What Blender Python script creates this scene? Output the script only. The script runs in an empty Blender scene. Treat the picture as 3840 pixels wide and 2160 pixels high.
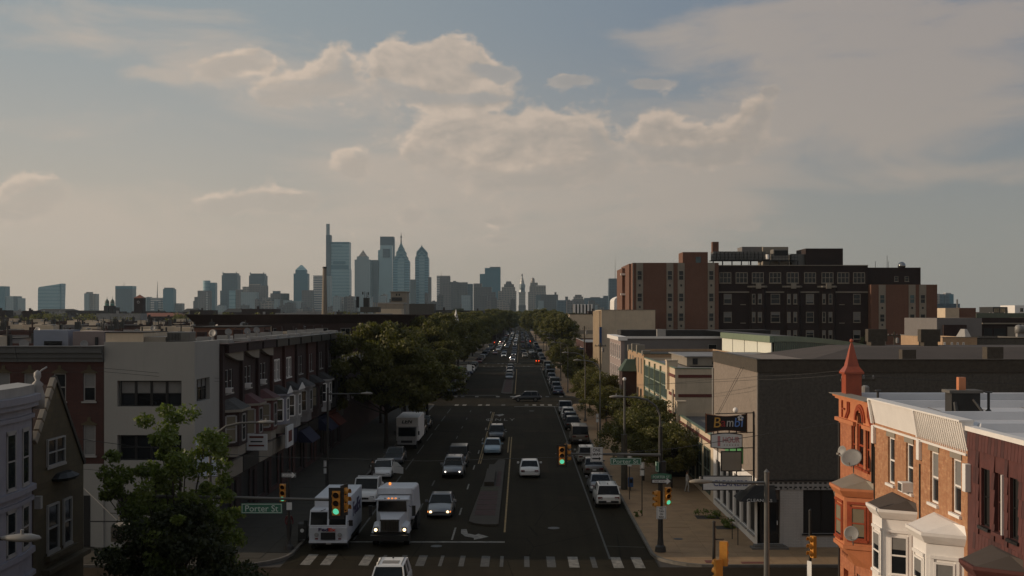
import bpy, math, random, colorsys
import numpy as np
from mathutils import Vector, Matrix
R = math.radians
rnd = random.Random(7)
scene = bpy.context.scene
COL = scene.collection
# the camera hangs 14.3 m above the avenue, level, looking due +Y up the street
F, CX, HY, H = 2900.0, 1310.0, 790.0, 14.3
cam_d = bpy.data.cameras.new('camera'); cam = bpy.data.objects.new('camera', cam_d); COL.objects.link(cam)
cam.location = (0, 0, H); cam.rotation_euler = (R(90), 0, 0)
cam_d.sensor_width = 36; cam_d.lens = 36*F/2576
cam_d.shift_x = -22/2576; cam_d.shift_y = 65.5/2576
cam_d.clip_start = .5; cam_d.clip_end = 30000
scene.camera = cam
scene.view_settings.view_transform = 'Standard'; scene.view_settings.look = 'None'
scene.view_settings.gamma = 1; scene.view_settings.exposure = 0
scene.view_settings.use_curve_mapping = False

def lin(c):
    return tuple(((v/255+.055)/1.055)**2.4 if v/255 > .04045 else v/255/12.92 for v in c)

# ---------------------------------------------------------------- world
SUN_AZ, SUN_EL = 3.0, 15.0          # degrees north of due west, elevation
world = bpy.data.worlds.new('World'); scene.world = world; world.use_nodes = True
nt = world.node_tree; nt.nodes.clear()
def N(t, **k):
    n = nt.nodes.new(t)
    for a, b in k.items():
        if a.startswith('i_'): n.inputs[int(a[2:])].default_value = b
        else: setattr(n, a, b)
    return n
def L(a, b): nt.links.new(a, b)
def M(op, a, b=None, c=None, clamp=False):
    n = nt.nodes.new('ShaderNodeMath'); n.operation = op; n.use_clamp = clamp
    for i, v in enumerate((a, b, c)):
        if v is None: continue
        if isinstance(v, (int, float)): n.inputs[i].default_value = v
        else: nt.links.new(v, n.inputs[i])
    return n.outputs[0]
def MIX(f, a, b, mode='MIX'):
    n = nt.nodes.new('ShaderNodeMix'); n.data_type = 'RGBA'; n.blend_type = mode; n.clamp_factor = True
    for i, v in ((0, f), (6, a), (7, b)):
        if isinstance(v, (int, float)): n.inputs[i].default_value = v
        elif isinstance(v, tuple): n.inputs[i].default_value = (*v[:3], 1)
        else: nt.links.new(v, n.inputs[i])
    return n.outputs[2]
STR = .1
sky = N('ShaderNodeTexSky'); sky.sky_type = 'NISHITA'; sky.sun_disc = False
sky.sun_elevation = R(SUN_EL); sky.sun_rotation = R(270+SUN_AZ)
sky.dust_density = 3; sky.air_density = 1.2; sky.altitude = 20
tc = N('ShaderNodeTexCoord'); sep = N('ShaderNodeSeparateXYZ'); L(tc.outputs['Generated'], sep.inputs[0])
X, Y, Z = sep.outputs
az = M('ARCTAN2', X, Y); el = M('ARCSINE', Z)
cmb = N('ShaderNodeCombineXYZ'); L(az, cmb.inputs[0]); L(M('MULTIPLY', el, 1.5), cmb.inputs[1])
def noise(vec, scale, det, rough=.55, off=(0, 0, 0), dist=0.0):
    mp = N('ShaderNodeMapping'); L(vec, mp.inputs[0]); mp.inputs[1].default_value = off
    n = N('ShaderNodeTexNoise'); n.noise_dimensions = '3D'; L(mp.outputs[0], n.inputs['Vector'])
    n.inputs['Scale'].default_value = scale; n.inputs['Detail'].default_value = det
    n.inputs['Roughness'].default_value = rough; n.inputs['Distortion'].default_value = dist
    return n.outputs['Fac']
cumulus = [(980,150,42,58),(1045,165,80,48),(1140,135,62,48),(1205,160,42,45),(1080,210,140,50),(850,155,46,50),(800,212,110,42),(695,240,60,34),(640,150,58,36),(555,168,55,32),(1265,190,38,20),(1440,203,62,22),(1170,250,120,26),
 (1110,335,66,48),(1060,395,46,36),(1205,350,105,66),(1350,335,115,50),(1455,345,80,60),(1250,420,170,66),(1430,415,140,66),(1662,318,56,42),(1650,362,84,40),(1745,350,50,32),(1935,230,28,16),(1900,288,60,46),(1862,345,80,44),(1780,392,120,26),
 (885,392,50,28),(890,430,40,28),(560,518,70,24),(655,500,95,30),(745,512,70,28),(105,472,58,38),(60,505,70,36),(15,528,50,36),(1860,563,74,20),(1600,610,44,16),(1250,553,50,18),(1250,608,48,16),(1040,545,34,22),(960,620,60,22),(1640,210,60,16)]
soft = [(1330,450,430,90,.6),(900,300,260,90,.25),(2230,110,360,125,.9),(1980,60,180,60,.5),(2250,260,260,55,.5),(2460,435,220,22,.7),(1550,480,300,55,.6),(1000,480,240,70,.6),(1080,610,420,60,.45),(260,60,300,55,.6),(190,118,100,26,.5),(1640,92,90,22,.6),
 (380,190,52,15,.5),(200,610,360,55,.4),(1780,525,220,34,.5),(620,210,160,70,.5),(2150,350,320,50,.45),(120,560,130,60,.5)]
aw = M('ADD', az, M('MULTIPLY', M('SUBTRACT', noise(cmb.outputs[0], 20, 4, .6, (3.1, 1.7, 0)), .5), .035))
ew = M('ADD', el, M('MULTIPLY', M('SUBTRACT', noise(cmb.outputs[0], 20, 4, .6, (7.7, 4.1, 2)), .5), .020))
def blobsum(bl, A, Eh, p):
    tot = None
    for bb in bl:
        bx, by, sx, sy = bb[:4]; wt = bb[4] if len(bb) > 4 else 1.0
        ba = math.atan((bx-CX)/F); be = math.atan((HY-by)/F*math.cos(ba))
        da = M('MULTIPLY', M('SUBTRACT', A, ba), F/sx); de = M('MULTIPLY', M('SUBTRACT', Eh, be), F/sy)
        q = M('ADD', M('MULTIPLY', da, da), M('MULTIPLY', de, de))
        g = M('DIVIDE', wt, M('ADD', 1.0, M('MULTIPLY', M('MULTIPLY', q, q), p)))
        tot = g if tot is None else M('ADD', tot, g)
    return tot
side = M('MINIMUM', 1.0, M('MULTIPLY', M('MAXIMUM', M('SUBTRACT', M('ABSOLUTE', az), .42), 0), 6))
def ramp(v, a, b):
    n = N('ShaderNodeMapRange'); n.interpolation_type = 'SMOOTHSTEP'; L(v, n.inputs[0])
    n.inputs[1].default_value = a; n.inputs[2].default_value = b; return n.outputs[0]
far = M('MULTIPLY', ramp(noise(cmb.outputs[0], 2.4, 3, .5, (9, 9, 0)), .45, .62), side)
cu = M('MINIMUM', M('MAXIMUM', blobsum(cumulus, aw, ew, 1.9), far), 1.15)
so = M('MINIMUM', M('MAXIMUM', blobsum(soft, aw, ew, .5), M('MULTIPLY', far, .7)), 1.1)
def puff(off): 
    n1 = noise(cmb.outputs[0], 30, 8, .58, (off[0], off[1]*1.5, .3), .3)
    n2 = M('ABSOLUTE', M('SUBTRACT', noise(cmb.outputs[0], 52, 4, .5, (off[0]+5, off[1]*1.5, .7)), .5))
    return M('SUBTRACT', M('MULTIPLY', M('SUBTRACT', n1, .5), 1.2), M('MULTIPLY', n2, .9))
p0, p1 = puff((0, 0)), puff((-.010, .009))
d0 = M('ADD', M('MULTIPLY', cu, .8), p0)
mps = N('ShaderNodeMapping'); L(cmb.outputs[0], mps.inputs[0]); mps.inputs[2].default_value = (0, 0, -.22); mps.inputs[3].default_value = (1, 2.4, 1)
st = noise(mps.outputs[0], 6.5, 7, .6, (1, 2, 5), .5)
cu2 = M('MINIMUM', blobsum(cumulus, M('ADD', aw, .010), M('ADD', ew, -.013), 1.9), 1.15)
rim = M('SUBTRACT', cu2, M('MINIMUM', cu, 1.15))
a_cu = M('MULTIPLY', M('MULTIPLY', ramp(d0, .14, .52), .84), M('SUBTRACT', 1.0, M('MULTIPLY', ramp(rim, .0, -.40), .45)))
a_so = M('MULTIPLY', ramp(M('ADD', M('MULTIPLY', so, .9), M('MULTIPLY', M('SUBTRACT', st, .5), 2.3)), .12, 1.0), .66)
alpha = M('SUBTRACT', M('ADD', a_cu, a_so), M('MULTIPLY', a_cu, a_so))
thick = ramp(d0, .45, 1.1)
shade = M('ADD', M('ADD', M('SUBTRACT', .66, M('MULTIPLY', thick, .34)), M('MULTIPLY', rim, .6)), M('MULTIPLY', M('SUBTRACT', p0, p1), 1.5), clamp=True)
shade = M('ADD', M('MULTIPLY', shade, a_cu), M('MULTIPLY', M('SUBTRACT', 1.0, a_cu), .5))
def sc(c, k=.89): return tuple(v/STR*k for v in lin(c))
SK = .86
hz = ramp(el, .0, .27)
right = ramp(az, -.35, .42)
horiz = MIX(right, sc((206, 190, 173)), sc((160, 156, 148)))
zen = MIX(right, sc((158, 166, 170)), sc((112, 127, 148)))
clear = MIX(hz, horiz, zen)
nis = MIX(1.0, sky.outputs[0], (1.0, .95, .9), 'MULTIPLY')
clear = MIX(.15, clear, nis)
cl_l = MIX(right, sc((226, 205, 185)), sc((205, 185, 167))); cl_d = MIX(right, sc((184, 172, 160)), sc((154, 146, 138)))
cloud = MIX(shade, cl_d, cl_l)
low = ramp(el, .0, .06)
skyc = MIX(M('MULTIPLY', alpha, M('ADD', .35, M('MULTIPLY', low, .65))), clear, cloud)
# below the horizon the dome goes on as dull ground light
skyc = MIX(M('LESS_THAN', Z, -.02), skyc, (.15, .14, .12))
bg = N('ShaderNodeBackground'); L(skyc, bg.inputs[0]); bg.inputs[1].default_value = STR
out = N('ShaderNodeOutputWorld'); L(bg.outputs[0], out.inputs[0])
world.cycles.sampling_method = 'MANUAL'; world.cycles.sample_map_resolution = 512
sd = bpy.data.lights.new('sun', 'SUN'); sd.energy = 2.8; sd.angle = R(.55); sd.color = (1, .80, .60)
sun = bpy.data.objects.new('sun', sd); COL.objects.link(sun); sun.location = (-200, 0, 200)
sv = Vector((-math.cos(R(SUN_AZ))*math.cos(R(SUN_EL)), math.sin(R(SUN_AZ))*math.cos(R(SUN_EL)), math.sin(R(SUN_EL))))
sun.rotation_euler = sv.to_track_quat('Z', 'Y').to_euler()

ORD = ['first','second','third','fourth','fifth','sixth','seventh','eighth','ninth','tenth','eleventh','twelfth','thirteenth','fourteenth','fifteenth','sixteenth','seventeenth','eighteenth','nineteenth','twentieth']+['%dth' % k for k in range(21, 120)]
# ---------------------------------------------------------------- helpers
def PX(x, Y): return (x-CX)/F*Y
def PZ(y, Y): return H-(y-HY)/F*Y
def YW(x, X=14.4): return X*F/(x-CX)
def gnd(x, y):
    Y = H*F/(y-HY); return (x-CX)*Y/F, Y

class MB:
    def __init__(s): s.v = []; s.f = []; s.m = []
    def face(s, pts, m=0):
        n = len(s.v); s.v += [tuple(p) for p in pts]; s.f.append(tuple(range(n, n+len(pts)))); s.m.append(m); return s
    def hexa(s, b, t, m=0):
        n = len(s.v); s.v += [tuple(p) for p in b]+[tuple(p) for p in t]; k = len(b)
        s.f.append(tuple(range(n+k-1, n-1, -1))); s.f.append(tuple(range(n+k, n+2*k)))
        for i in range(k):
            j = (i+1) % k; s.f.append((n+i, n+j, n+k+j, n+k+i))
        s.m += [m]*(k+2); return s
    def box(s, x0, x1, y0, y1, z0, z1, m=0):
        return s.hexa([(x0,y0,z0),(x1,y0,z0),(x1,y1,z0),(x0,y1,z0)], [(x0,y0,z1),(x1,y0,z1),(x1,y1,z1),(x0,y1,z1)], m)
    def cbox(s, c, d, m=0):
        return s.box(c[0]-d[0]/2, c[0]+d[0]/2, c[1]-d[1]/2, c[1]+d[1]/2, c[2]-d[2]/2, c[2]+d[2]/2, m)
    def prism(s, poly, z0, z1, m=0):
        return s.hexa([(x, y, z0) for x, y in poly], [(x, y, z1) for x, y in poly], m)
    def frus(s, p0, z0, p1, z1, m=0):
        return s.hexa([(x, y, z0) for x, y in p0], [(x, y, z1) for x, y in p1], m)
    def ext(s, poly, vec, m=0):
        v = Vector(vec); return s.hexa(poly, [tuple(Vector(p)+v) for p in poly], m)
    def cyl(s, p0, p1, r0, r1=None, n=10, m=0):
        r1 = r0 if r1 is None else r1
        p0 = Vector(p0); p1 = Vector(p1); d = (p1-p0).normalized()
        a = d.orthogonal().normalized(); b = d.cross(a)
        A = []; B = []
        for i in range(n):
            t = 2*math.pi*i/n; o = a*math.cos(t)+b*math.sin(t); A.append(p0+o*r0); B.append(p1+o*r1)
        return s.hexa(A, B, m)
    def tube(s, pts, r, n=6, m=0):
        pts = [Vector(p) for p in pts]; rs = r if isinstance(r, (list, tuple)) else [r]*len(pts)
        base = len(s.v); ref = None
        for k, p in enumerate(pts):
            d = (pts[min(k+1, len(pts)-1)]-pts[max(k-1, 0)]).normalized()
            if ref is None: ref = d.orthogonal().normalized()
            a = (ref-d*ref.dot(d)).normalized(); ref = a; b = d.cross(a)
            for i in range(n):
                t = 2*math.pi*i/n; s.v.append(tuple(p+(a*math.cos(t)+b*math.sin(t))*rs[k]))
        for k in range(len(pts)-1):
            for i in range(n):
                j = (i+1) % n; s.f.append((base+k*n+i, base+k*n+j, base+(k+1)*n+j, base+(k+1)*n+i)); s.m.append(m)
        s.f.append(tuple(range(base+n-1, base-1, -1))); e = base+(len(pts)-1)*n; s.f.append(tuple(range(e, e+n))); s.m += [m, m]
        return s
    def lathe(s, c, prof, n=16, m=0, a0=0, sx=1, sy=1):
        base = len(s.v)
        for r, z in prof:
            for i in range(n):
                t = a0+2*math.pi*i/n; s.v.append((c[0]+r*sx*math.cos(t), c[1]+r*sy*math.sin(t), c[2]+z))
        for k in range(len(prof)-1):
            for i in range(n):
                j = (i+1) % n; s.f.append((base+k*n+i, base+k*n+j, base+(k+1)*n+j, base+(k+1)*n+i)); s.m.append(m)
        s.f.append(tuple(range(base+n-1, base-1, -1))); e = base+(len(prof)-1)*n; s.f.append(tuple(range(e, e+n))); s.m += [m, m]
        return s
    def sph(s, c, r, n=10, m=0, sz=1):
        return s.lathe(c, [(max(.001, r*math.sin(math.pi*k/(n//2+2))), -r*sz*math.cos(math.pi*k/(n//2+2))) for k in range(n//2+3)], n, m)
    def move(s, dx, dy, dz): s.v = [(x+dx, y+dy, z+dz) for x, y, z in s.v]; return s
    def mesh(s, name, mats, smooth=False):
        me = bpy.data.meshes.new(name); me.from_pydata(s.v, [], s.f)
        for mt in (mats if isinstance(mats, (list, tuple)) else [mats]): me.materials.append(mt)
        if any(s.m): me.polygons.foreach_set('material_index', s.m)
        if smooth: me.polygons.foreach_set('use_smooth', [True]*len(s.f))
        me.update(); return me
    def build(s, name, mats, parent=None, smooth=False, bevel=0, seg=2):
        return link(s.mesh(name, mats, smooth), name, parent, bevel, seg)
def link(me, name, parent=None, bevel=0, seg=2, world=True):
    o = bpy.data.objects.new(name, me); COL.objects.link(o)
    if parent is not None:
        o.parent = parent
        if world: o.matrix_parent_inverse = wm(parent).inverted()
    if bevel:
        b = o.modifiers.new('bevel', 'BEVEL'); b.width = bevel; b.segments = seg; b.limit_method = 'ANGLE'; b.angle_limit = R(35)
    return o
def wm(o):
    m = Matrix.LocRotScale(o.location, o.rotation_euler, o.scale)
    return wm(o.parent) @ o.matrix_parent_inverse @ m if o.parent else m
def thing(name, label, cat, loc=(0, 0, 0), rz=0, group=None):
    o = bpy.data.objects.new(name, None); COL.objects.link(o); o.location = loc; o.rotation_euler = (0, 0, rz)
    o.empty_display_size = .3
    return tag(o, label, cat, group)
def tag(o, label, cat, group=None):
    o['label'] = label; o['category'] = cat
    if group: o['group'] = group
    return o
def struct(o): o['kind'] = 'structure'; return o
KIDS = {}
def kids(o): return [c for c in COL.objects if c.parent == o]
class Proto:
    """a thing with its parts recorded, so copies are quick"""
    def __init__(s, root):
        s.root = root; s.used = False
        s.ch = [(c, [(g, kids(g)) for g in kids(c)]) for c in kids(root)]
    def place(s, loc, rz=0, label=None, group=None, scale=1, name=None):
        if not s.used: s.used = True; r = s.root
        else:
            r = s.root.copy(); COL.objects.link(r)
            for c, gs in s.ch:
                d = c.copy(); COL.objects.link(d); d.parent = r
                for g, _ in gs:
                    e = g.copy(); COL.objects.link(e); e.parent = d
        r.location = loc; r.rotation_euler = (0, 0, rz); r.scale = (scale,)*3 if isinstance(scale, (int, float)) else scale
        if label: r['label'] = label
        if group: r['group'] = group
        return r

# ---------------------------------------------------------------- materials
def newmat(name):
    m = bpy.data.materials.new(name); m.use_nodes = True
    return m, m.node_tree, m.node_tree.nodes['Principled BSDF']
class T:
    def __init__(s, t): s.t = t
    def n(s, ty, **k):
        q = s.t.nodes.new(ty)
        for a, b in k.items(): setattr(q, a, b)
        return q
    def l(s, a, b): s.t.links.new(a, b)
    def noise(s, vec, scale, det=3, rough=.55):
        q = s.n('ShaderNodeTexNoise'); s.l(vec, q.inputs['Vector']); q.inputs['Scale'].default_value = scale
        q.inputs['Detail'].default_value = det; q.inputs['Roughness'].default_value = rough; return q.outputs['Fac']
    def math(s, op, a, b=0.0, clamp=False):
        q = s.n('ShaderNodeMath', operation=op, use_clamp=clamp)
        for i, v in enumerate((a, b)):
            if isinstance(v, (int, float)): q.inputs[i].default_value = v
            else: s.l(v, q.inputs[i])
        return q.outputs[0]
    def mix(s, f, a, b, mode='MIX'):
        q = s.n('ShaderNodeMix', data_type='RGBA', blend_type=mode)
        for i, v in ((0, f), (6, a), (7, b)):
            if isinstance(v, (int, float)): q.inputs[i].default_value = v
            elif isinstance(v, tuple): q.inputs[i].default_value = (*v[:3], 1)
            else: s.l(v, q.inputs[i])
        return q.outputs[2]
    def rng(s, v, a, b, c=0, d=1):
        q = s.n('ShaderNodeMapRange'); s.l(v, q.inputs[0])
        for i, w in enumerate((a, b, c, d)): q.inputs[i+1].default_value = w
        return q.outputs[0]
    def bump(s, h, bsdf, strength=.3, dist=.02):
        q = s.n('ShaderNodeBump'); s.l(h, q.inputs['Height']); q.inputs['Strength'].default_value = strength
        q.inputs['Distance'].default_value = dist; s.l(q.outputs[0], bsdf.inputs['Normal'])
    def pos(s): return s.n('ShaderNodeNewGeometry').outputs['Position']
    def uvz(s, kx=1, kz=1):
        q = s.n('ShaderNodeSeparateXYZ'); s.l(s.pos(), q.inputs[0])
        c = s.n('ShaderNodeCombineXYZ'); s.l(s.math('MULTIPLY', s.math('ADD', q.outputs[0], q.outputs[1]), kx), c.inputs[0])
        s.l(s.math('MULTIPLY', q.outputs[2], kz), c.inputs[1]); return c.outputs[0]
def mul(c, k): return tuple(v*k for v in c)
def plain(name, c, rough=.7, var=.18, scale=1.2, metal=0, spec=None, streak=0, bump=0, bscale=20, coat=0):
    m, t, b = newmat(name); q = T(t); p = q.pos()
    b.inputs['Roughness'].default_value = rough; b.inputs['Metallic'].default_value = metal
    if spec is not None: b.inputs['Specular IOR Level'].default_value = spec
    if coat: b.inputs['Coat Weight'].default_value = coat; b.inputs['Coat Roughness'].default_value = .06
    if var:
        n = q.rng(q.noise(p, scale, 5, .6), .25, .75)
        col = q.mix(n, mul(c, 1-var), mul(c, 1+var))
        if streak:
            mp = q.n('ShaderNodeMapping'); q.l(p, mp.inputs[0]); mp.inputs[3].default_value = (2.5, 2.5, .18)
            s2 = q.rng(q.noise(mp.outputs[0], 1.6, 5, .7), .52, .8); col = q.mix(q.math('MULTIPLY', s2, streak), col, mul(c, .35))
        q.l(col, b.inputs['Base Color'])
    else: b.inputs['Base Color'].default_value = (*c, 1)
    if bump: q.bump(q.noise(p, bscale, 4, .6), b, bump, .03)
    return m
def brick(name, c1, c2, mortar, w=.215, h=.075, rough=.85, streak=.4, soot=.5, vary=.25):
    m, t, b = newmat(name); q = T(t); u = q.uvz()
    k = q.n('ShaderNodeTexBrick'); q.l(u, k.inputs['Vector']); k.inputs['Scale'].default_value = 1
    k.inputs['Brick Width'].default_value = w; k.inputs['Row Height'].default_value = h; k.inputs['Mortar Size'].default_value = .008
    k.inputs['Mortar Smooth'].default_value = .3; k.inputs['Bias'].default_value = -.1
    for n, c in (('Color1', c1), ('Color2', c2), ('Mortar', mortar)): k.inputs[n].default_value = (*c, 1)
    n = q.rng(q.noise(q.pos(), .55, 6, .65), .3, .72)
    col = q.mix(n, k.outputs['Color'], mul(c1, 1-soot))
    col2 = q.mix(q.rng(q.noise(q.pos(), 4.5, 5, .75), .38, .62), col, mul(c2, .95))
    col = q.mix(vary, col, col2)
    mp = q.n('ShaderNodeMapping'); q.l(q.pos(), mp.inputs[0]); mp.inputs[3].default_value = (3, 3, .22)
    col = q.mix(q.math('MULTIPLY', q.rng(q.noise(mp.outputs[0], 1.4, 5, .7), .5, .78), streak), col, mul(c2, .45))
    q.l(col, b.inputs['Base Color']); b.inputs['Roughness'].default_value = rough
    q.bump(q.math('SUBTRACT', 1, k.outputs['Fac']), b, .5, .01)
    return m
def glassy(name, c=(.012, .014, .016), rough=.1, spec=.4):
    m, t, b = newmat(name); q = T(t)
    oi = q.n('ShaderNodeObjectInfo'); n = q.noise(q.pos(), .9, 2)
    col = q.mix(q.math('MULTIPLY', oi.outputs['Random'], n), mul(c, .6), mul(c, 2.6)); q.l(col, b.inputs['Base Color'])
    b.inputs['Roughness'].default_value = rough; b.inputs['Specular IOR Level'].default_value = spec
    q.bump(q.noise(q.pos(), 1.3, 2), b, .06, .05)
    return m
def emis(name, c, s):
    m, t, b = newmat(name); b.inputs['Base Color'].default_value = (*[min(1, v) for v in c], 1)
    b.inputs['Emission Color'].default_value = (*c, 1); b.inputs['Emission Strength'].default_value = s; return m
def leafmat(name, c1, c2, trans=.3):
    m, t, b = newmat(name); q = T(t)
    n = q.rng(q.noise(q.pos(), 1.1, 4, .6), .3, .7); g = q.n('ShaderNodeNewGeometry')
    col = q.mix(n, c1, c2); col = q.mix(q.math('MULTIPLY', g.outputs['Random Per Island'], .7), col, mul(c2, 1.5))
    q.l(col, b.inputs['Base Color']); b.inputs['Roughness'].default_value = .55; b.inputs['Specular IOR Level'].default_value = .35
    tr = q.n('ShaderNodeBsdfTranslucent'); q.l(q.mix(1, col, (1.3, 1.5, .6), 'MULTIPLY'), tr.inputs[0])
    ms = q.n('ShaderNodeMixShader'); ms.inputs[0].default_value = trans
    q.l(b.outputs[0], ms.inputs[1]); q.l(tr.outputs[0], ms.inputs[2]); q.l(ms.outputs[0], t.nodes['Material Output'].inputs[0])
    return m
def asphalt(name, base=(.042, .040, .036)):
    m, t, b = newmat(name); q = T(t); p = q.pos()
    n1 = q.rng(q.noise(p, .12, 6, .65), .3, .7); n2 = q.rng(q.noise(p, 4, 4, .7), .3, .7)
    mp = q.n('ShaderNodeMapping'); q.l(p, mp.inputs[0]); mp.inputs[3].default_value = (1.1, .035, 1)
    n3 = q.rng(q.noise(mp.outputs[0], 1, 4, .6), .42, .68)
    col = q.mix(n1, mul(base, .72), mul(base, 1.25)); col = q.mix(q.math('MULTIPLY', n2, .35), col, mul(base, .55))
    col = q.mix(q.math('MULTIPLY', n3, .5), col, mul(base, .5))
    v = q.n('ShaderNodeTexVoronoi', feature='DISTANCE_TO_EDGE'); q.l(p, v.inputs['Vector']); v.inputs['Scale'].default_value = .16
    wv = q.noise(p, 1.5, 3); crack = q.math('LESS_THAN', q.math('ADD', v.outputs[0], q.math('MULTIPLY', wv, .012)), .011)
    col = q.mix(q.math('MULTIPLY', crack, .75), col, mul(base, .3))
    q.l(col, b.inputs['Base Color']); b.inputs['Roughness'].default_value = .92; b.inputs['Specular IOR Level'].default_value = .08
    q.bump(q.noise(p, 30, 3), b, .25, .01); return m
def worn(name, c, amount=.5, under=(.04, .038, .034)):
    m, t, b = newmat(name); q = T(t); p = q.pos()
    n = q.rng(q.noise(p, 2.2, 7, .75), .5-amount*.25, .56+(1-amount)*.3)
    q.l(q.mix(n, c, under), b.inputs['Base Color']); b.inputs['Roughness'].default_value = .75; return m
def tower(name, c, c2, fh=3.9, fw=0, dark=.5, rough=.35, rnd_w=0):
    """far facade: floors as bands, optional columns"""
    m, t, b = newmat(name); q = T(t)
    s = q.n('ShaderNodeSeparateXYZ'); q.l(q.pos(), s.inputs[0])
    fz = q.math('FRACT', q.math('DIVIDE', s.outputs[2], fh)); band = q.math('LESS_THAN', fz, dark)
    if fw:
        fx = q.math('FRACT', q.math('DIVIDE', q.math('ADD', s.outputs[0], s.outputs[1]), fw)); band = q.math('MULTIPLY', band, q.math('GREATER_THAN', fx, .35))
    n = q.rng(q.noise(q.pos(), .02, 4), .3, .7)
    col = q.mix(band, c, c2); col = q.mix(q.math('MULTIPLY', n, .35), col, mul(c, .6))
    q.l(col, b.inputs['Base Color']); b.inputs['Roughness'].default_value = rough; return m

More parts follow.
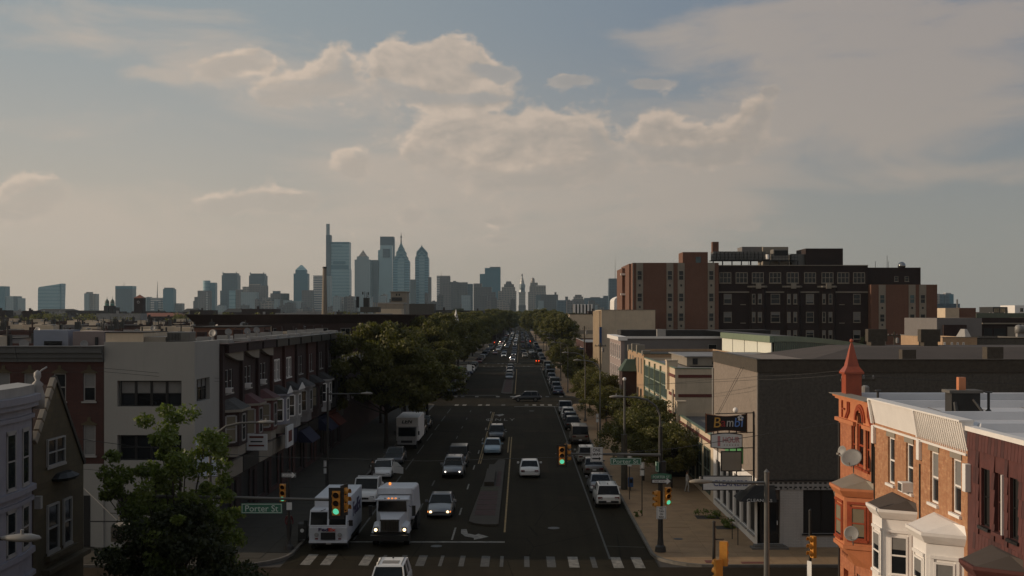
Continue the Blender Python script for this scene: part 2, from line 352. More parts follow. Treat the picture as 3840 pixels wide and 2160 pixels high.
MT = {}
def mt(k): return MT[k]
_plain, _brick = plain, brick
def plain(name, c, *a, **k): return _plain(name, c if max(c) > .5 or name in KEEP else mul(c, .58), *a, **k)
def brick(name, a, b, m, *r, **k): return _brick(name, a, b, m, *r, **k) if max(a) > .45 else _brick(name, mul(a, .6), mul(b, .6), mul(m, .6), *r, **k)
KEEP = ('white_stucco', 'pavement_concrete', 'sign_green', 'signal_yellow_paint', 'oxide_red_paint', 'rim', 'faded_pink', 'letter_paint')
MT.update(
 asphalt=asphalt('asphalt', (.028, .0225, .013)), asphalt2=asphalt('cross_asphalt', (.036, .026, .016)),
 conc_dark=plain('shade_darkened_pavement_concrete', (.058, .047, .028), .9, .25, .8, streak=.2, bump=.15),  # darker pavement copy: the left side's shade is put into its colour
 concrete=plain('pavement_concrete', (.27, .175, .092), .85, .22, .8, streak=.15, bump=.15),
 conc_grey=plain('grey_concrete', (.2, .18, .155), .85, .2, .8, bump=.1),
 kerb=plain('granite_kerb', (.2, .18, .15), .8, .3, 2),
 white_line=worn('white_road_paint', (.27, .25, .21), .55), white_faint=worn('worn_white_paint', (.10, .095, .08), 1.0),
 yellow_line=worn('yellow_road_paint', (.30, .19, .05), .45),
 ground=plain('ground', (.07, .06, .05), .95, .3, .05),
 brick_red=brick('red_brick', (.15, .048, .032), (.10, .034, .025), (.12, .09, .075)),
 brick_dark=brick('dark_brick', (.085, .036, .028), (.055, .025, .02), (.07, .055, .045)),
 brick_tan=brick('orange_tan_brick', (.58, .31, .155), (.31, .125, .055), (.36, .25, .17), .26, .09, soot=.3, vary=.75),
 brick_orange=brick('orange_brick', (.56, .21, .09), (.34, .10, .04), (.32, .2, .13), .26, .09, soot=.3, vary=.6),
 brick_hosp=brick('hospital_brick', (.31, .145, .088), (.23, .105, .065), (.22, .15, .11), .3, .1, soot=.25),
 brick_hospd=brick('hospital_dark_brick', (.060, .030, .022), (.045, .022, .017), (.05, .035, .028), .3, .1),
 brick_white=brick('white_glazed_brick', (.5, .47, .43), (.44, .41, .38), (.16, .14, .12), .3, .1, soot=.25),
 stone_brown=brick('brown_fieldstone', (.20, .15, .075), (.13, .10, .05), (.11, .09, .06), .5, .26, soot=.5),
 paint_orange=plain('orange_paint', (.53, .195, .085), .5, .12, 2, streak=.25),
 paint_red=plain('oxide_red_paint', (.31, .06, .022), .45, .2, 3, streak=.3),
 maroon2=plain('dark_maroon_shingle', (.10, .030, .026), .7, .3, 3, streak=.3), maroon=plain('maroon_shingle', (.15, .044, .036), .7, .25, 3, streak=.2),
 white=plain('white_paint', (.78, .74, .69), .5, .05, 2, streak=.12), white_d=plain('aged_white_paint', (.50, .475, .44), .6, .12, 2, streak=.35),
 cream=plain('cream_stucco', (.56, .45, .32), .8, .1, .8, streak=.25, bump=.1), creamd=plain('cream_paint', (.42, .36, .28), .7, .12, 1, streak=.2),
 whitewall=plain('white_stucco', (.31, .295, .262), .85, .07, .35, streak=.16, bump=.12),
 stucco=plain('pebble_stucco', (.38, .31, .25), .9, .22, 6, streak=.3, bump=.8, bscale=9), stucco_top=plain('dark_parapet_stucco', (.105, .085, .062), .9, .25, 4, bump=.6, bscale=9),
 stucco_s=plain('shaded_weathered_pebble_stucco', (.145, .128, .105), .9, .32, 6, streak=.5, bump=.8, bscale=9),  # west wall stucco darkened in colour for the unlit south wall, plus stains
 band=plain('red_brick_band', (.22, .06, .045), .8, .15, 2), grey_cor=plain('grey_metal_cornice', (.13, .13, .125), .6, .15, 2),
 green_m=plain('sage_green_metal', (.27, .34, .22), .55, .1, 1, streak=.2), green_d=plain('dull_green_metal', (.14, .17, .12), .6, .15, 1, streak=.2),
 panel_w=plain('white_wall_panel', (.66, .66, .56), .6, .05, 1, streak=.08), roof_dark=plain('tar_roof', (.05, .045, .04), .9, .3, .5), roof_brown=plain('brown_gravel_roof', (.11, .085, .07), .95, .2, .4),
 roof_silver=plain('silver_roof_coating', (.40, .38, .36), .55, .25, .4, streak=.1), roof_grey=plain('grey_roof', (.17, .16, .15), .85, .3, .4), roof_red=plain('dark_red_roof', (.12, .05, .04), .85, .25, .6),
 roof_white=plain('white_membrane_roof', (.55, .55, .56), .5, .08, .7, bump=.2, bscale=2), shingle=plain('asphalt_shingle', (.13, .125, .115), .9, .3, 5, bump=.5),
 glass=glassy('window_glass'), glass_b=glassy('blue_green_glass', (.045, .075, .08), .1), blind=plain('window_blind', (.30, .29, .27), .8, .1, 3), curtain=plain('warm_curtain', (.30, .25, .16), .8, .1, 3),
 dark=plain('dark_opening', (.012, .011, .010), .6, 0), black=plain('black_paint', (.02, .02, .02), .4, .2, 4), steel=plain('galvanised_steel', (.22, .215, .2), .45, .15, 3, metal=.4), polegrey=plain('painted_pole', (.16, .15, .13), .5, .15, 3), poledark=plain('dark_pole', (.035, .032, .028), .5, .2, 3),
 wood=plain('creosoted_wood', (.10, .085, .06), .9, .3, 3), lampgrey=plain('lamp_housing', (.34, .31, .27), .4, .1, 3), amberp=plain('signal_yellow_paint', (.55, .24, .035), .5, .15, 4),
 sign_green=plain('sign_green', (.035, .14, .085), .45, .08, 2), sign_white=plain('sign_white', (.62, .62, .60), .5, .05, 2), ink=plain('sign_black', (.012, .012, .013), .5, 0), letter=plain('sign_letter_white', (.55, .62, .55), .5, 0),
 dish=plain('dish_grey', (.36, .345, .32), .5, .1, 3), awn_red=plain('red_awning', (.22, .05, .03), .8, .1, 2), awn_blue=plain('blue_awning', (.02, .022, .06), .8, .1, 2), awn_dark=plain('dark_awning', (.03, .028, .026), .8, .1, 2), blue=plain('blue_sign', (.03, .10, .28), .5, .1, 2), pink=plain('pink_siding', (.50, .40, .37), .7, .08, 1), greysd=plain('grey_siding', (.28, .255, .24), .7, .1, 1),
 bark=plain('bark', (.07, .055, .04), .95, .3, 6, bump=.5), tyre=plain('tyre_rubber', (.012, .012, .012), .8, 0), rim=plain('wheel_rim', (.3, .3, .3), .3, 0, metal=.8), chrome=plain('chrome', (.5, .5, .5), .15, 0, metal=1),
 carglass=glassy('car_glass', (.006, .007, .008), .08, .22), headlit=emis('lit_headlamp', (1, .93, .8), 3), headwarm=emis('warm_headlamp', (1, .74, .42), 3), lens=plain('clear_lamp_lens', (.45, .45, .43), .1, 0), tail=plain('red_tail_lens', (.25, .01, .008), .2, 0), indic=emis('amber_indicator', (1, .3, .05), 1.2),
 green_on=emis('green_signal_lens', (.10, .62, .36), .85), red_on=emis('red_signal_lens', (1, .07, .02), 2.2), lens_off=plain('unlit_signal_lens', (.05, .02, .008), .2, 0),
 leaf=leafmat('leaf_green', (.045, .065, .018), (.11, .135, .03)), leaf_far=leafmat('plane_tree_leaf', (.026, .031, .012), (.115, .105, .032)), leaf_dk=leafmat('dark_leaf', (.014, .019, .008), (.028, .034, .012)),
 buff=brick('buff_brick', (.50, .33, .19), (.38, .23, .13), (.35, .28, .2), soot=.3), vanwhite=plain('van_white', (.52, .54, .57), .45, .05, 2, streak=.25), medtop=plain('median_concrete', (.065, .052, .034), .9, .25, 2), redpanel=plain('red_paver_bed', (.07, .024, .018), .9, .3, 2), olive=plain('dead_grass', (.07, .065, .03), .95, .3, 2), mint=plain('pale_mint_frame', (.42, .5, .40), .6, .1, 2), dkgreen=plain('dull_green_roof', (.07, .11, .07), .7, .2, 1), copper=plain('verdigris_copper', (.08, .26, .2), .6, .2, .3), tile=plain('orange_tile', (.35, .11, .05), .7, .15, 1), cloth=plain('dark_cloth', (.03, .03, .035), .9, .1, 4),
)

# ---------------------------------------------------------------- wall and window tools
class Wall:
    def __init__(s, kind, pos): s.k = kind; s.pos = pos
    def p(s, u, v, n):
        return {'S': (u, s.pos-n, v), 'W': (s.pos-n, u, v), 'E': (s.pos+n, u, v)}[s.k]
    def box(s, mb, u0, u1, v0, v1, n0, n1, m=0):
        a = s.p(u0, v0, n0); b = s.p(u1, v1, n1)
        return mb.box(min(a[0], b[0]), max(a[0], b[0]), min(a[1], b[1]), max(a[1], b[1]), v0, v1, m)
    def sheet(s, mb, u0, u1, v0, v1, ops, t=.2, m=0):
        us = sorted({u0, u1, *[min(max(o[i], u0), u1) for o in ops for i in (0, 1)]}); vs = sorted({v0, v1, *[min(max(o[i], v0), v1) for o in ops for i in (2, 3)]})
        for i in range(len(us)-1):
            for j in range(len(vs)-1):
                cu = (us[i]+us[i+1])/2; cv = (vs[j]+vs[j+1])/2
                if any(o[0] < cu < o[1] and o[2] < cv < o[3] for o in ops): continue
                mb.face([s.p(us[i], vs[j], 0), s.p(us[i+1], vs[j], 0), s.p(us[i+1], vs[j+1], 0), s.p(us[i], vs[j+1], 0)], m)
        for a, b, c, d in [(o[0], o[1], o[2], o[3]) for o in ops]:
            for q in (((a, c), (b, c)), ((b, c), (b, d)), ((b, d), (a, d)), ((a, d), (a, c))):
                (x0, z0), (x1, z1) = q
                mb.face([s.p(x0, z0, 0), s.p(x1, z1, 0), s.p(x1, z1, -t), s.p(x0, z0, -t)], m)
        mb.face([s.p(u0, v1, 0), s.p(u1, v1, 0), s.p(u1, v1, -t), s.p(u0, v1, -t)], m)
        return mb
WC = {}
def window(W, par, u0, u1, v0, v1, fm='white', depth=.12, fw=.06, cols=1, rows=2, gm='glass', sill=True, proud=0, blind=0, bm='blind', trim=0, name='window'):
    w, h = round(u1-u0, 2), round(v1-v0, 2)
    key = (w, h, fm, depth, fw, cols, rows, gm, sill, proud, trim, round(blind, 1), bm)
    if key not in WC:
        f = MB(); y = depth      # local: x along wall, -y outward
        y0, y1 = y-.05-proud, y+.04
        f.box(0, fw, y0, y1, 0, h); f.box(w-fw, w, y0, y1, 0, h); f.box(fw, w-fw, y0, y1, h-fw, h); f.box(fw, w-fw, y0, y1, 0, fw)
        for i in range(1, cols): f.box(w*i/cols-fw*.4, w*i/cols+fw*.4, y0+.01, y1, fw, h-fw)
        for i in range(1, rows): f.box(fw, w-fw, y0+.005, y1, h*i/rows-fw*.4, h*i/rows+fw*.4)
        if trim:
            f.box(-trim, 0, -.03, .02, -.02, h+trim); f.box(w, w+trim, -.03, .02, -.02, h+trim); f.box(0, w, -.03, .02, h, h+trim)
        if sill: f.box(-.08-trim, w+.08+trim, -.10, y0+.02, -.10, -.001)
        g = MB(); g.box(fw*.6, w-fw*.6, y, y+.02, fw*.6, h-fw*.6)
        b = None
        if blind: b = MB(); b.box(fw, w-fw, y-.012, y-.004, h*(1-blind), h-fw)
        WC[key] = (f.mesh(name+'_frame', mt(fm)), g.mesh('pane', mt(gm)), b and b.mesh('blind', mt(bm)))
    fm_, gm_, bm_ = WC[key]
    if W.k == 'S': loc = (u0, W.pos, v0); rz = 0
    elif W.k == 'W': loc = (W.pos, u1, v0); rz = -math.pi/2
    else: loc = (W.pos, u0, v0); rz = math.pi/2
    base = wm(par).inverted()
    o = bpy.data.objects.new(name, fm_); COL.objects.link(o); o.parent = par; o.matrix_parent_inverse = base; o.location = loc; o.rotation_euler = (0, 0, rz)
    for me, nm in ((gm_, 'pane'), (bm_, 'blind')):
        if me: p = bpy.data.objects.new(nm, me); COL.objects.link(p); p.parent = o
    return o
def text(body, name, mat, parent, loc, w=None, h=None, rz=0, ext=.012, flat=False, bold=0, world=True, sp=1.0, shear=0):
    cu = bpy.data.curves.new(name, 'FONT'); cu.body = body; cu.align_x = 'CENTER'; cu.align_y = 'CENTER'; cu.size = 1
    cu.extrude = .02; cu.offset = bold; cu.space_character = sp; cu.shear = shear; cu.resolution_u = 3
    ob = bpy.data.objects.new(name, cu); me = bpy.data.meshes.new_from_object(ob); bpy.data.objects.remove(ob)
    n = len(me.vertices); co = np.empty(n*3); me.vertices.foreach_get('co', co); co = co.reshape(-1, 3)
    mn, mx = co.min(0), co.max(0); c = (mn+mx)/2; s = mx-mn
    sx = (w/s[0]) if w else None; sy = (h/s[1]) if h else None; sx = sx or sy; sy = sy or sx
    q = np.empty_like(co); q[:, 0] = (co[:, 0]-c[0])*sx
    if flat: q[:, 1] = (co[:, 1]-c[1])*sy; q[:, 2] = (co[:, 2])*ext/.02
    else: q[:, 1] = -(co[:, 2])*ext/.02; q[:, 2] = (co[:, 1]-c[1])*sy
    me.vertices.foreach_set('co', q.ravel()); me.materials.clear(); me.materials.append(mat); me.update(); me.name = name
    o = bpy.data.objects.new(name, me); COL.objects.link(o)
    if parent is not None:
        o.parent = parent
        if world: o.matrix_parent_inverse = wm(parent).inverted()
    o.location = loc; o.rotation_euler = (0, 0, rz); return o
# ================================================================ SETTING
LC, RC, LW, RW = -13.5, 7.7, -19.8, 14.4       # kerbs and building lines of the avenue
YS0, YS1 = 57.0, 65.0                          # kerbs of the near cross street
YB0, YB1 = 52.2, 70.0                          # building lines of the near cross street
CROSS = [(183.0, 198.0), (318.0, 330.0), (436.0, 448.0), (560.0, 572.0), (690.0, 702.0), (820, 832)]
g = MB(); g.box(-5500, 5500, -40, 6000, -.5, -.03); struct(g.build('ground', mt('ground')))
r = MB(); r.face([(LC-.1, -5, 0), (RC+.1, -5, 0), (RC+.1, 2600, 0), (LC-.1, 2600, 0)]); struct(r.build('avenue_road', mt('asphalt')))
for nm, xa, xb in (('cross_street', -240, LC-.1), ('cross_street', RC+.1, 160)):
    r = MB(); r.face([(xa, YS0-.1, 0), (xb, YS0-.1, 0), (xb, YS1+.1, 0), (xa, YS1+.1, 0)]); struct(r.build(nm, mt('asphalt2')))
    for c0, c1 in CROSS:
        r = MB(); r.face([(xa, c0-.1, 0), (xb, c0-.1, 0), (xb, c1+.1, 0), (xa, c1+.1, 0)]); struct(r.build('cross_street', mt('asphalt')))
r = MB(); r.face([(LC-.1, YS0-1.5, .004), (RC+.1, YS0-1.5, .004), (RC+.1, YS1-.9, .004), (LC-.1, YS1-.4, .004)]); struct(r.build('intersection_surface', mt('asphalt2')))
def blockpoly(x0, x1, y0, y1, rr=3.4):
    """block outline with rounded kerb corners"""
    pts = []
    for cx, cy, a in ((x0+rr, y0+rr, 180), (x1-rr, y0+rr, 270), (x1-rr, y1-rr, 0), (x0+rr, y1-rr, 90)):
        for k in range(7):
            t = R(a+15*k); pts.append((cx+rr*math.cos(t), cy+rr*math.sin(t)))
    return pts
edges = [-10.0, YS0, YS1]+[v for c in CROSS for v in c]+[960]
PAVE = []
for i in range(0, len(edges), 2):
    for xa, xb in ((-240, LC), (RC, 160)):
        y0, y1 = edges[i], edges[i+1]
        p = blockpoly(xa, xb, y0, y1); inn = blockpoly(xa+.18, xb-.18, y0+.18, y1-.18, 3.22)
        m = MB(); m.prism(inn, -.1, .135)
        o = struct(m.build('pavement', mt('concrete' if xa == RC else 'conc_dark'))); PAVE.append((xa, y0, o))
        k = MB(); n = len(p)
        for j in range(n):
            a, b, c, d = p[j], p[(j+1) % n], inn[(j+1) % n], inn[j]
            k.hexa([(a[0], a[1], -.1), (b[0], b[1], -.1), (c[0], c[1], -.1), (d[0], d[1], -.1)], [(a[0], a[1], .15), (b[0], b[1], .15), (c[0], c[1], .15), (d[0], d[1], .15)])
        k.build('kerb', mt('kerb'), o)
def slabs(par, xs, ys, cut, seed):
    q = random.Random(seed); cache = {}
    for i in range(len(xs)-1):
        for j in range(len(ys)-1):
            x0, x1, y0, y1 = xs[i]+.012, xs[i+1]-.012, ys[j]+.012, ys[j+1]-.012
            if cut(x0, x1, y0, y1): continue
            k = (round(x1-x0, 3), round(y1-y0, 3))
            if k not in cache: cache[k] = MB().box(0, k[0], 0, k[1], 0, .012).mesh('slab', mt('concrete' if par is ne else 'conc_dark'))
            o = bpy.data.objects.new('slab', cache[k]); COL.objects.link(o); o.parent = par
            o.location = (x0, y0, .136+q.uniform(-.001, .003)); o.rotation_euler = (q.uniform(-.001, .001), q.uniform(-.001, .001), 0)
ne = [o for xa, y0, o in PAVE if xa == RC and y0 == YS1][0]
nw = [o for xa, y0, o in PAVE if xa != RC and y0 == YS1][0]
corner = lambda cx, cy, rr, sx, sy: (lambda x0, x1, y0, y1: any(((x-cx)*sx > 0 and (y-cy)*sy > 0 and math.hypot(x-cx, y-cy) > rr) for x in (x0, x1) for y in (y0, y1)))
yl = [65.25+1.6*i for i in range(31)]
xl = [7.95, 9.55, 11.15, 12.75, 14.38]
slabs(ne, xl, yl, lambda a, b, c, d: corner(RC+3.4, YS1+3.4, 3.2, -1, -1)(a, b, c, d) or (9.5 < a < 11 and 74.5 < c < 76.2), 1)
slabs(ne, [14.40+1.6*i for i in range(12)], [65.25, 66.85, 68.45, 69.9], lambda *a: False, 2)
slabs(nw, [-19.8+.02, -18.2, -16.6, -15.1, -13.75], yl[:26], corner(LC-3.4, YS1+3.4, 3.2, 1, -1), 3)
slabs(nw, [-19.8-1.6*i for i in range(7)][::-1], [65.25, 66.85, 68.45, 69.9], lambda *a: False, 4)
# ramps and plates at the corner
for x, y, w, d in ((11.0, 65.9, .9, .7), (13.2, 65.6, 1.3, .45)):
    MB().box(x-w/2, x+w/2, y-d/2, y+d/2, .15, .158).build('tactile_plate', mt('band'), ne)
# ---- markings
def mark(name, pts, m, z=.006): return struct(MB().face([(x, y, z) for x, y in pts]).build(name, mt(m)))
xb = [-12.6, -11.45, None, -9.25, -8.1, -7.0, -6.0, -4.7, -3.55, -2.3, -1.2, .2, 1.5, 2.75, 4.05, 5.25, 6.45]
for i, x in enumerate(xb):
    if x is None: continue
    yy = 65.7-.045*(x+12)
    strong = x in (-12.6, -11.45, -9.25, 2.75, 5.25, 6.45)
    w = .58 if strong else (.5, .2, .3)[i % 3]
    a = mark('crosswalk_bar', [(x, yy), (x+w, yy-.03), (x+w, yy+2.85), (x, yy+2.9)], 'white_line' if strong else 'white_faint')
mark('stop_line', [(-7.0, 72.15), (-1.0, 72.1), (-1.0, 72.5), (-7.0, 72.5)], 'white_line')
mark('stop_line', [(-13.3, 72.2), (-7.35, 72.2), (-7.35, 72.5), (-13.3, 72.5)], 'white_line')
mark('lane_line', [(5.15, 67.2), (5.27, 67.2), (5.27, 178), (5.15, 178)], 'white_faint')
mark('lane_line', [(RC-2.6, 71.0), (RC-.1, 70.6), (RC-.1, 70.7), (RC-2.6, 71.1)], 'white_faint')
for y0 in [73]+list(range(82, 170, 12)):
    mark('lane_dash', [(-4.42, y0), (-4.3, y0), (-4.3, y0+(4.2 if y0 == 73 else 3)), (-4.42, y0+(4.2 if y0 == 73 else 3))], 'white_line')
    mark('lane_dash', [(-7.45, y0+2), (-7.33, y0+2), (-7.33, y0+5), (-7.45, y0+5)], 'white_faint')
    mark('lane_dash', [(-10.65, y0), (-10.53, y0), (-10.53, y0+8), (-10.65, y0+8)], 'white_faint')
for dx in (0, .28):
    mark('yellow_line', [(-1.12-dx, 75.5 if not dx else 119), (-1.0-dx, 75.5 if not dx else 119), (-1.0-dx, 134), (-1.12-dx, 134)], 'yellow_line')
    mark('yellow_line', [(-4.1+dx*.7, 110), (-4.0+dx*.7, 110), (-4.0+dx*.7, 168), (-4.1+dx*.7, 168)], 'yellow_line')
# left-turn arrow of the oncoming lane
ar = [(-3.95, 76.6), (-3.6, 76.6), (-3.45, 75.1), (-2.95, 74.6), (-2.75, 75.0), (-2.05, 74.0), (-2.95, 73.0), (-3.0, 73.6), (-3.6, 74.2), (-3.9, 75.2)]
mark('turn_arrow', ar, 'white_line')
mark('turn_arrow', [(-3.0, 161), (-2.3, 163.5), (-2.6, 165), (-4.0, 163), (-3.4, 163), (-3.1, 161.6)], 'white_line')
o = text('ONLY', 'only_marking', mt('white_line'), None, (-2.75, 156, .012), w=3.9, h=3.2, flat=True, ext=.001, sp=1.35); struct(o)
o = text('ONLY', 'only_marking', mt('white_faint'), None, (-2.7, 290, .006), w=3.4, h=3.2, flat=True, ext=.001); struct(o)
for k, (c0, c1) in enumerate(CROSS[:5]):
    for yy in (c0-3.2, c1+.4):
        for j in range(17):
            x = LC+.7+j*1.22
            if rnd.random() < .4: continue
            mark('crosswalk_bar', [(x, yy), (x+.6, yy), (x+.6, yy+2.6), (x, yy+2.6)], 'white_line' if rnd.random() < .6 else 'white_faint')
    mark('stop_line', [(-1, c0-5), (7.5, c0-5), (7.5, c0-4.5), (-1, c0-4.5)], 'white_line')
    mark('stop_line', [(-13.3, c1+4.6), (-4, c1+4.6), (-4, c1+5.2), (-13.3, c1+5.2)], 'white_line')
    mark('lane_line', [(5.15, c1+6), (5.27, c1+6), (5.27, c1+105), (5.15, c1+105)], 'white_faint')
    mark('yellow_line', [(-1.1, c1+8), (-.95, c1+8), (-.95, c1+100), (-1.1, c1+100)], 'yellow_line')
# tar patches on the avenue
for x0, x1, y0, y1 in ((-12, 7, 158, 164.5), (-7, -4.6, 96, 118), (0.5, 3.2, 82, 96), (-12, -2, 212, 222), (1, 7, 240, 252), (-6.8, 5, 268, 276)):
    mark('road_patch', [(x0, y0), (x1, y0), (x1, y1), (x0, y1)], 'asphalt2' if y0 > 150 else 'asphalt', .003)
for i, (x, y, r_) in enumerate(((-5.9, 88, .38), (2.2, 77, .4), (-9.1, 97, .36), (3.9, 118, .4), (-2.0, 140, .38), (1.6, 170, .4), (-5.2, 71, .35), (9.9, 72.5, .3))):
    z = .008 if x < 8 else .16
    o = MB().cyl((x, y, z-.004), (x, y, z+.004), r_, n=20).build('manhole_cover', mt('poledark')); tag(o, ['round manhole cover in the lane left of the median', 'round manhole cover in the right lanes near the crosswalk', 'round manhole cover ahead of the garbage truck lane', 'round manhole cover in the right lanes past the white sedan', 'round manhole cover near the ONLY marking', 'round manhole cover before the far crossing', 'round manhole cover just behind the crosswalk', 'round cover plate in the right corner pavement'][i], 'manhole cover')
for x0, x1, y0, y1 in ((1.2, 2.6, 104, 113), (-9.6, -8.2, 84, 90), (2.9, 4.4, 88, 90.5), (-2.2, .4, 122, 126), (.2, 5.0, 140, 142), (-10, -5, 118, 119)):
    mark('road_patch', [(x0, y0), (x1, y0), (x1, y1), (x0, y1)], 'asphalt2', .0035)
# ---- median with planted panels
def median(y0, y1, full):
    th = thing('median_strip', 'raised concrete median with a rounded nose and dark red panels, nearest the camera' if full else 'low concrete median strip with red panels past the %s far crossing' % ORD[[i for i, c in enumerate(CROSS) if c[1] < y0][-1]], 'median', (-2.5, y0, 0))
    nose = [(-3.55, y0+1.2), (-3.1, y0+.45), (-2.5, y0+.08), (-1.75, y0), (-1.5, y0+.2)]
    tail = [(-1.5, y1), (-1.8, y1+.8), (-2.2, y1)] if full else [(-1.5, y1), (-3.5, y1)]
    pts = nose+[(-1.5, y0+3)]+tail+[(-3.0, y0+(y1-y0)*.75), (-3.55, y0+3)] if full else nose+tail
    MB().prism(pts, -.1, .15).build('kerb', mt('medtop'), th, bevel=.03)
    if full:
        yy = y0+3.4
        for k in range(6):
            MB().box(-3.25, -1.8, yy+.1, yy+2.0, .15, .162).build('panel', mt('redpanel' if k < 5 else 'olive'), th); yy += 2.25
        MB().box(-3.0, -2.2, yy+.3, yy+8.5, .15, .5).box(-2.95, -2.25, yy+9, yy+14, .15, .166).build('planter_wall', mt('medtop'), th, bevel=.03)
        for k in range(4): MB().box(-2.05, -1.7, yy+.3+k*2.3, yy+2.2+k*2.3, .15, .163).build('panel', mt('redpanel'), th)
    else:
        yy = y0+5
        while yy < min(y1-6, y0+60): MB().box(-3.2, -1.8, yy, yy+4.4, .15, .165).build('panel', mt('redpanel'), th); yy += 5.2
    return th
median(77.6, 112, True)
for c0, c1 in CROSS[:4]: median(c1+7, c1+88, False)

# ================================================================ RIGHT SIDE: near row houses
def bay(par, y0, y1, yn, z0, z1, mat, roofm, wins, xf=13.4, ztop=None, apron=None, eave=.22):
    """oriel on the west face: front from y0..y1 at xf, side face back to yn at the wall (x 14.4), far side to y1+.8"""
    X1 = 14.4; far = y1+.7
    poly = [(X1, yn), (xf, y0), (xf, y1), (X1, far)]
    root = MB().prism(poly, z0, z1).build('bay_window', mt(mat), par)
    big = [(X1, yn-eave*.9), (xf-eave, y0-eave*.7), (xf-eave, y1+eave*.5), (X1, far+eave*.5)]
    mid = [(X1, yn-.06), (xf-.06, y0-.05), (xf-.06, y1+.04), (X1, far+.04)]
    m = MB(); m.frus(mid, z1, big, z1+.26); m.prism(big, z1+.261, z1+.36); m.build('cornice', mt(mat), root)
    b2 = [(p[0]+(.08 if p[0] < X1 else 0), p[1]) for p in big]
    MB().frus(b2, z1+.362, [(X1, yn-.05), (X1-.14, y0-.1), (X1-.14, y1+.05), (X1, far+.05)], z1+.66).build('roof', mt(roofm), root)
    c = sum(p[0] for p in poly)/4, sum(p[1] for p in poly)/4
    m = MB(); m.prism(mid, z0-.16, z0-.001)
    low = [(X1, yn+.1), (xf+.55, y0+.35), (xf+.55, y1-.2), (X1, far-.2)]
    m.frus(low, z0-.95, [(X1, yn), (xf+.02, y0), (xf+.02, y1), (X1, far)], z0-.161); m.build('corbel', mt(mat), root)
    # trim bands and panels on both visible faces
    side = (Vector((xf-X1, y0-yn, 0))); ln = side.length; ang = math.atan2(side.y, side.x)
    return root, ln, ang
def bay_windows(root, ang, ln, yn, y0, y1, z0, z1, fm, xf=13.4, blind=0, fw=.07, gm='glass', trimm=None):
    key = ('b', round(ln, 2), round(z1-z0, 2), fm, fw, blind)
    for which in ('side', 'front'):
        w = ln*.56 if which == 'side' else (y1-y0)*.62
        h = z1-z0
        f = MB(); f.box(0, fw, -.05, .02, 0, h); f.box(w-fw, w, -.05, .02, 0, h); f.box(fw, w-fw, -.05, .02, 0, fw); f.box(fw, w-fw, -.05, .02, h-fw, h)
        f.box(fw, w-fw, -.04, .02, h*.5-.03, h*.5+.03); f.box(-.07, w+.07, -.10, .0, -.1, -.002)
        f.box(-.13, -.004, -.03, .0, -.1, h+.1); f.box(w+.004, w+.13, -.03, .0, -.1, h+.1); f.box(-.13, w+.13, -.06, .0, h+.102, h+.2)
        o = link(f.mesh('window', mt(fm)), 'window', root, world=True)
        # local x runs along the face, -y outward
        if which == 'side':
            d = Vector((math.cos(ang), math.sin(ang), 0))             # from wall towards front corner
            st = Vector((14.4, yn, 0))+d*(ln*.5+w*.5)                 # local x must point from front corner towards the wall
            rz = ang+math.pi
        else:
            st = Vector((xf, y0+(y1-y0)/2+w/2, 0)); rz = -math.pi/2
        nrm = Vector((math.sin(rz), -math.cos(rz), 0))
        o.location = st+nrm*.012+Vector((0, 0, z0)); o.rotation_euler = (0, 0, rz)
        p = bpy.data.objects.new('pane', MB().box(fw*.7, w-fw*.7, -.02, .01, fw*.7, h-fw*.7).mesh('pane', mt(gm))); COL.objects.link(p); p.parent = o
        if blind: q = bpy.data.objects.new('blind', MB().box(fw, w-fw, -.028, -.022, h*(1-blind), h-fw).mesh('blind', mt('curtain' if trimm else 'blind'))); COL.objects.link(q); q.parent = o

def ac_unit(par, loc, rz, w=.62, d=.5, h=.42):
    o = MB().box(-w/2, w/2, -d, .05, 0, h).build('air_conditioner', mt('white'), par, bevel=.015)
    o.location = loc; o.rotation_euler = (0, 0, rz)
    gq = MB().box(-w/2+.05, w/2-.05, -d-.006, -d+.02, .05, h-.05); g = gq.mesh('grille', mt('dark')); p = bpy.data.objects.new('grille', g); COL.objects.link(p); p.parent = o
    s = MB()
    for k in range(1, 6): s.box(-w/2+.05, w/2-.05, -d-.012, -d-.007, .05+k*(h-.1)/6-.006, .05+k*(h-.1)/6+.006)
    p = bpy.data.objects.new('grille_bars', s.mesh('grille_bars', mt('lampgrey'))); COL.objects.link(p); p.parent = o
def dish(x, y, z, r, label, yaw=-100, tilt=25, base=None, name='satellite_dish', cat='satellite dish', group=None, elong=1.0):
    t = thing(name, label, cat, (x, y, z), R(yaw), group)
    # dish faces local -y tilted up
    m = MB(); m.lathe((0, 0, 0), [(.001, 0), (r*.5, .02+r*.04), (r*.85, r*.16), (r, r*.22), (r, r*.24), (r*.84, r*.185), (.5*r, r*.07), (.001, .03)], 24, sx=elong)
    d = m.build('reflector', mt('dish'), None, smooth=True); d.parent = t; d.rotation_euler = (R(90-tilt), 0, 0)
    a = MB(); a.tube([(0, 0, 0), (0, .12, -.05), (0, .2, -.45 if base is None else base)], .025, 6); q = a.build('mast', mt('steel')); q.parent = t
    a = MB(); a.tube([(0, -.05, -r*.8), (0, -r*1.1, -r*.35)], .014, 5); a.cbox((0, -r*1.12, -r*.33), (.12, .12, .08)); q = a.build('feed_arm', mt('lampgrey')); q.parent = t
    return t

def rowhouse(y0, y1, name, label, wallm, zt=9.75, side=None, xd=12):
    t = thing(name, label, 'row house', (14.4, y0, 0))
    return t
W = Wall('W', 14.4)
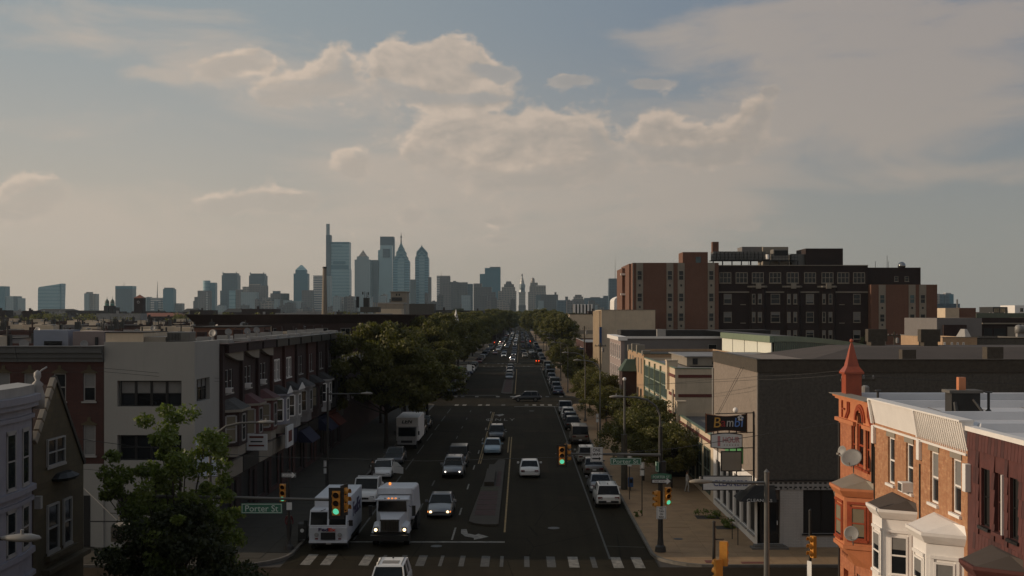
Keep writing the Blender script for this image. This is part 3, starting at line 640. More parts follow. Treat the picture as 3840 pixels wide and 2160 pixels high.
# --- orange corner house
oh = rowhouse(47.0, 52.2, 'corner_row_house', 'orange painted brick corner row house with arched window, bay and spired turret', 'brick_orange')
MB().box(14.6, 28, 47.0, 52.19, 0, 10.2).build('shell', mt('brick_orange'), oh)
ops = [(49.65, 50.2, 7.8, 9.5), (48.45, 49.35, 7.8, 9.62), (47.6, 48.15, 7.8, 9.5), (47.6, 49.4, .6, 3.2), (50.2, 51.4, .2, 3.0)]
m = MB(); W.sheet(m, 47.0, 52.2, 0, 9.64, ops, .2); m.build('wall', mt('brick_orange'), oh)
m = MB(); W.sheet(m, 47.0, 52.2, 9.642, 10.6, [(48.5, 49.3, 9.642, 10.1)], .2)
m.build('parapet_wall', mt('paint_orange'), oh)
m = MB(); W.box(m, 46.98, 52.45, 10.601, 10.72, -.3, .22); W.box(m, 46.98, 52.4, 10.5, 10.6, .001, .12)
W.box(m, 47.0, 48.3, 9.5, 9.66, .001, .14); W.box(m, 49.5, 52.4, 9.5, 9.66, .001, .14)
m.build('cornice', mt('paint_orange'), oh)
MB().box(14.0, 14.75, 47.0, 52.4, 10.722, 10.745).build('coping', mt('creamd'), oh)
# arch ring and diagonal brackets
m = MB()
for rr, dp in ((.62, .09), (.76, .06)):
    a = [(48.9+(rr-.13)*math.cos(R(18*k)), 9.75+(rr-.13)*math.sin(R(18*k))*.95) for k in range(11)]
    b = [(48.9+rr*math.cos(R(18*k)), 9.75+rr*math.sin(R(18*k))*.95) for k in range(11)]
    for k in range(10):
        m.ext([W.p(*a[k], .002), W.p(*a[k+1], .002), W.p(*b[k+1], .002), W.p(*b[k], .002)], (-dp, 0, 0))
for sgn, c in ((1, 50.4), (-1, 47.75)):
    for dd in (0, .22):
        pts = [(c+sgn*(.0+dd), 10.45), (c+sgn*(.1+dd), 10.45), (c+sgn*(.1+dd), 10.05), (c+sgn*(.5+dd), 9.7), (c+sgn*(.4+dd), 9.7), (c+sgn*(dd), 10.03)]
        m.ext([W.p(u, v, .002) for u, v in pts], (-.07, 0, 0))
m.box(14.33, 14.399, 51.5, 51.58, 9.7, 10.45); m.lathe((14.36, 51.25, 10.1), [(.12, -.03), (.12, .03)], 12); m.build('ornament', mt('paint_red'), oh)
aw = window(W, oh, 48.45, 49.35, 7.8, 9.62, 'paint_red', cols=1, rows=2, fw=.1, depth=.12, sill=True)
m = MB(); ring = [(48.9+.42*math.cos(R(20*k)), 9.66+.5*math.sin(R(20*k))) for k in range(10)]
m.ext([W.p(u, v, -.1) for u, v in ring], (.03, 0, 0)); m.build('arch_pane', mt('glass'), oh)
window(W, oh, 49.65, 50.2, 7.8, 9.5, 'paint_red', fw=.07); window(W, oh, 47.6, 48.15, 7.8, 9.5, 'paint_red', fw=.07)
m = MB(); W.box(m, 51.95, 52.15, 0, 9.4, .001, .05); W.box(m, 46.95, 47.05, 7.4, 9.1, .001, .1); m.build('downpipe', mt('poledark'), oh)
# turret
tx, ty = 14.85, 51.75
sq = lambda w, z: ([(tx+a*w, ty+b*w) for a, b in ((-1, -1), (1, -1), (1, 1), (-1, 1))], z)
m = MB(); s0 = sq(.35, 0)[0]; m.prism(s0, 10.2, 11.62); m.build('turret', mt('paint_red'), oh)
m = MB(); e = sq(.44, 0)[0]; m.prism(e, 11.622, 11.7)
prof = [(.44, 11.702), (.27, 11.95), (.19, 12.3), (.11, 12.7), (.04, 13.0)]
for (wa, za), (wb, zb) in zip(prof, prof[1:]): m.frus(sq(wa, 0)[0], za, sq(wb, 0)[0], zb)
m.sph((tx, ty, 13.1), .09, 8); m.build('spire', mt('paint_red'), oh)
root, ln, ang = bay(oh, 47.75, 49.15, 46.95+.25, 4.75, 6.75, 'paint_orange', 'creamd', None)
bay_windows(root, ang, ln, 47.2, 47.75, 49.15, 5.0, 6.35, 'paint_red', blind=.9, trimm=1)
m = MB()
for k in range(9):   # scrawled paint marks on the corbel
    y = 47.95+k*.1; m.tube([(13.62-.02, y, 4.2+.1*math.sin(k*2.1)), (13.60, y+.06, 4.35+.07*math.cos(k*3)), (13.62, y+.1, 4.22)], .008, 4)
m.build('scrawl', mt('awn_red'), root)
window(W, oh, 47.6, 49.4, .6, 3.2, 'white_d', cols=2, rows=1); 
# --- tan brick houses under one white sheet-metal cornice
def tan_house(y0, y1, label, ribbed, wins, acs, bayd, roofm, blindw):
    t = thing('brick_row_house', label, 'row house', (14.4, y0, 0))
    MB().box(14.6, 28, y0, y1-.01, 0, 10.3).build('shell', mt('brick_tan'), t)
    m = MB(); W.sheet(m, y0+.002, y1-.002, 0, 9.88, wins, .2); m.build('wall', mt('brick_tan'), t)
    m = MB(); m.hexa([(14.42, y0+.02, 9.8), (14.6, y0+.02, 9.8), (14.6, y1-.02, 9.8), (14.42, y1-.02, 9.8)], [(14.2, y0+.02, 10.82), (14.6, y0+.02, 10.82), (14.6, y1-.02, 10.82), (14.2, y1-.02, 10.82)])
    m.box(14.12, 14.62, y0, y1, 10.822, 10.88); m.box(14.34, 14.6, y0+.02, y1-.02, 9.72, 9.798); m.build('cornice', mt('white'), t)
    if ribbed:
        n = int((y1-y0)/.2)
        me = MB().hexa([(-.035, 0, 0), (.0, 0, 0), (.0, .05, 0), (-.035, .05, 0)], [(-.235, 0, .98), (-.20, 0, .98), (-.20, .05, .98), (-.235, .05, .98)]).mesh('rib', mt('white'))
        for k in range(n):
            o = bpy.data.objects.new('rib', me); COL.objects.link(o); o.parent = t; o.matrix_parent_inverse = wm(t).inverted(); o.location = (14.405, y0+.1+k*.2, 9.82)
    for yy in ((y0, y1-.3)):
        pass
    m = MB(); m.box(14.27, 14.398, y1-.28, y1-.01, 9.05, 9.78); m.ext([(14.2, y1-.16, 10.83), (14.36, y1-.16, 9.85), (14.26, y1-.16, 9.85), (14.1, y1-.16, 10.83)], (0, .15, 0)); m.build('bracket', mt('white'), t, bevel=.015)
    MB().box(14.36, 14.399, y1-.14, y1-.06, 4, 8.9).build('downpipe', mt('poledark'), t)
    for i, w in enumerate(wins):
        window(W, t, *w, 'white', depth=.13, fw=.075, trim=.0, blind=blindw, gm='glass')
        MB().box(14.36, 14.399, w[0]-.1, w[1]+.1, w[3]+.02, w[3]+.26).build('lintel', mt('creamd'), t)
        if i in acs: ac_unit(t, (14.42, (w[0]+w[1])/2, w[2]+.02), -math.pi/2, .5, .38, .36)
    y0b, y1b, yn = bayd
    root, ln, ang = bay(t, y0b, y1b, yn, 4.3, 6.75, 'white', roofm, None)
    bay_windows(root, ang, ln, yn, y0b, y1b, 4.7, 6.15, 'white', blind=.35)
    return t, root, ang, ln
t2, r2, a2, l2 = tan_house(41.65, 47.0, 'tan brick row house with smooth white cornice, beside the orange corner house', False,
    [(44.4, 45.2, 7.7, 9.5), (42.3, 43.1, 7.7, 9.5)], [1], (42.65, 43.95, 42.05), 'roof_brown', 0)
d = Vector((math.cos(a2), math.sin(a2), 0)); c = Vector((14.4, 42.05, 0))+d*(l2*.45)
ac_unit(r2, (c.x, c.y, 4.32), a2+math.pi, .6, .45, .4)
t3, r3, a3, l3 = tan_house(37.15, 41.65, 'tan brick row house with ribbed white cornice, beside the maroon shingled house', True,
    [(39.75, 40.55, 7.7, 9.5), (37.7, 38.5, 7.7, 9.5)], [], (38.1, 39.4, 37.45), 'white', .55)
# --- maroon shingled house
mh = thing('shingled_row_house', 'maroon shingled row house with three slot windows at the right edge', 'row house', (14.4, 30, 0))
MB().box(14.6, 28, 30, 37.14, 0, 10.3).build('shell', mt('maroon'), mh)
mw = [(35.4, 36.05, 7.7, 9.5), (34.35, 35.0, 7.7, 9.5), (33.3, 33.95, 7.7, 9.5)]
m = MB(); W.sheet(m, 30, 37.13, 0, 10.55, mw, .2); m.build('wall', mt('maroon'), mh)
m = MB(); W.box(m, 30, 37.2, 10.551, 10.7, -.25, .08); m.build('coping', mt('white'), mh)
m = MB(); W.box(m, 36.85, 37.12, 8.6, 9.5, .001, .2); m.build('bracket', mt('white'), mh, bevel=.02)
for w in mw: window(W, mh, *w, 'black' if w != mw[1] else 'maroon', depth=.15, fw=.05, gm='dark', sill=True)
MB().box(14.33, 14.5, 34.36, 34.42, 7.7, 9.5).build('white_jamb', mt('white'), mh)
TW, TH = .24, .52
smeshes = [MB().hexa([(-.05, .010, 0), (0, .010, 0), (0, TW-.010, 0), (-.05, TW-.010, 0)], [(-.012, .006, TH-.004), (0, .006, TH-.004), (0, TW-.006, TH-.004), (-.012, TW-.006, TH-.004)]).mesh('shingle', mt(k_)) for k_ in ('maroon', 'maroon2')]
inv = wm(mh).inverted()
for j in range(7):
    z = 10.0-j*TH
    for i in range(26):
        y = 30.9+i*TW
        if y+TW > 36.86 and z < 9.6: continue
        if any(w[0]-TW*.8 < y < w[1]-TW*.1 and z+TH > w[2] and z < w[3] for w in mw): continue
        o = bpy.data.objects.new('shingle', smeshes[rnd.random() < .35]); COL.objects.link(o); o.parent = mh; o.matrix_parent_inverse = inv; o.location = (14.398, y, z+rnd.uniform(-.006, .006))
root, ln, ang = bay(mh, 33.7, 34.5, 32.9, 4.4, 6.6, 'maroon', 'roof_brown', None, eave=.25)
bay_windows(root, ang, ln, 32.9, 33.7, 34.5, 4.7, 6.0, 'white', blind=.0)
# --- their shared white roofs, chimney, vents
def flat_roof(par, x0, x1, y0, y1, z, m): return MB().box(x0, x1, y0, y1, z-.2, z).build('roof', mt(m), par)
flat_roof(oh, 14.75, 27.9, 47.1, 52.0, 10.4, 'roof_white'); flat_roof(t2, 14.65, 27.9, 41.7, 47.0, 10.5, 'roof_white'); flat_roof(t3, 14.65, 27.9, 37.2, 41.6, 10.5, 'roof_white'); flat_roof(mh, 14.65, 27.9, 30.1, 37.1, 10.5, 'roof_white')
MB().box(14.75, 28, 51.85, 52.15, 10.4, 10.75).build('parapet', mt('roof_white'), oh, bevel=.04)
for tt, yy in ((t2, 47.0), (t3, 41.65), (mh, 37.15)):
    MB().frus([(14.7, yy-.25), (27.9, yy-.25), (27.9, yy+.25), (14.7, yy+.25)], 10.5, [(14.8, yy-.1), (27.9, yy-.1), (27.9, yy+.1), (14.8, yy+.1)], 10.78).build('party_wall', mt('roof_white'), tt)
for k in range(6): MB().cyl((16.2+k*1.9, 42.0, 10.505), (16.2+k*1.9+.3, 46.7, 10.505), .022, n=5).build('roof_seam', mt('roof_grey'), t2)
ch = MB().box(16.6, 17.7, 44.4, 45.1, 10.3, 11.25).build('chimney', mt('roof_dark'), t2)
MB().box(16.5, 17.8, 44.35, 45.2, 11.251, 11.36).build('chimney_cap', mt('conc_grey'), ch); MB().box(16.95, 17.22, 44.6, 44.85, 11.361, 11.85).build('chimney_pot', mt('paint_orange'), ch)
m = MB(); m.tube([(16.7, 44.3, 10.9), (16.65, 44.0, 10.4)], .08, 6); m.tube([(17.4, 44.3, 11.0), (17.5, 43.6, 10.55), (17.7, 42.8, 10.5)], .06, 6); m.build('flue', mt('poledark'), ch)
def vent(x, y, z, h, par, cap=True):
    m = MB().cyl((x, y, z), (x, y, z+h), .055, n=8)
    if cap: m.cyl((x, y, z+h), (x, y, z+h+.04), .14, n=10); m.lathe((x, y, z), [(.16, 0), (.06, .12)], 10)
    m.build('vent_pipe', mt('poledark'), par)
vent(15.55, 50.2, 10.4, .55, oh); vent(18.1, 44.6, 10.5, .75, t2); vent(20.2, 43, 10.5, .3, t2, False)
dish(13.72, 49.1, 8.45, .24, 'small round satellite dish beside the big oval dish on the orange house', -60, 10, -.35, group=None)
dish(13.72, 47.75, 8.3, .42, 'large oval satellite dish below the arched window of the orange house', -35, 38, -.6, elong=1.05)
dish(13.2, 45.95, 5.55, .30, 'grey satellite dish with a smudged mark, between the orange bay and the white bay', -30, 12, -.5)
m = MB()
for k in range(5): m.tube([(14.38+.0, 52.25+.02*k, 6.6-.08*k), (14.2, 52.3+.03*k, 6.35), (14.3, 52.27, 6.05-.05*k), (14.42, 52.24, 6.3)], .015, 5)
o = m.build('cable_coil', mt('creamd')); tag(o, 'coil of cream cable hanging on the corner edge of the orange house', 'cable')

# ================================================================ corner dry-cleaner building
XB = 31.8
bb = thing('dry_cleaner_building', 'pebble-dashed two storey corner building with white brick shopfront and dark parapet', 'building', (14.4, 70, 0))
Wf = Wall('W', 14.4); Sf = Wall('S', 70.0)
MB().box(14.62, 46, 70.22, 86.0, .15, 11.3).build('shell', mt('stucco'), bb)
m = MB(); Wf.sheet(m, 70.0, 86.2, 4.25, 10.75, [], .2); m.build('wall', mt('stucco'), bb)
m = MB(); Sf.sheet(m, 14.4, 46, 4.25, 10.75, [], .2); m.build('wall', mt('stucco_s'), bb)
m = MB(); m.box(14.34, 14.66, 70.0-.06, 86.2, 10.752, 11.5); m.box(14.661, 46, 69.94, 70.3, 10.752, 11.5); m.build('parapet', mt('stucco_top'), bb)
m = MB(); m.box(14.30, 14.70, 69.9, 86.2, 11.501, 11.56); m.box(14.701, 46, 69.9, 70.34, 11.501, 11.56); m.build('coping', mt('stucco_top'), bb)
MB().box(14.36, 14.399, 70.05, 70.12, 4.3, 10.7).build('corner_bead', mt('white_d'), bb)
MB().cyl((14.33, 86.0, 4.6), (14.33, 86.0, 10.3), .06, n=8).build('downpipe', mt('white_d'), bb)
MB().box(14.7, 46, 70.35, 86.2, 11.0, 11.06).build('roof', mt('roof_dark'), bb)
# gravel roof mounds (low hipped roof behind the parapet)
MB().frus([(17.5, 74), (46, 74), (46, 90), (17.5, 90)], 11.07, [(23, 80), (46, 80), (46, 86), (23, 86)], 12.0).build('hipped_roof', mt('roof_brown'), bb)
# shopfront south
so = [(14.4+2.6, 17.2+.01, .3, 3.6)]
so = [(17.15, 19.45, .97, 3.62), (20.6, 25.4, .97, 3.62), (14.4, 15.75, .35, 3.62)]
m = MB(); Sf.sheet(m, 14.4, 46, .14, 3.62, so, .2); m.build('shopfront_wall', mt('brick_white'), bb)
m = MB(); Sf.box(m, 14.4, 46, 3.622, 4.14, -.2, .04); m.build('frieze', mt('white_d'), bb)
nd = 60; me1 = MB().box(0, .16, -.012, 0, 0, .09).mesh('frieze_tile', mt('ink'))
for k in range(nd):
    for z, dx in ((4.0, 0), (3.74, .0)):
        o = bpy.data.objects.new('frieze_tile', me1); COL.objects.link(o); o.parent = bb; o.matrix_parent_inverse = wm(bb).inverted(); o.location = (14.5+k*.30+dx, 69.957, z)
m = MB()
for k in range(45): m.box(14.55+k*.4, 14.63+k*.4, 69.94, 69.956, 3.66, 3.73)
m.build('frieze_dots', mt('ink'), bb)['kind'] = 'stuff'
m = MB(); Sf.box(m, 14.35, 46, 4.142, 4.249, -.2, .12); m.build('ledge', mt('poledark'), bb)
for w in so[:2]: window(Sf, bb, *w, 'black', depth=.15, fw=.06, cols=2, rows=1, gm='dark')
Sd = MB().box(14.55, 15.7, 70.16, 70.22, .35, 3.0).build('door', mt('black'), bb); MB().box(14.7, 15.55, 70.15, 70.158, .9, 2.8).build('door_pane', mt('glass'), Sd); MB().cbox((15.6, 70.12, 1.6), (.05, .06, .25)).build('handle', mt('sign_white'), Sd)
MB().box(13.9, 16.1, 69.2, 69.99, .15, .25).box(14.1, 15.9, 69.45, 69.989, .251, .36).build('entrance_step', mt('conc_grey'), bb)
# shopfront west: white piers and big panes
wo = [(71.0+i*2.45, 71.0+i*2.45+1.85, .7, 3.6) for i in range(6)]
m = MB(); Wf.sheet(m, 70.0, 86.2, .14, 4.249, wo, .2); m.build('shopfront_wall', mt('white'), bb)
for w in wo: window(Wf, bb, *w, 'white_d', depth=.15, fw=.06, cols=1, rows=1, gm='dark')
# dark awning at the corner entrance
aw = MB(); aw.hexa([(13.2, 69.4, 3.0), (15.4, 69.2, 3.0), (15.4, 70.0, 3.0), (13.2, 71.6, 3.0)], [(14.2, 69.9, 3.9), (15.4, 69.95, 3.9), (15.4, 70.0, 3.9), (14.39, 71.6, 3.9)])
ao = aw.build('awning', mt('awn_dark'), bb); text('CLEANERS', 'awning_lettering', mt('sign_white'), ao, (14.35, 69.27, 3.1), w=1.5, h=.17, rz=R(-5))
m = MB(); m.tube([(13.3, 72.5, .15), (13.3, 72.5, 1.1), (13.3, 70.6, 1.2)], .03, 6); m.tube([(13.3, 70.6, .15), (13.3, 70.6, 1.2)], .03, 6); m.build('handrail', mt('poledark'), bb)
# roof clutter
for x, y, w, h in ((24.6, 73.0, 1.1, 1.3), (30.3, 73.6, 1.3, 1.5)):
    MB().box(x-w*.4, x+w*.4, y, y+w*.6, 11.07, 11.07+h*.75).build('chimney', mt('stucco_top'), bb)
for x, y in ((26.0, 84), (29.5, 83)):
    MB().box(x-.5, x+.5, y-.1, y+1, 11.9, 12.3).cbox((x, y+.3, 12.75), (1.4, .7, .9)).build('roof_unit', mt('stucco_top'), bb)
# ---- projecting cleaner's sign cluster
sg = thing('shop_sign', 'stacked projecting shop sign: black curved Bambi board, oval, blank square and long cleaners board', 'shop sign', (13.0, 71, 3))
ys = 71.0
def spanel(name, outline, m_rim, m_face, y=ys, d=.16, inset=.06, par=None):
    o = MB().ext([(x, y, z) for x, z in outline], (0, d, 0)).build(name, mt(m_rim), par or sg)
    cx = sum(p[0] for p in outline)/len(outline); cz = sum(p[1] for p in outline)/len(outline)
    w = max(abs(p[0]-cx) for p in outline); h = max(abs(p[1]-cz) for p in outline)
    MB().ext([(cx+(x-cx)*(1-inset/w), y-.012, cz+(z-cz)*(1-inset/h)) for x, z in outline], (0, .01, 0)).build('face', mt(m_face), o); return o
L0, R0, zt, zb = PX(1775, ys), PX(1880, ys), PZ(1040, ys), PZ(1090, ys)
def curve(x0, z0, x1, z1, bow, n=8):
    return [(x0+(x1-x0)*k/n, z0+(z1-z0)*k/n+bow*math.sin(math.pi*k/n)) for k in range(n+1)]
bd = spanel('name_board', curve(L0, zb, R0, zb, .17)+curve(R0, zt, L0, zt, -.17), 'chrome', 'black')
cols = [('B', (.55, .30, .06)), ('a', (.30, .03, .03)), ('m', (.5, .5, .48)), ('b', (.12, .25, .6)), ('i', (.12, .25, .6))]
xs_ = [L0+.72, L0+1.08, L0+1.5, L0+1.95, L0+2.25]
for (ch_, c), x in zip(cols, xs_):
    text(ch_, 'letter', plain('letter_paint', c, .5, 0), bd, (x, ys-.025, (zt+zb)/2-(.02 if ch_ in 'am' else -.06)), h=.62 if ch_ == 'B' else (.36 if ch_ in 'am' else .55), w=None if ch_ != 'm' else .42, shear=.1)
fl = MB()
for k in range(5): fl.cyl((R0-.42+.12*math.cos(k*1.257+.3), ys-.03, zt-.28+.12*math.sin(k*1.257+.3)), (R0-.42+.12*math.cos(k*1.257+.3), ys-.02, zt-.28+.12*math.sin(k*1.257+.3)), .075, n=10)
fl.build('flower', mt('sign_white'), bd)
a, b, c, d = PX(1788, ys), PX(1868, ys), PZ(1091, ys)-.05, PZ(1126, ys)
ov = spanel('hour_board', curve(a, d, b, d, -.08)+curve(b, c, a, c, .1), 'poledark', 'sign_white', inset=.05)
text('1', 'letter', plain('faded_pink', (.45, .2, .2), .6, 0), ov, (a+.5, ys-.02, (c+d)/2), h=.62, bold=.05)
text('HOUR', 'letter', plain('faded_pink', (.42, .2, .2), .6, 0), ov, ((a+b)/2+.28, ys-.02, (c+d)/2+.08), w=1.05, h=.36, bold=.02)
for k in range(6): text('\u2022', 'letter', mt('tail'), ov, ((a+b)/2-.15+.17*k, ys-.02, d+.16), h=.06)
a, b, c, d = PX(1814, ys), PX(1866, ys), PZ(1135, ys), PZ(1186, ys)
spanel('blank_board', [(a, d), (b, d), (b, c), (a, c)], 'poledark', 'creamd')
a, b, c, d = PX(1767, ys), PX(1892, ys), PZ(1197, ys), PZ(1234, ys)
cb = spanel('cleaners_board', [(a, d), (b, d), (b, c), (a, c)], 'poledark', 'sign_white', inset=.05)
text('CLEANERS', 'letter', plain('faded_blue', (.1, .13, .35), .6, 0), cb, ((a+b)/2+.2, ys-.02, (c+d)/2), w=2.1, h=.36, bold=.01)
m = MB()
for x in (12.15, 12.85, 13.3): m.tube([(x, ys+.08, 3.3), (x, ys+.08, 8.0)], .035, 6)
m.tube([(14.38, ys+.1, 3.0), (14.38, ys+.1, 8.3)], .07, 6)
for z, x0 in ((8.15, 12.0), (6.95, 12.2), (6.0, 12.5), (4.6, 13.3)): m.tube([(x0, ys+.1, z), (14.4, ys+.1, z+.06)], .03, 5)
m.tube([(12.1, ys+.08, 8.1), (14.38, ys+4, 10.9)], .012, 4); m.tube([(12.2, ys+.08, 8.1), (14.36, ys+3.2, 10.9)], .012, 4)
m.build('frame', mt('poledark'), sg)
MB().sph((PX(1851, ys), ys+.08, PZ(1032, ys)), .17, 14).build('globe', mt('white'), sg, smooth=True)

# ================================================================ RIGHT SIDE, going up the avenue
def block(name, label, cat, x0, x1, y0, y1, z, m, mw=None, roofm='roof_dark', par=.35, cap=None, z0=0):
    """a building body with a parapet and sunken roof"""
    t = thing(name, label, cat, (x0, y0, z0))
    b = MB(); b.box(x0, x1, y0, y1, z0, z-par)
    p = .22
    b.box(x0, x1, y0, y0+p, z-par+.001, z); b.box(x0, x1, y1-p, y1, z-par+.001, z); b.box(x0, x0+p, y0+p, y1-p, z-par+.001, z); b.box(x1-p, x1, y0+p, y1-p, z-par+.001, z)
    b.build('wall', mt(m), t)
    MB().box(x0+p, x1-p, y0+p, y1-p, z-par+.002, z-par+.03).build('roof', mt(roofm), t)
    if cap:
        c = MB(); c.box(x0-.06, x1+.06, y0-.06, y0+p+.03, z+.001, z+.07); c.box(x0-.06, x0+p+.03, y0+p+.031, y1+.06, z+.001, z+.07); c.build('coping', mt(cap), t)
    return t
# one storey annex
an = block('annex_building', 'one storey cream shop annex with green coping and arcade windows', 'building', 14.4, 30, 86.25, 107.5, 5.1, 'cream', roofm='roof_grey', cap='green_m')
Wa = Wall('W', 14.4)
for i in range(5): window(Wa, an, 87.4+i*3.9, 90.4+i*3.9, .7, 4.0, 'green_d', depth=-.02, fw=.09, cols=2, rows=2, proud=.02)
MB().box(14.2, 15.0, 104.6, 105.5, 4.0, 6.3).box(14.15, 15.05, 104.55, 105.55, 6.301, 6.4).build('pylon', mt('cream'), an)
for z in (4.45,): 
    m = MB(); m.box(14.34, 14.398, 86.3, 107.4, z, z+.25); m.build('band', mt('band'), an)
MB().hexa([(11.2, 99, 3.3), (14.38, 99, 3.3), (14.38, 106, 3.3), (11.2, 106, 3.3)], [(11.2, 99, 3.7), (14.38, 99, 3.9), (14.38, 106, 3.9), (11.2, 106, 3.7)]).build('entrance_canopy', mt('creamd'), an)
m = MB(); m.box(12.2, 14.39, 100.2, 104.4, .15, 3.29); m.build('vestibule', mt('dark'), an)
MB().box(14.25, 14.39, 74.6, 80.4, 4.6, 5.7).build('green_banner', plain('bright_green_banner', (.12, .42, .15), .6, .1), bb)
# department building with green-glazed front and red bands
gb = block('glazed_building', 'cream brick building with tall green window grid and red bands on its end wall', 'building', 14.4, 40, 107.6, 134.5, 9.2, 'cream', roofm='roof_silver', cap='green_m')
m = MB()
for z in (8.35, 6.55, 4.8, 2.9):
    m.box(14.7, 40, 107.55, 107.598, z, z+.28); m.box(14.34, 14.398, 107.6, 111.8, z, z+.28)
m.build('red_band', mt('band'), gb)
MB().box(14.15, 15.2, 111.6, 112.7, 7.0, 9.75).box(14.1, 15.25, 111.55, 112.75, 9.751, 9.85).build('pylon', mt('cream'), gb)
MB().box(14.3, 14.398, 108.3, 109.2, 4.2, 7.2).build('niche_panel', mt('creamd'), gb)
Wg = Wall('W', 14.4)
for i in range(4):
    y0 = 113.4+i*5.1
    for v0, v1, rr in ((5.9, 8.5, 2), (2.9, 5.7, 2), (.6, 2.5, 1)): window(Wg, gb, y0, y0+4.3, v0, v1, 'mint', depth=-.02, fw=.12, cols=4, rows=rr, proud=.03, gm='glass_b', sill=False)
    MB().box(14.22, 14.398, y0+4.55, y0+4.8, 2.0, 9.0).build('fin', mt('green_m'), gb)
m = MB(); m.box(17, 29, 118, 130, 9.0, 9.9); m.build('penthouse', mt('creamd'), gb); MB().box(16.7, 29.3, 117.7, 130.3, 9.901, 10.0).build('penthouse_roof', mt('roof_silver'), gb)
for x in (17.6, 19.6, 21.8, 24.0, 26.4): MB().box(x, x+.5, 117.93, 117.998, 9.15, 9.75).build('vent_slot', mt('dark'), gb)
# brick hall with stepped tan parapet and a porch with copper roof
hb = block('brick_hall', 'orange brick hall with stepped parapet and green copper edging', 'building', 14.4, 26, 135, 155, 9.6, 'buff', cap='dkgreen')
for y, z in ((136, 10.0), (142.5, 10.5), (148.5, 10.5), (154, 10.2)): MB().box(14.3, 15.3, y-.5, y+.5, 9.4, z).build('parapet_pier', mt('creamd'), hb)
for i in range(5):
    if i != 2: MB().box(14.33, 14.398, 137.2+i*3.4, 138.0+i*3.4, 7.2, 9.0).build('slot', mt('creamd'), hb)
window(Wall('W', 14.4), hb, 143.6, 145.4, 6.9, 8.9, 'creamd', depth=-.02, cols=2, proud=.02)
for y in (137, 140.5, 148.5, 151.5): window(Wall('W', 14.4), hb, y, y+1.6, 1.2, 5.4, 'creamd', depth=-.02, cols=2, rows=3, proud=.02)
m = MB(); m.box(12.6, 14.39, 143.2, 147.5, .15, 7.2); p = m.build('porch', mt('brick_dark'), hb)
MB().frus([(12.4, 143), (14.39, 143), (14.39, 147.7), (12.4, 147.7)], 7.201, [(13.3, 144.2), (14.39, 144.2), (14.39, 146.6), (13.3, 146.6)], 8.6).build('porch_roof', mt('dkgreen'), p)
MB().box(12.53, 12.598, 144, 146.7, .2, 5.4).build('porch_door', mt('dark'), p)
# pink and grey sided corner house
pk = block('sided_corner_house', 'tall grey sided corner house with pink front and white cornice', 'building', 14.4, 38, 160, 180, 11.0, 'greysd', roofm='roof_silver', par=.15, z0=0)
MB().box(13.9, 14.39, 160.1, 179.9, 4.0, 10.6).build('front_bay', mt('pink'), pk)
m = MB(); m.box(13.5, 14.8, 159.8, 180.2, 10.62, 11.15); m.box(14.81, 38, 159.8, 160.2, 10.9, 11.2); m.build('cornice', mt('white'), pk)
for y in (161.2, 164.8, 168.5, 172.2, 176):
    for z in (4.9, 8.0): window(Wall('W', 13.9), pk, y, y+1.1, z, z+2.0, 'white', depth=-.02, proud=.02)
window(Wall('S', 160), pk, 26, 27.2, 8.6, 10.1, 'white_d', depth=-.02, proud=.02)
MB().box(19, 20.2, 160.6, 161.4, 11, 12.2).build('chimney', mt('white_d'), pk)
m = MB(); m.box(15, 37.5, 173, 179, 11.0, 11.9); m.build('tar_parapet', mt('roof_dark'), pk)
block('low_shop_house', 'low grey shop house behind the green glazed building', 'building', 26.5, 50, 136, 158, 8.6, 'greysd', roofm='roof_silver')
# metal arched hall
gh = thing('metal_hall', 'sage green metal hall with white panel end wall and curved roof edge', 'hall', (26, 138, 0))
A_, B_, C_ = (PX(1812, 150), 150.), (PX(1936, 125), 125.), (PX(2235, 150), 150.)
ztop, zfas = PZ(836, 150), PZ(849.5, 150)
MB().prism([(A_[0]+.3, A_[1]), (B_[0]+.3, B_[1]+.6), (B_[0]+3, B_[1]+4), (A_[0]+6, A_[1])], 0, zfas-.02).build('end_wall', mt('creamd'), gh)
for k in range(4):
    p0 = Vector(A_).lerp(Vector(B_), k/4+.006); p1 = Vector(A_).lerp(Vector(B_), (k+1)/4-.006)
    MB().prism([(p0.x+.2, p0.y), (p1.x+.2, p1.y), (p1.x+.32, p1.y), (p0.x+.32, p0.y)], 7.5, zfas-.01).build('panel', mt('panel_w'), gh)
MB().prism([A_, (B_[0]-.05, B_[1]-.3), (B_[0]+.5, B_[1]-.1), (A_[0]+.5, A_[1]+.3)], zfas, ztop).build('fascia', mt('green_m'), gh)
n = 14; zend = PZ(878, 150)
top = [(B_[0]+.52+(C_[0]-B_[0]-.5)*k/n, B_[1]-.12+(C_[1]-B_[1])*k/n, ztop-(ztop-zend)*(k/n)**1.6) for k in range(n+1)]
m = MB(); w = MB(); rf = MB()
for i, (a, b) in enumerate(zip(top, top[1:])):
    d0 = .62-.1*i/n; d1 = .62-.1*(i+1)/n
    m.hexa([(a[0], a[1], a[2]-d0), (b[0], b[1], b[2]-d1), (b[0], b[1]+.3, b[2]-d1), (a[0], a[1]+.3, a[2]-d0)], [a, b, (b[0], b[1]+.3, b[2]), (a[0], a[1]+.3, a[2])])
    w.hexa([(a[0], a[1]+.12, 6), (b[0], b[1]+.12, 6), (b[0], b[1]+.22, 6), (a[0], a[1]+.22, 6)], [(a[0], a[1]+.12, a[2]-d0-.01), (b[0], b[1]+.12, b[2]-d1-.01), (b[0], b[1]+.22, b[2]-d1-.01), (a[0], a[1]+.22, a[2]-d0-.01)])
    rf.face([(a[0], a[1]+.3, a[2]-.02), (b[0], b[1]+.3, b[2]-.02), (b[0], 172, b[2]-.02), (a[0], 172, a[2]-.02)])
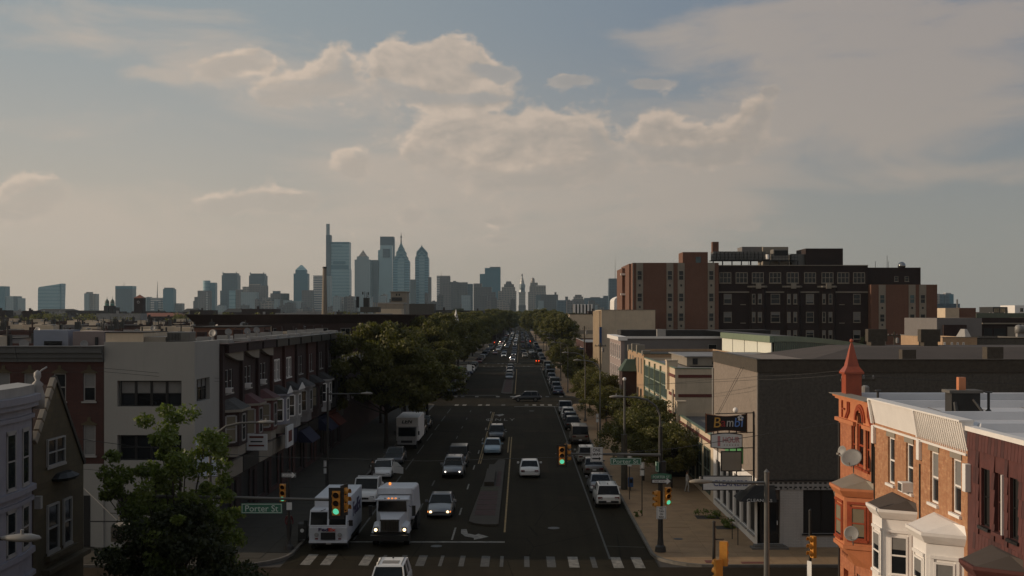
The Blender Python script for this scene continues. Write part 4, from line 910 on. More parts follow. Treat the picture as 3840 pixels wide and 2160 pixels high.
m.build('fascia', mt('green_m'), gh); w.build('side_wall', mt('green_d'), gh); rf.build('roof', mt('roof_grey'), gh)
rb = MB().box(-.03, .03, 0, .03, 0, 4).mesh('wall_rib', mt('green_m'))
for k in range(1, 60):
    f = k/60; i = min(int(f*n), n-1); a = top[i]; b = top[i+1]; g = f*n-i; zz = a[2]+(b[2]-a[2])*g-.66
    if zz < 9: continue
    o = bpy.data.objects.new('wall_rib', rb); COL.objects.link(o); o.parent = gh; o.matrix_parent_inverse = wm(gh).inverted()
    o.location = (a[0]+(b[0]-a[0])*g, a[1]+(b[1]-a[1])*g+.07, 8.0); o.scale = (1, 1, (zz-8.0)/4)

# ================================================================ hospital
HYY = 205.0+20
k = HYY/F
hs = thing('hospital_building', 'six storey brick hospital block with roof plant and rows of windows', 'hospital', (PX(1590, HYY), HYY, 0))
def hx(x): return PX(x, HYY)
def hz_(y): return PZ(y, HYY)
def c3(cx, cy): return 1529.5+cx*.3333, 590.3+cy*.3333        # crop to frame
X0, X1_, X2, X3, X4 = hx(1592), hx(1808), hx(2188), hx(2325), hx(2355)
MB().box(X0, X1_-.01, HYY, HYY+20, 0, hz_(661)).build('wing', mt('brick_hosp'), hs)
MB().box(X1_, X2, HYY+1.2, HYY+20, 0, hz_(668)).build('main_block', mt('brick_hospd'), hs)
MB().box(X2+.01, X3, HYY+2.0, HYY+20, 0, hz_(672)).build('main_block', mt('brick_hospd'), hs)
MB().box(hx(2189), X4, HYY-.6, HYY+16, 0, hz_(716)).build('wing', mt('brick_hosp'), hs)
m = MB(); m.box(X1_, X2, HYY+1.05, HYY+1.198, hz_(736), hz_(733)); m.box(X1_, X2, HYY+1.0, HYY+1.3, hz_(668)+.01, hz_(666)); m.build('string_course', mt('creamd'), hs)
# west faces: recessed balconies and corner pier
MB().box(X0-.35, X0-.01, HYY+4, HYY+22, 0, hz_(661)-.01).build('west_wing', mt('paint_orange' if 0 else 'brick_hosp'), hs)
MB().box(X0-.95, X0-.36, HYY+13, HYY+26, 0, hz_(668)).build('stair_bay', mt('brick_hosp'), hs)
MB().box(X0-.06, X0+.12, HYY-.06, HYY-.003, 0, hz_(661)).build('white_pier', mt('creamd'), hs)
for y in (682, 735, 783): MB().box(X0-1.3, X0-.36, HYY+12.2, HYY+12.98, hz_(y)-.4, hz_(y)).build('balcony_slab', mt('white'), hs)
SW = Wall('S', HYY)
for cx in (239, 467, 552, 779):
    a, _ = c3(cx-26, 0); b, _ = c3(cx+26, 0)
    MB().box(hx(a), hx(b), HYY-.08, HYY-.003, 3, hz_(661.5)).build('window_strip', mt('creamd'), hs)
    for (t0, t1, v) in ((270, 345, 383), (440, 508, 546), (590, 655, 688)):
        window(Wall('S', HYY-.085), hs, hx(a)+.15, hx(b)-.15, hz_(c3(0, t1)[1]), hz_(c3(0, t0)[1]), 'creamd', depth=0, fw=.12, cols=1, rows=2, proud=.0, sill=False)
        MB().box(hx(a)+.5, hx(b)-.5, HYY-.1, HYY-.081, hz_(c3(0, v+8)[1]), hz_(c3(0, v-8)[1])).build('air_grille', mt('dark'), hs)
for cx in (2062, 2287, 2367):
    a, _ = c3(cx-26, 0); b, _ = c3(cx+26, 0)
    MB().box(hx(a), hx(b), HYY-.68, HYY-.603, 3, hz_(716.5)).build('window_strip', mt('creamd'), hs)
    for (t0, t1, v) in ((452, 520, 553), (598, 660, 681), (733, 790, 832)):
        window(Wall('S', HYY-.685), hs, hx(a)+.15, hx(b)-.15, hz_(c3(0, t1)[1]), hz_(c3(0, t0)[1]), 'creamd', depth=0, fw=.12, rows=2, sill=False, gm='glass' if (cx+t0) % 3 else 'glass_b')
        MB().box(hx(a)+.5, hx(b)-.5, HYY-.7, HYY-.681, hz_(c3(0, v+8)[1]), hz_(c3(0, v-8)[1])).build('air_grille', mt('dark'), hs)
S1 = Wall('S', HYY+1.2)
for cx in (893, 1017, 1140, 1271, 1404, 1536, 1668, 1788, 1908):
    a = hx(c3(cx-45, 0)[0]); b = hx(c3(cx+45, 0)[0]); window(S1, hs, a, b, hz_(c3(0, 365)[1]), hz_(c3(0, 283)[1]), 'creamd', depth=-.02, fw=.12, cols=3, rows=2, proud=.04)
for cx, w, oc in ((911, 30, 0), (1101, 13, 1), (1148, 15, 1), (1273, 35, 0), (1367, 13, 1), (1415, 14, 1), (1535, 30, 0), (1632, 12, 1), (1681, 14, 1), (1891, 27, 0)):
    for t0, t1 in ((447, 523), (583, 662), (722, 790)):
        bl = rnd.choice((0, .3, .5, .8)) if not oc else rnd.choice((0, .5, 1))
        window(S1 if not oc else Wall('S', HYY+.24), hs, hx(c3(cx-w, 0)[0]), hx(c3(cx+w, 0)[0]), hz_(c3(0, t1)[1]), hz_(c3(0, t0)[1]), 'creamd', depth=-.02, fw=.10, rows=2, proud=.04, blind=bl)
for cx in (1028, 1777):
    for y in (527, 667): MB().box(hx(c3(cx-20, 0)[0]), hx(c3(cx+20, 0)[0]), HYY+1.0, HYY+1.198, hz_(c3(0, y+4)[1]), hz_(c3(0, y-2)[1])).build('blind_sill', mt('creamd'), hs)
for cx in (1150, 1415, 1680):
    a = hx(c3(cx-78, 0)[0]); b = hx(c3(cx+50, 0)[0])
    MB().prism([(a, HYY+1.19), (a+.5, HYY+.25), (b-.5, HYY+.25), (b, HYY+1.19)], 0, hz_(c3(0, 400)[1])).build('bay', mt('brick_hospd'), hs)
    MB().prism([(a-.3, HYY+1.19), (a+.4, HYY), (b-.4, HYY), (b+.3, HYY+1.19)], hz_(c3(0, 398)[1]), hz_(c3(0, 385)[1])).cbox(((a+b)/2, HYY-.05, hz_(c3(0, 388)[1])), (1.0, .3, 1.0)).build('bay_cornice', mt('creamd'), hs)
for cx in (2200, 2280): window(Wall('S', HYY+2), hs, hx(c3(cx-15, 0)[0]), hx(c3(cx+15, 0)[0]), hz_(c3(0, 350)[1]), hz_(c3(0, 312)[1]), 'creamd', depth=-.02, proud=.04)
# roof structures
def hbox(name, a, b, y0, y1, m, d0=3, d1=9): return MB().box(hx(a), hx(b), HYY+d0, HYY+d1, hz_(y1), hz_(y0)).build(name, mt(m), hs)
hbox('stair_head', 1723, 1787, 632, 663, 'brick_hosp'); hbox('chimney', 1801, 1817, 605, 632, 'brick_hosp', 4, 5.5)
hbox('lift_house', 2040, 2135, 622, 670, 'brick_hospd', 4, 12); hbox('plant_room', 1941, 2007, 615, 668, 'creamd', 8, 13); hbox('plant_room', 1889, 1945, 614, 640, 'greysd', 9, 14); hbox('door', 1756, 1769, 644, 661, 'glass_b', 2.9, 2.99)
hbox('corrugated_screen', 2007, 2040, 636, 668, 'steel', 5, 8)
m = MB()
for i in range(14): a = 1801+i*9.7; m.box(hx(a)+.06, hx(a+9.7)-.06, HYY+3.5, HYY+6.5, hz_(651), hz_(630))
m.build('cooling_unit', mt('steel'), hs)
m = MB(); m.box(hx(1798), hx(2016), HYY+3.2, HYY+7, hz_(653.5), hz_(652))
for x in range(1800, 2018, 24): m.box(hx(x), hx(x)+.2, HYY+3.2, HYY+3.5, hz_(667), hz_(653.6))
for y in (637, 645): m.box(hx(1798), hx(2016), HYY+3.05, HYY+3.12, hz_(y)-.04, hz_(y)+.04)
for x in range(1800, 2018, 8): m.box(hx(x), hx(x)+.06, HYY+3.06, HYY+3.12, hz_(652), hz_(637))
m.build('gantry', mt('poledark'), hs)
hbox('cooling_fan_unit', 1959, 1993, 627, 640, 'dark', 3.9, 3.99); hbox('fan_unit', 1957, 1995, 624, 652, 'lampgrey', 4, 7)
m = MB(); m.cyl((hx(1939), HYY+3, hz_(650)), (hx(1939), HYY+3, hz_(638)), .35, n=10); m.build('tank', mt('white'), hs)
MB().sph((hx(2281), HYY+3, hz_(667)), .8, 10).build('dome_vent', mt('chrome'), hs, smooth=True)
m = MB()
for x, t in ((1893, 622), (1897, 624), (2248, 640), (2251, 655), (2218, 655)): m.tube([(hx(x), HYY+4, hz_(672)), (hx(x), HYY+4, hz_(t))], .05, 4)
m.build('aerial', mt('steel'), hs)

# ---- beyond the second crossing, right side
rb_ = block('ribbed_building', 'pale cream building with tall vertical ribs at the street front', 'building', 14.4, 24, 205.7, 223, 15.0, 'cream', cap='creamd')
for i in range(6): MB().box(13.95, 14.398, 206.2+i*3.1, 206.9+i*3.1, 1, 14.9).build('rib', mt('cream'), rb_)
MB().box(14.0, 14.39, 204.7, 205.2, 8.5, 12).build('blade_sign', mt('blue'), rb_)
sb = block('small_brick_shop', 'small brick shop with white cornice and blue sign, below the ribbed building', 'shop', 14.4, 19, 256, 300, 8.0, 'brick_red', roofm='roof_silver', cap='white_d')
m = MB().box(12.4, 14.0, 255.4, 255.6, 3.4, 6.8).build('blue_sign', mt('blue'), sb); MB().box(12.5, 13.9, 255.34, 255.398, 5.2, 6.2).build('sign_panel', mt('sign_white'), m)
for i in range(4): window(Wall('W', 14.4), sb, 258+i*6, 260+i*6, 4.5, 6.5, 'white', depth=-.02, proud=.02)
tn = thing('tan_end_house', 'tan sided house with steep roof shoulders and white corner bay, above the street trees', 'building', (14.4, 365, 0))
MB().box(14.4, 24.2, 365, 390, 0, 10.8).build('wall', mt('cream'), tn); MB().hexa([(14.6, 365, 10.801), (24, 365, 10.801), (24, 390, 10.801), (14.6, 390, 10.801)], [(15.5, 365.3, 14.2), (22.5, 365.3, 14.2), (22.5, 390, 14.2), (15.5, 390, 14.2)]).build('upper_wall', mt('cream'), tn)
MB().box(15.3, 22.7, 365.2, 390, 14.201, 14.5).build('roof', mt('roof_dark'), tn); MB().box(13.0, 14.39, 366, 372, 3, 10).box(12.8, 14.39, 365.8, 372.2, 10.001, 10.4).build('corner_bay', mt('white_d'), tn)
MB().box(13.3, 13.9, 365.93, 365.99, 6.4, 9).build('bay_pane', mt('glass'), tn); MB().box(14.41, 24.19, 364.96, 364.998, 8, 9.2).build('stain_band', mt('creamd'), tn)
arch = MB()
ax0, ax1, ya = PX(1545, 300), PX(1578, 300), 300.
pts = [(ax0, 12), (ax0, PZ(757, ya))]+[(ax0+(ax1-ax0)*(1-math.cos(R(t)))*.9, PZ(757, ya)+1.5*math.sin(R(t))) for t in (20, 40, 60, 80, 90)]+[(ax1, PZ(742, ya)), (ax1, 12)]
arch.ext([(x, ya, z) for x, z in pts], (0, 14, 0)); o = arch.build('barrel_roof', mt('white')); tag(o, 'white barrel-shaped roof end peeping out left of the hospital', 'roof'); 
# a white-panelled slab with dark vertical gaps
wc = thing('white_pier_building', 'low white building with upright piers, just above the right-hand trees', 'building', (PX(1468, 700), 700, 0))
MB().box(PX(1443, 700), PX(1492, 700), 700, 715, 0, PZ(767, 700)).build('wall', mt('poledark'), wc)
for i in range(6): MB().box(PX(1443+i*8.6, 700), PX(1447.5+i*8.6, 700), 698.8, 699.99, 0, PZ(765, 700)).build('pier', mt('white'), wc)
# ---- background on the far right
def bg(name, label, cat, x0, x1, yt, Y, m, z0=0, d=14, roofm='roof_grey', cap=None): return block(name, label, cat, PX(x0, Y), PX(x1, Y), Y, Y+d, PZ(yt, Y), m, roofm=roofm, cap=cap, z0=z0)
gw = bg('grey_block', 'plain grey rendered block right of the hospital', 'building', 2357, 2470, 800, 165, 'greysd')
MB().box(PX(2372, 164.9), PX(2430, 164.9), 164.6, 164.99, 0, PZ(817, 165)).build('lower_wall', mt('brick_dark'), gw)
ob = bg('orange_brick_house', 'small orange brick house with white roof beside the grey block', 'house', 2371, 2458, 849, 128, 'buff', roofm='roof_white', cap='creamd')
Wo = Wall('S', 128)
for x in (2374, 2392, 2406.5, 2421): window(Wo, ob, PX(x, 128), PX(x+4.6, 128), PZ(875, 128), PZ(861, 128), 'white', depth=-.02, proud=.02)
MB().frus([(PX(2420, 130), 129), (PX(2436, 130), 129), (PX(2436, 130), 132), (PX(2420, 130), 132)], PZ(851, 129), [(PX(2425, 130), 129.8), (PX(2431, 130), 129.8), (PX(2431, 130), 131), (PX(2425, 130), 131)], PZ(828, 129)).build('cowl', mt('white_d'), ob)
b2 = bg('garage_block', 'dark brown parking block with open decks at the right edge', 'building', 2470, 2640, 800, 175, 'brick_hospd')
Wg2 = Wall('S', 175)
for a, b in ((2476, 2495), (2500, 2530)): MB().box(PX(a, 175), PX(b, 175), 174.93, 174.99, PZ(846, 175), PZ(826, 175)).build('opening', mt('dark'), b2)
MB().box(PX(2534, 175), PX(2562, 175), 174.9, 174.99, PZ(850, 175), PZ(822, 175)).build('shutter', mt('creamd'), b2)
MB().box(PX(2470, 175), PX(2640, 175), 174.7, 174.99, PZ(812, 175)-.2, PZ(812, 175)).build('ledge', mt('creamd'), b2)
bg('white_roof_row', 'low row with white roof in front of the parking block', 'building', 2462, 2640, 851, 131, 'stucco_s', roofm='roof_white', cap='roof_dark')
bg('olive_parapet_block', 'long low olive block with rooftop pipes at the right horizon', 'building', 2456, 2640, 787.5, 320, 'green_d', d=20)
m = MB()
for i in range(12): x = PX(2462+i*9.3, 330); m.cyl((x, 325, 13), (x, 325, PZ(789-rnd.random()*4, 325)), .12, n=6)
o = m.build('rooftop_pipes', mt('white_d')); tag(o, 'row of short pale vent pipes on the olive block', 'pipes'); o['kind'] = 'stuff'
pb = bg('dark_penthouse', 'dark rooftop house with lit window bays at the right horizon', 'building', 2498, 2553, 772, 335, 'poledark', d=10)
for x in (2501, 2516, 2535): window(Wall('S', 335), pb, PX(x, 335), PX(x+12, 335), PZ(785, 335), PZ(776, 335), 'creamd', depth=-.02, cols=2, rows=1, proud=.02, gm='curtain')
wb = bg('white_rooftop_house', 'white rooftop house with gable at the right edge', 'building', 2553, 2640, 768, 330, 'white', d=10)
window(Wall('S', 330), wb, PX(2566, 330), PX(2574, 330), PZ(784, 330), PZ(775, 330), 'creamd', depth=-.02, cols=2, proud=.02)
bg('brown_block', 'brown brick block with pale lower panels right of the hospital', 'building', 2414, 2455, 774.5, 260, 'brick_hosp'); tb = bg('tan_block', 'small tan block with a flue beside the brown block', 'building', 2378, 2413, 775, 258, 'cream')
MB().cyl((PX(2408, 262), 262, 14), (PX(2408, 262), 262, PZ(753, 262)), .2, n=8).build('flue', mt('chrome'), tb)
# roof things on the right
def tank(x, y, z, r, h, label):
    t = thing('water_tank', label, 'tank', (x, y, z)); MB().lathe((x, y, z), [(r, 0), (r, h*.7), (r*.75, h*.9), (.1, h)], 14).build('shell', mt('dish'), t, smooth=True); MB().box(x-r*.6, x+r*.6, y-r*.6, y+r*.6, z-1.5, z-.01).build('base', mt('white_d'), t)
tank(PX(2563, 150), 150, PZ(838, 150), .5, 1.1, 'left of two pale round-topped roof cowls at the right edge'); tank(PX(2573, 150), 150, PZ(838, 150), .45, 1.1, 'right of two pale round-topped roof cowls at the right edge')
# ================================================================ LEFT SIDE
E = Wall('E', LW)
def eshell(par, y0, y1, z, m, x0=-31): return MB().box(x0, LW-.2, y0, y1, 0, z).build('shell', mt(m), par)
# far-left white bay house
wh = thing('white_bay_house', 'lavender white house with stacked curved bay, cornice and finial at the left edge', 'row house', (LW, 36, 0))
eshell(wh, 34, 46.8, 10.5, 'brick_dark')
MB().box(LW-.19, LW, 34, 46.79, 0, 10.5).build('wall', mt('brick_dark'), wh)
lav = plain('lavender_white_paint', (.40, .39, .44), .6, .1, 2, streak=.3); MT['lav'] = lav
bp = [(LW, 45.3), (-18.75, 44.2), (-18.55, 42.6), (-18.55, 38.5), (LW, 37.5)]
MB().prism(bp, 0, 10.9).build('bay', lav, wh)
big = lambda e: [(LW, 45.3+e), (-18.75+e*.8, 44.2+e*.6), (-18.55+e, 42.6), (-18.55+e, 38.5), (LW, 37.5)]
m = MB()
for z0, z1, e in ((11.0, 11.25, .35), (10.8, 10.999, .25), (10.35, 10.5, .12), (7.6, 7.8, .18), (7.2, 7.35, .1), (5.2, 5.4, .14), (4.35, 4.5, .16), (1.4, 1.6, .12)): m.prism(big(e), z0, z1)
m.build('mouldings', lav, wh); MB().prism(big(.1), 11.251, 11.6).build('parapet', mt('white_d'), wh)
dn = Vector((-18.75-LW, 44.2-45.3, 0)); 
def onface(par, p0, p1, f, w, z0, z1):
    a = Vector((*p0, 0)); b = Vector((*p1, 0)); d = (b-a).normalized(); c = a+(b-a)*f
    rz = math.atan2(d.y, d.x); fw = .07; h = z1-z0
    fr = MB().box(-w/2, -w/2+fw, -.04, .02, 0, h).box(w/2-fw, w/2, -.04, .02, 0, h).box(-w/2, w/2, -.04, .02, -.08, fw).box(-w/2, w/2, -.04, .02, h-fw, h+.08).box(-w/2+fw, w/2-fw, -.03, .02, h/2-.03, h/2+.03)
    o = fr.build('window', mt('white_d')); o.parent = par; o.matrix_parent_inverse = wm(par).inverted(); o.location = (c.x, c.y, z0); o.rotation_euler = (0, 0, rz)
    p = bpy.data.objects.new('pane', MB().box(-w/2+fw, w/2-fw, -.02, .005, fw, h-fw).mesh('pane', mt('glass'))); COL.objects.link(p); p.parent = o
for z0, z1 in ((8.1, 9.9), (5.6, 7.1), (1.9, 4.1)):
    pass
for z0, z1 in ((5.5, 7.1), (1.9, 4.1), (7.9, 7.95+2.0)):
    onface(wh, (-18.55, 38.5), (-18.55, 42.6), .84, .75, z0, z1) ; onface(wh, (-18.55, 38.5), (-18.55, 42.6), .5, .8, z0, z1); onface(wh, (-18.55, 42.6), (-18.75, 44.2), .5, .8, z0, z1)
m = MB(); m.lathe((-18.95, 45.2, 10.6), [(.26, 0), (.28, .5), (.18, .85), (.22, .95), (.08, 1.1), (.14, 1.25), (.13, 1.4), (.02, 1.5)], 12); m.tube([(-18.95, 45.2, 11.95), (-18.85, 45.4, 12.1), (-18.75, 45.6, 12.2)], .035, 6); m.build('finial', mt('white_d'), wh, smooth=True)
MB().box(-19.2, -18.95, 45.5, 45.7, 6.6, 7.1).build('wall_box', mt('white_d'), wh)
# brown stone gabled corner house
br = thing('stone_gable_house', 'brown stone corner house with steep gable, stepped coping and sash windows', 'house', (LW, 49.5, 0))
eshell(br, 46.8, 52.0, 7.3, 'brick_dark')
gab = [(46.82, 0), (52.2, 0), (52.2, 7.5), (49.0, 11.5), (46.95, 9.0), (46.82, 9.0)]
MB().ext([(LW-.2, y, z) for y, z in gab], (.2, 0, 0)).build('gable_wall', mt('stone_brown'), br)
MB().ext([(LW-12, y, z) for y, z in [(46.9, 7.31), (52.0, 7.31), (52.0, 7.4), (49.0, 11.3), (46.95, 8.8)]], (11.79, 0, 0)).build('roof', mt('brick_dark'), br)
MB().box(LW-12, LW-.2, 52.0, 52.2, 0, 7.5).build('north_wall', mt('brick_dark'), br)
for k in range(6):
    a = Vector((46.95, 9.0)); b = Vector((49.0, 11.5)); d = (b-a)/6; p = a+d*k; q = p+d*.88
    n = Vector((-d.y, d.x)).normalized()*.28
    MB().ext([(LW-.1, p.x, p.y), (LW-.1, q.x, q.y), (LW-.1, q.x+n.x, q.y+n.y), (LW-.1, p.x+n.x, p.y+n.y)], (.22, 0, 0)).build('coping_stone', mt('creamd'), br, bevel=.02)
m = MB(); m.ext([(LW-.15, 49.0, 11.5), (LW-.15, 52.2, 7.5), (LW-.15, 52.35, 7.6), (LW-.15, 49.05, 11.68)], (.22, 0, 0)); m.build('verge', mt('poledark'), br)
window(Wall('E', LW+.003), br, 48.1, 49.95, 7.9, 9.05, 'white_d', depth=-.02, fw=.06, cols=2, rows=2, proud=.02)
window(Wall('E', LW+.003), br, 48.1, 49.3, 4.3, 6.3, 'white_d', depth=-.02, fw=.08, proud=.02); window(Wall('E', LW+.003), br, 49.8, 50.7, 4.3, 6.3, 'white_d', depth=-.02, fw=.08, proud=.02)
m = MB(); m.box(LW, LW+.25, 47.9, 51, 4.0, 4.2).box(LW, LW+.35, 47.6, 52.2, 3.5, 3.7); m.build('ledge', mt('stone_brown'), br)
m = MB(); m.lathe((LW+.1, 49.7, 7.2), [(.5, 0), (.55, .12), (.3, .3)], 10, sy=2.0); m.build('carved_panel', mt('dark'), br)
# restaurant canopy
ca = thing('restaurant_canopy', 'cream restaurant canopy lettered in dark capitals on a rail, at the shaded left corner', 'canopy', (-18.2, 55.5, 3.3))
x0, x1 = -19.7, -16.6
MB().box(x0, x1, 55.4, 57.5, 3.35, 4.1).build('valance', mt('creamd'), ca)
text("SCANNICCHIO'S", 'lettering', mt('ink'), ca, ((x0+x1)/2-.15, 55.38, 3.72), w=2.6, h=.4, bold=.01)
m = MB(); m.tube([(x0-1, 55.3, 4.35), (x1+.1, 55.3, 4.35)], .035, 6); m.tube([(x0, 55.3, 4.75), (x1, 55.2, 4.75)], .02, 5)
for x in (-19.2, -18.4, -17.4): m.lathe((x, 55.3, 4.45), [(.12, 0), (.1, .15), (.02, .22)], 8)
for x in (x1-.05,): m.tube([(x, 55.5, .15), (x, 55.5, 3.4)], .03, 6)
m.build('lamp_rail', mt('poledark'), ca)
# white stucco corner building
ww = thing('white_corner_building', 'tall blank off-white stucco corner building with dark ribbon windows', 'building', (LW, 70, 0))
S7 = Wall('S', 70.0)
MB().box(-25.3+.2, LW-.4, 70.4, 75.7, 0, 12.3).build('shell', mt('whitewall'), ww)
o1 = [(-24.5, -20.6, 8.68, 10.25), (-24.5, -20.6, 5.4, 6.95), (-24.5, -20.6, 2.1, 3.35)]
m = MB(); S7.sheet(m, -25.3, LW, 0, 12.6, o1, .35); m.build('wall', mt('whitewall'), ww)
MB().box(-27.3, -25.301, 69.9, 75, 0, 5.2).build('side_wall', mt('whitewall'), ww); MB().box(-26.5, -26.1, 69.88, 69.899, .2, 3.3).build('side_door', mt('dark'), ww)
o2 = [(70.45, 73.4, 8.9, 10.3), (70.45, 73.4, 5.4, 6.9)]
m = MB(); E.sheet(m, 70.0, 75.74, 0, 12.6, o2, .35); m.build('wall', mt('whitewall'), ww)
for i, w in enumerate(o1):
    for k in range(4):
        a = w[0]+.12+k*.945; window(S7, ww, a, a+.93, w[2], w[3], 'black', depth=.3, fw=.07, rows=2, sill=False, blind=.5 if i == 0 else 0, gm='glass' if i < 2 else 'dark')
for w in o2: 
    for k in range(3): window(E, ww, w[0]+.06+k*.95, w[0]+.98+k*.95, w[2], w[3], 'black', depth=.28, fw=.06, rows=2, sill=False, blind=.4)
MB().box(-25.3, -23.0, 70.25, 75, 12.31, 13.15).build('parapet_block', mt('cream'), ww); MB().box(-22.99, -21.7, 70.4, 75, 12.31, 12.9).build('parapet_block', mt('creamd'), ww)
MB().box(-25.35, -22.98, 70.2, 75.05, 13.151, 13.2).build('coping', mt('roof_dark'), ww)
ac = MB().box(-21.7, -20.3, 70.6, 72, 12.61, 13.2).build('rooftop_unit', mt('steel'), ww, bevel=.03)
for k in range(9): MB().box(-21.6+k*.09, -21.57+k*.09, 70.57, 70.598, 12.68, 13.12).build('louvre', mt('dark'), ac)
MB().cyl((-22.4, 70.8, 12.72), (-21.7, 70.8, 12.75), .05, n=6).build('conduit', mt('dark'), ww)
# illuminated-style box sign on the corner
bs = thing('box_sign', 'blank pale blue box sign on the corner of the white building', 'sign', (-18.3, 69.2, 5))
MB().box(-19.6, -17.75, 69.0, 69.3, 4.2, 6.9).build('case', mt('white_d'), bs); MB().box(-19.45, -18.2, 68.98, 68.999, 4.6, 6.75).build('face', plain('pale_blue_panel', (.42, .47, .56), .5, .05), bs)
MB().box(-19.79, -19.61, 69.1, 69.2, 5.8, 5.9).build('bracket', mt('poledark'), bs)
# brick houses facing the cross street
for i in range(4):
    x1 = -25.32-i*5.2; x0 = x1-5.18
    t = thing('brick_terrace_house', ['brick terrace house with two white sash windows, against the white stucco building', 'brick terrace house behind the stone gable, second from the white building', 'brick terrace house at the left edge above the white bay house', 'brick terrace house just outside the left edge'][i], 'row house', (x0, 70, 0))
    MB().box(x0, x1, 70.2, 82, 0, 11.9).build('shell', mt('brick_red'), t)
    ws = [(x1-1.25, x1-.5, 9.0, 10.7), (x1-3.05, x1-2.3, 9.0, 10.7), (x1-1.25, x1-.5, 5.7, 7.55), (x1-3.05, x1-2.3, 5.7, 7.55), (x1-4.85, x1-4.1, 9.0, 10.7), (x1-4.85, x1-4.1, 5.7, 7.55), (x1-4.5, x1-3.3, 1, 3), (x1-1.6, x1-.6, .2, 2.6)]
    m = MB(); S7.sheet(m, x0, x1, 0, 11.4, ws, .2); m.build('wall', mt('brick_red'), t)
    for w in ws:
        window(S7, t, *w, 'white_d', depth=.12, fw=.07, blind=rnd.choice((.5, 0, .5, 1)), trim=0)
        cx = (w[0]+w[1])/2
        MB().ext([(w[0]-.12, 69.96, w[3]), (w[1]+.12, 69.96, w[3]), (w[1]+.1, 69.96, w[3]+.08), (cx+.12, 69.96, w[3]+.26), (cx+.08, 69.96, w[3]+.5), (cx-.08, 69.96, w[3]+.5), (cx-.12, 69.96, w[3]+.26), (w[0]-.1, 69.96, w[3]+.08)], (0, .038, 0)).build('lintel', mt('stone_brown'), t)
    m = MB()
    for z0, z1, n in ((11.4, 11.65, .12), (11.651, 11.95, .25), (11.951, 12.3, .42), (12.301, 12.36, .5)): S7.box(m, x0, x1, z0, z1, -.3, n)
    m.build('cornice', mt('grey_cor'), t); MB().box(x0+.1, x1-.1, 70.5, 82, 11.95, 12.0).build('roof', mt('roof_silver'), t)
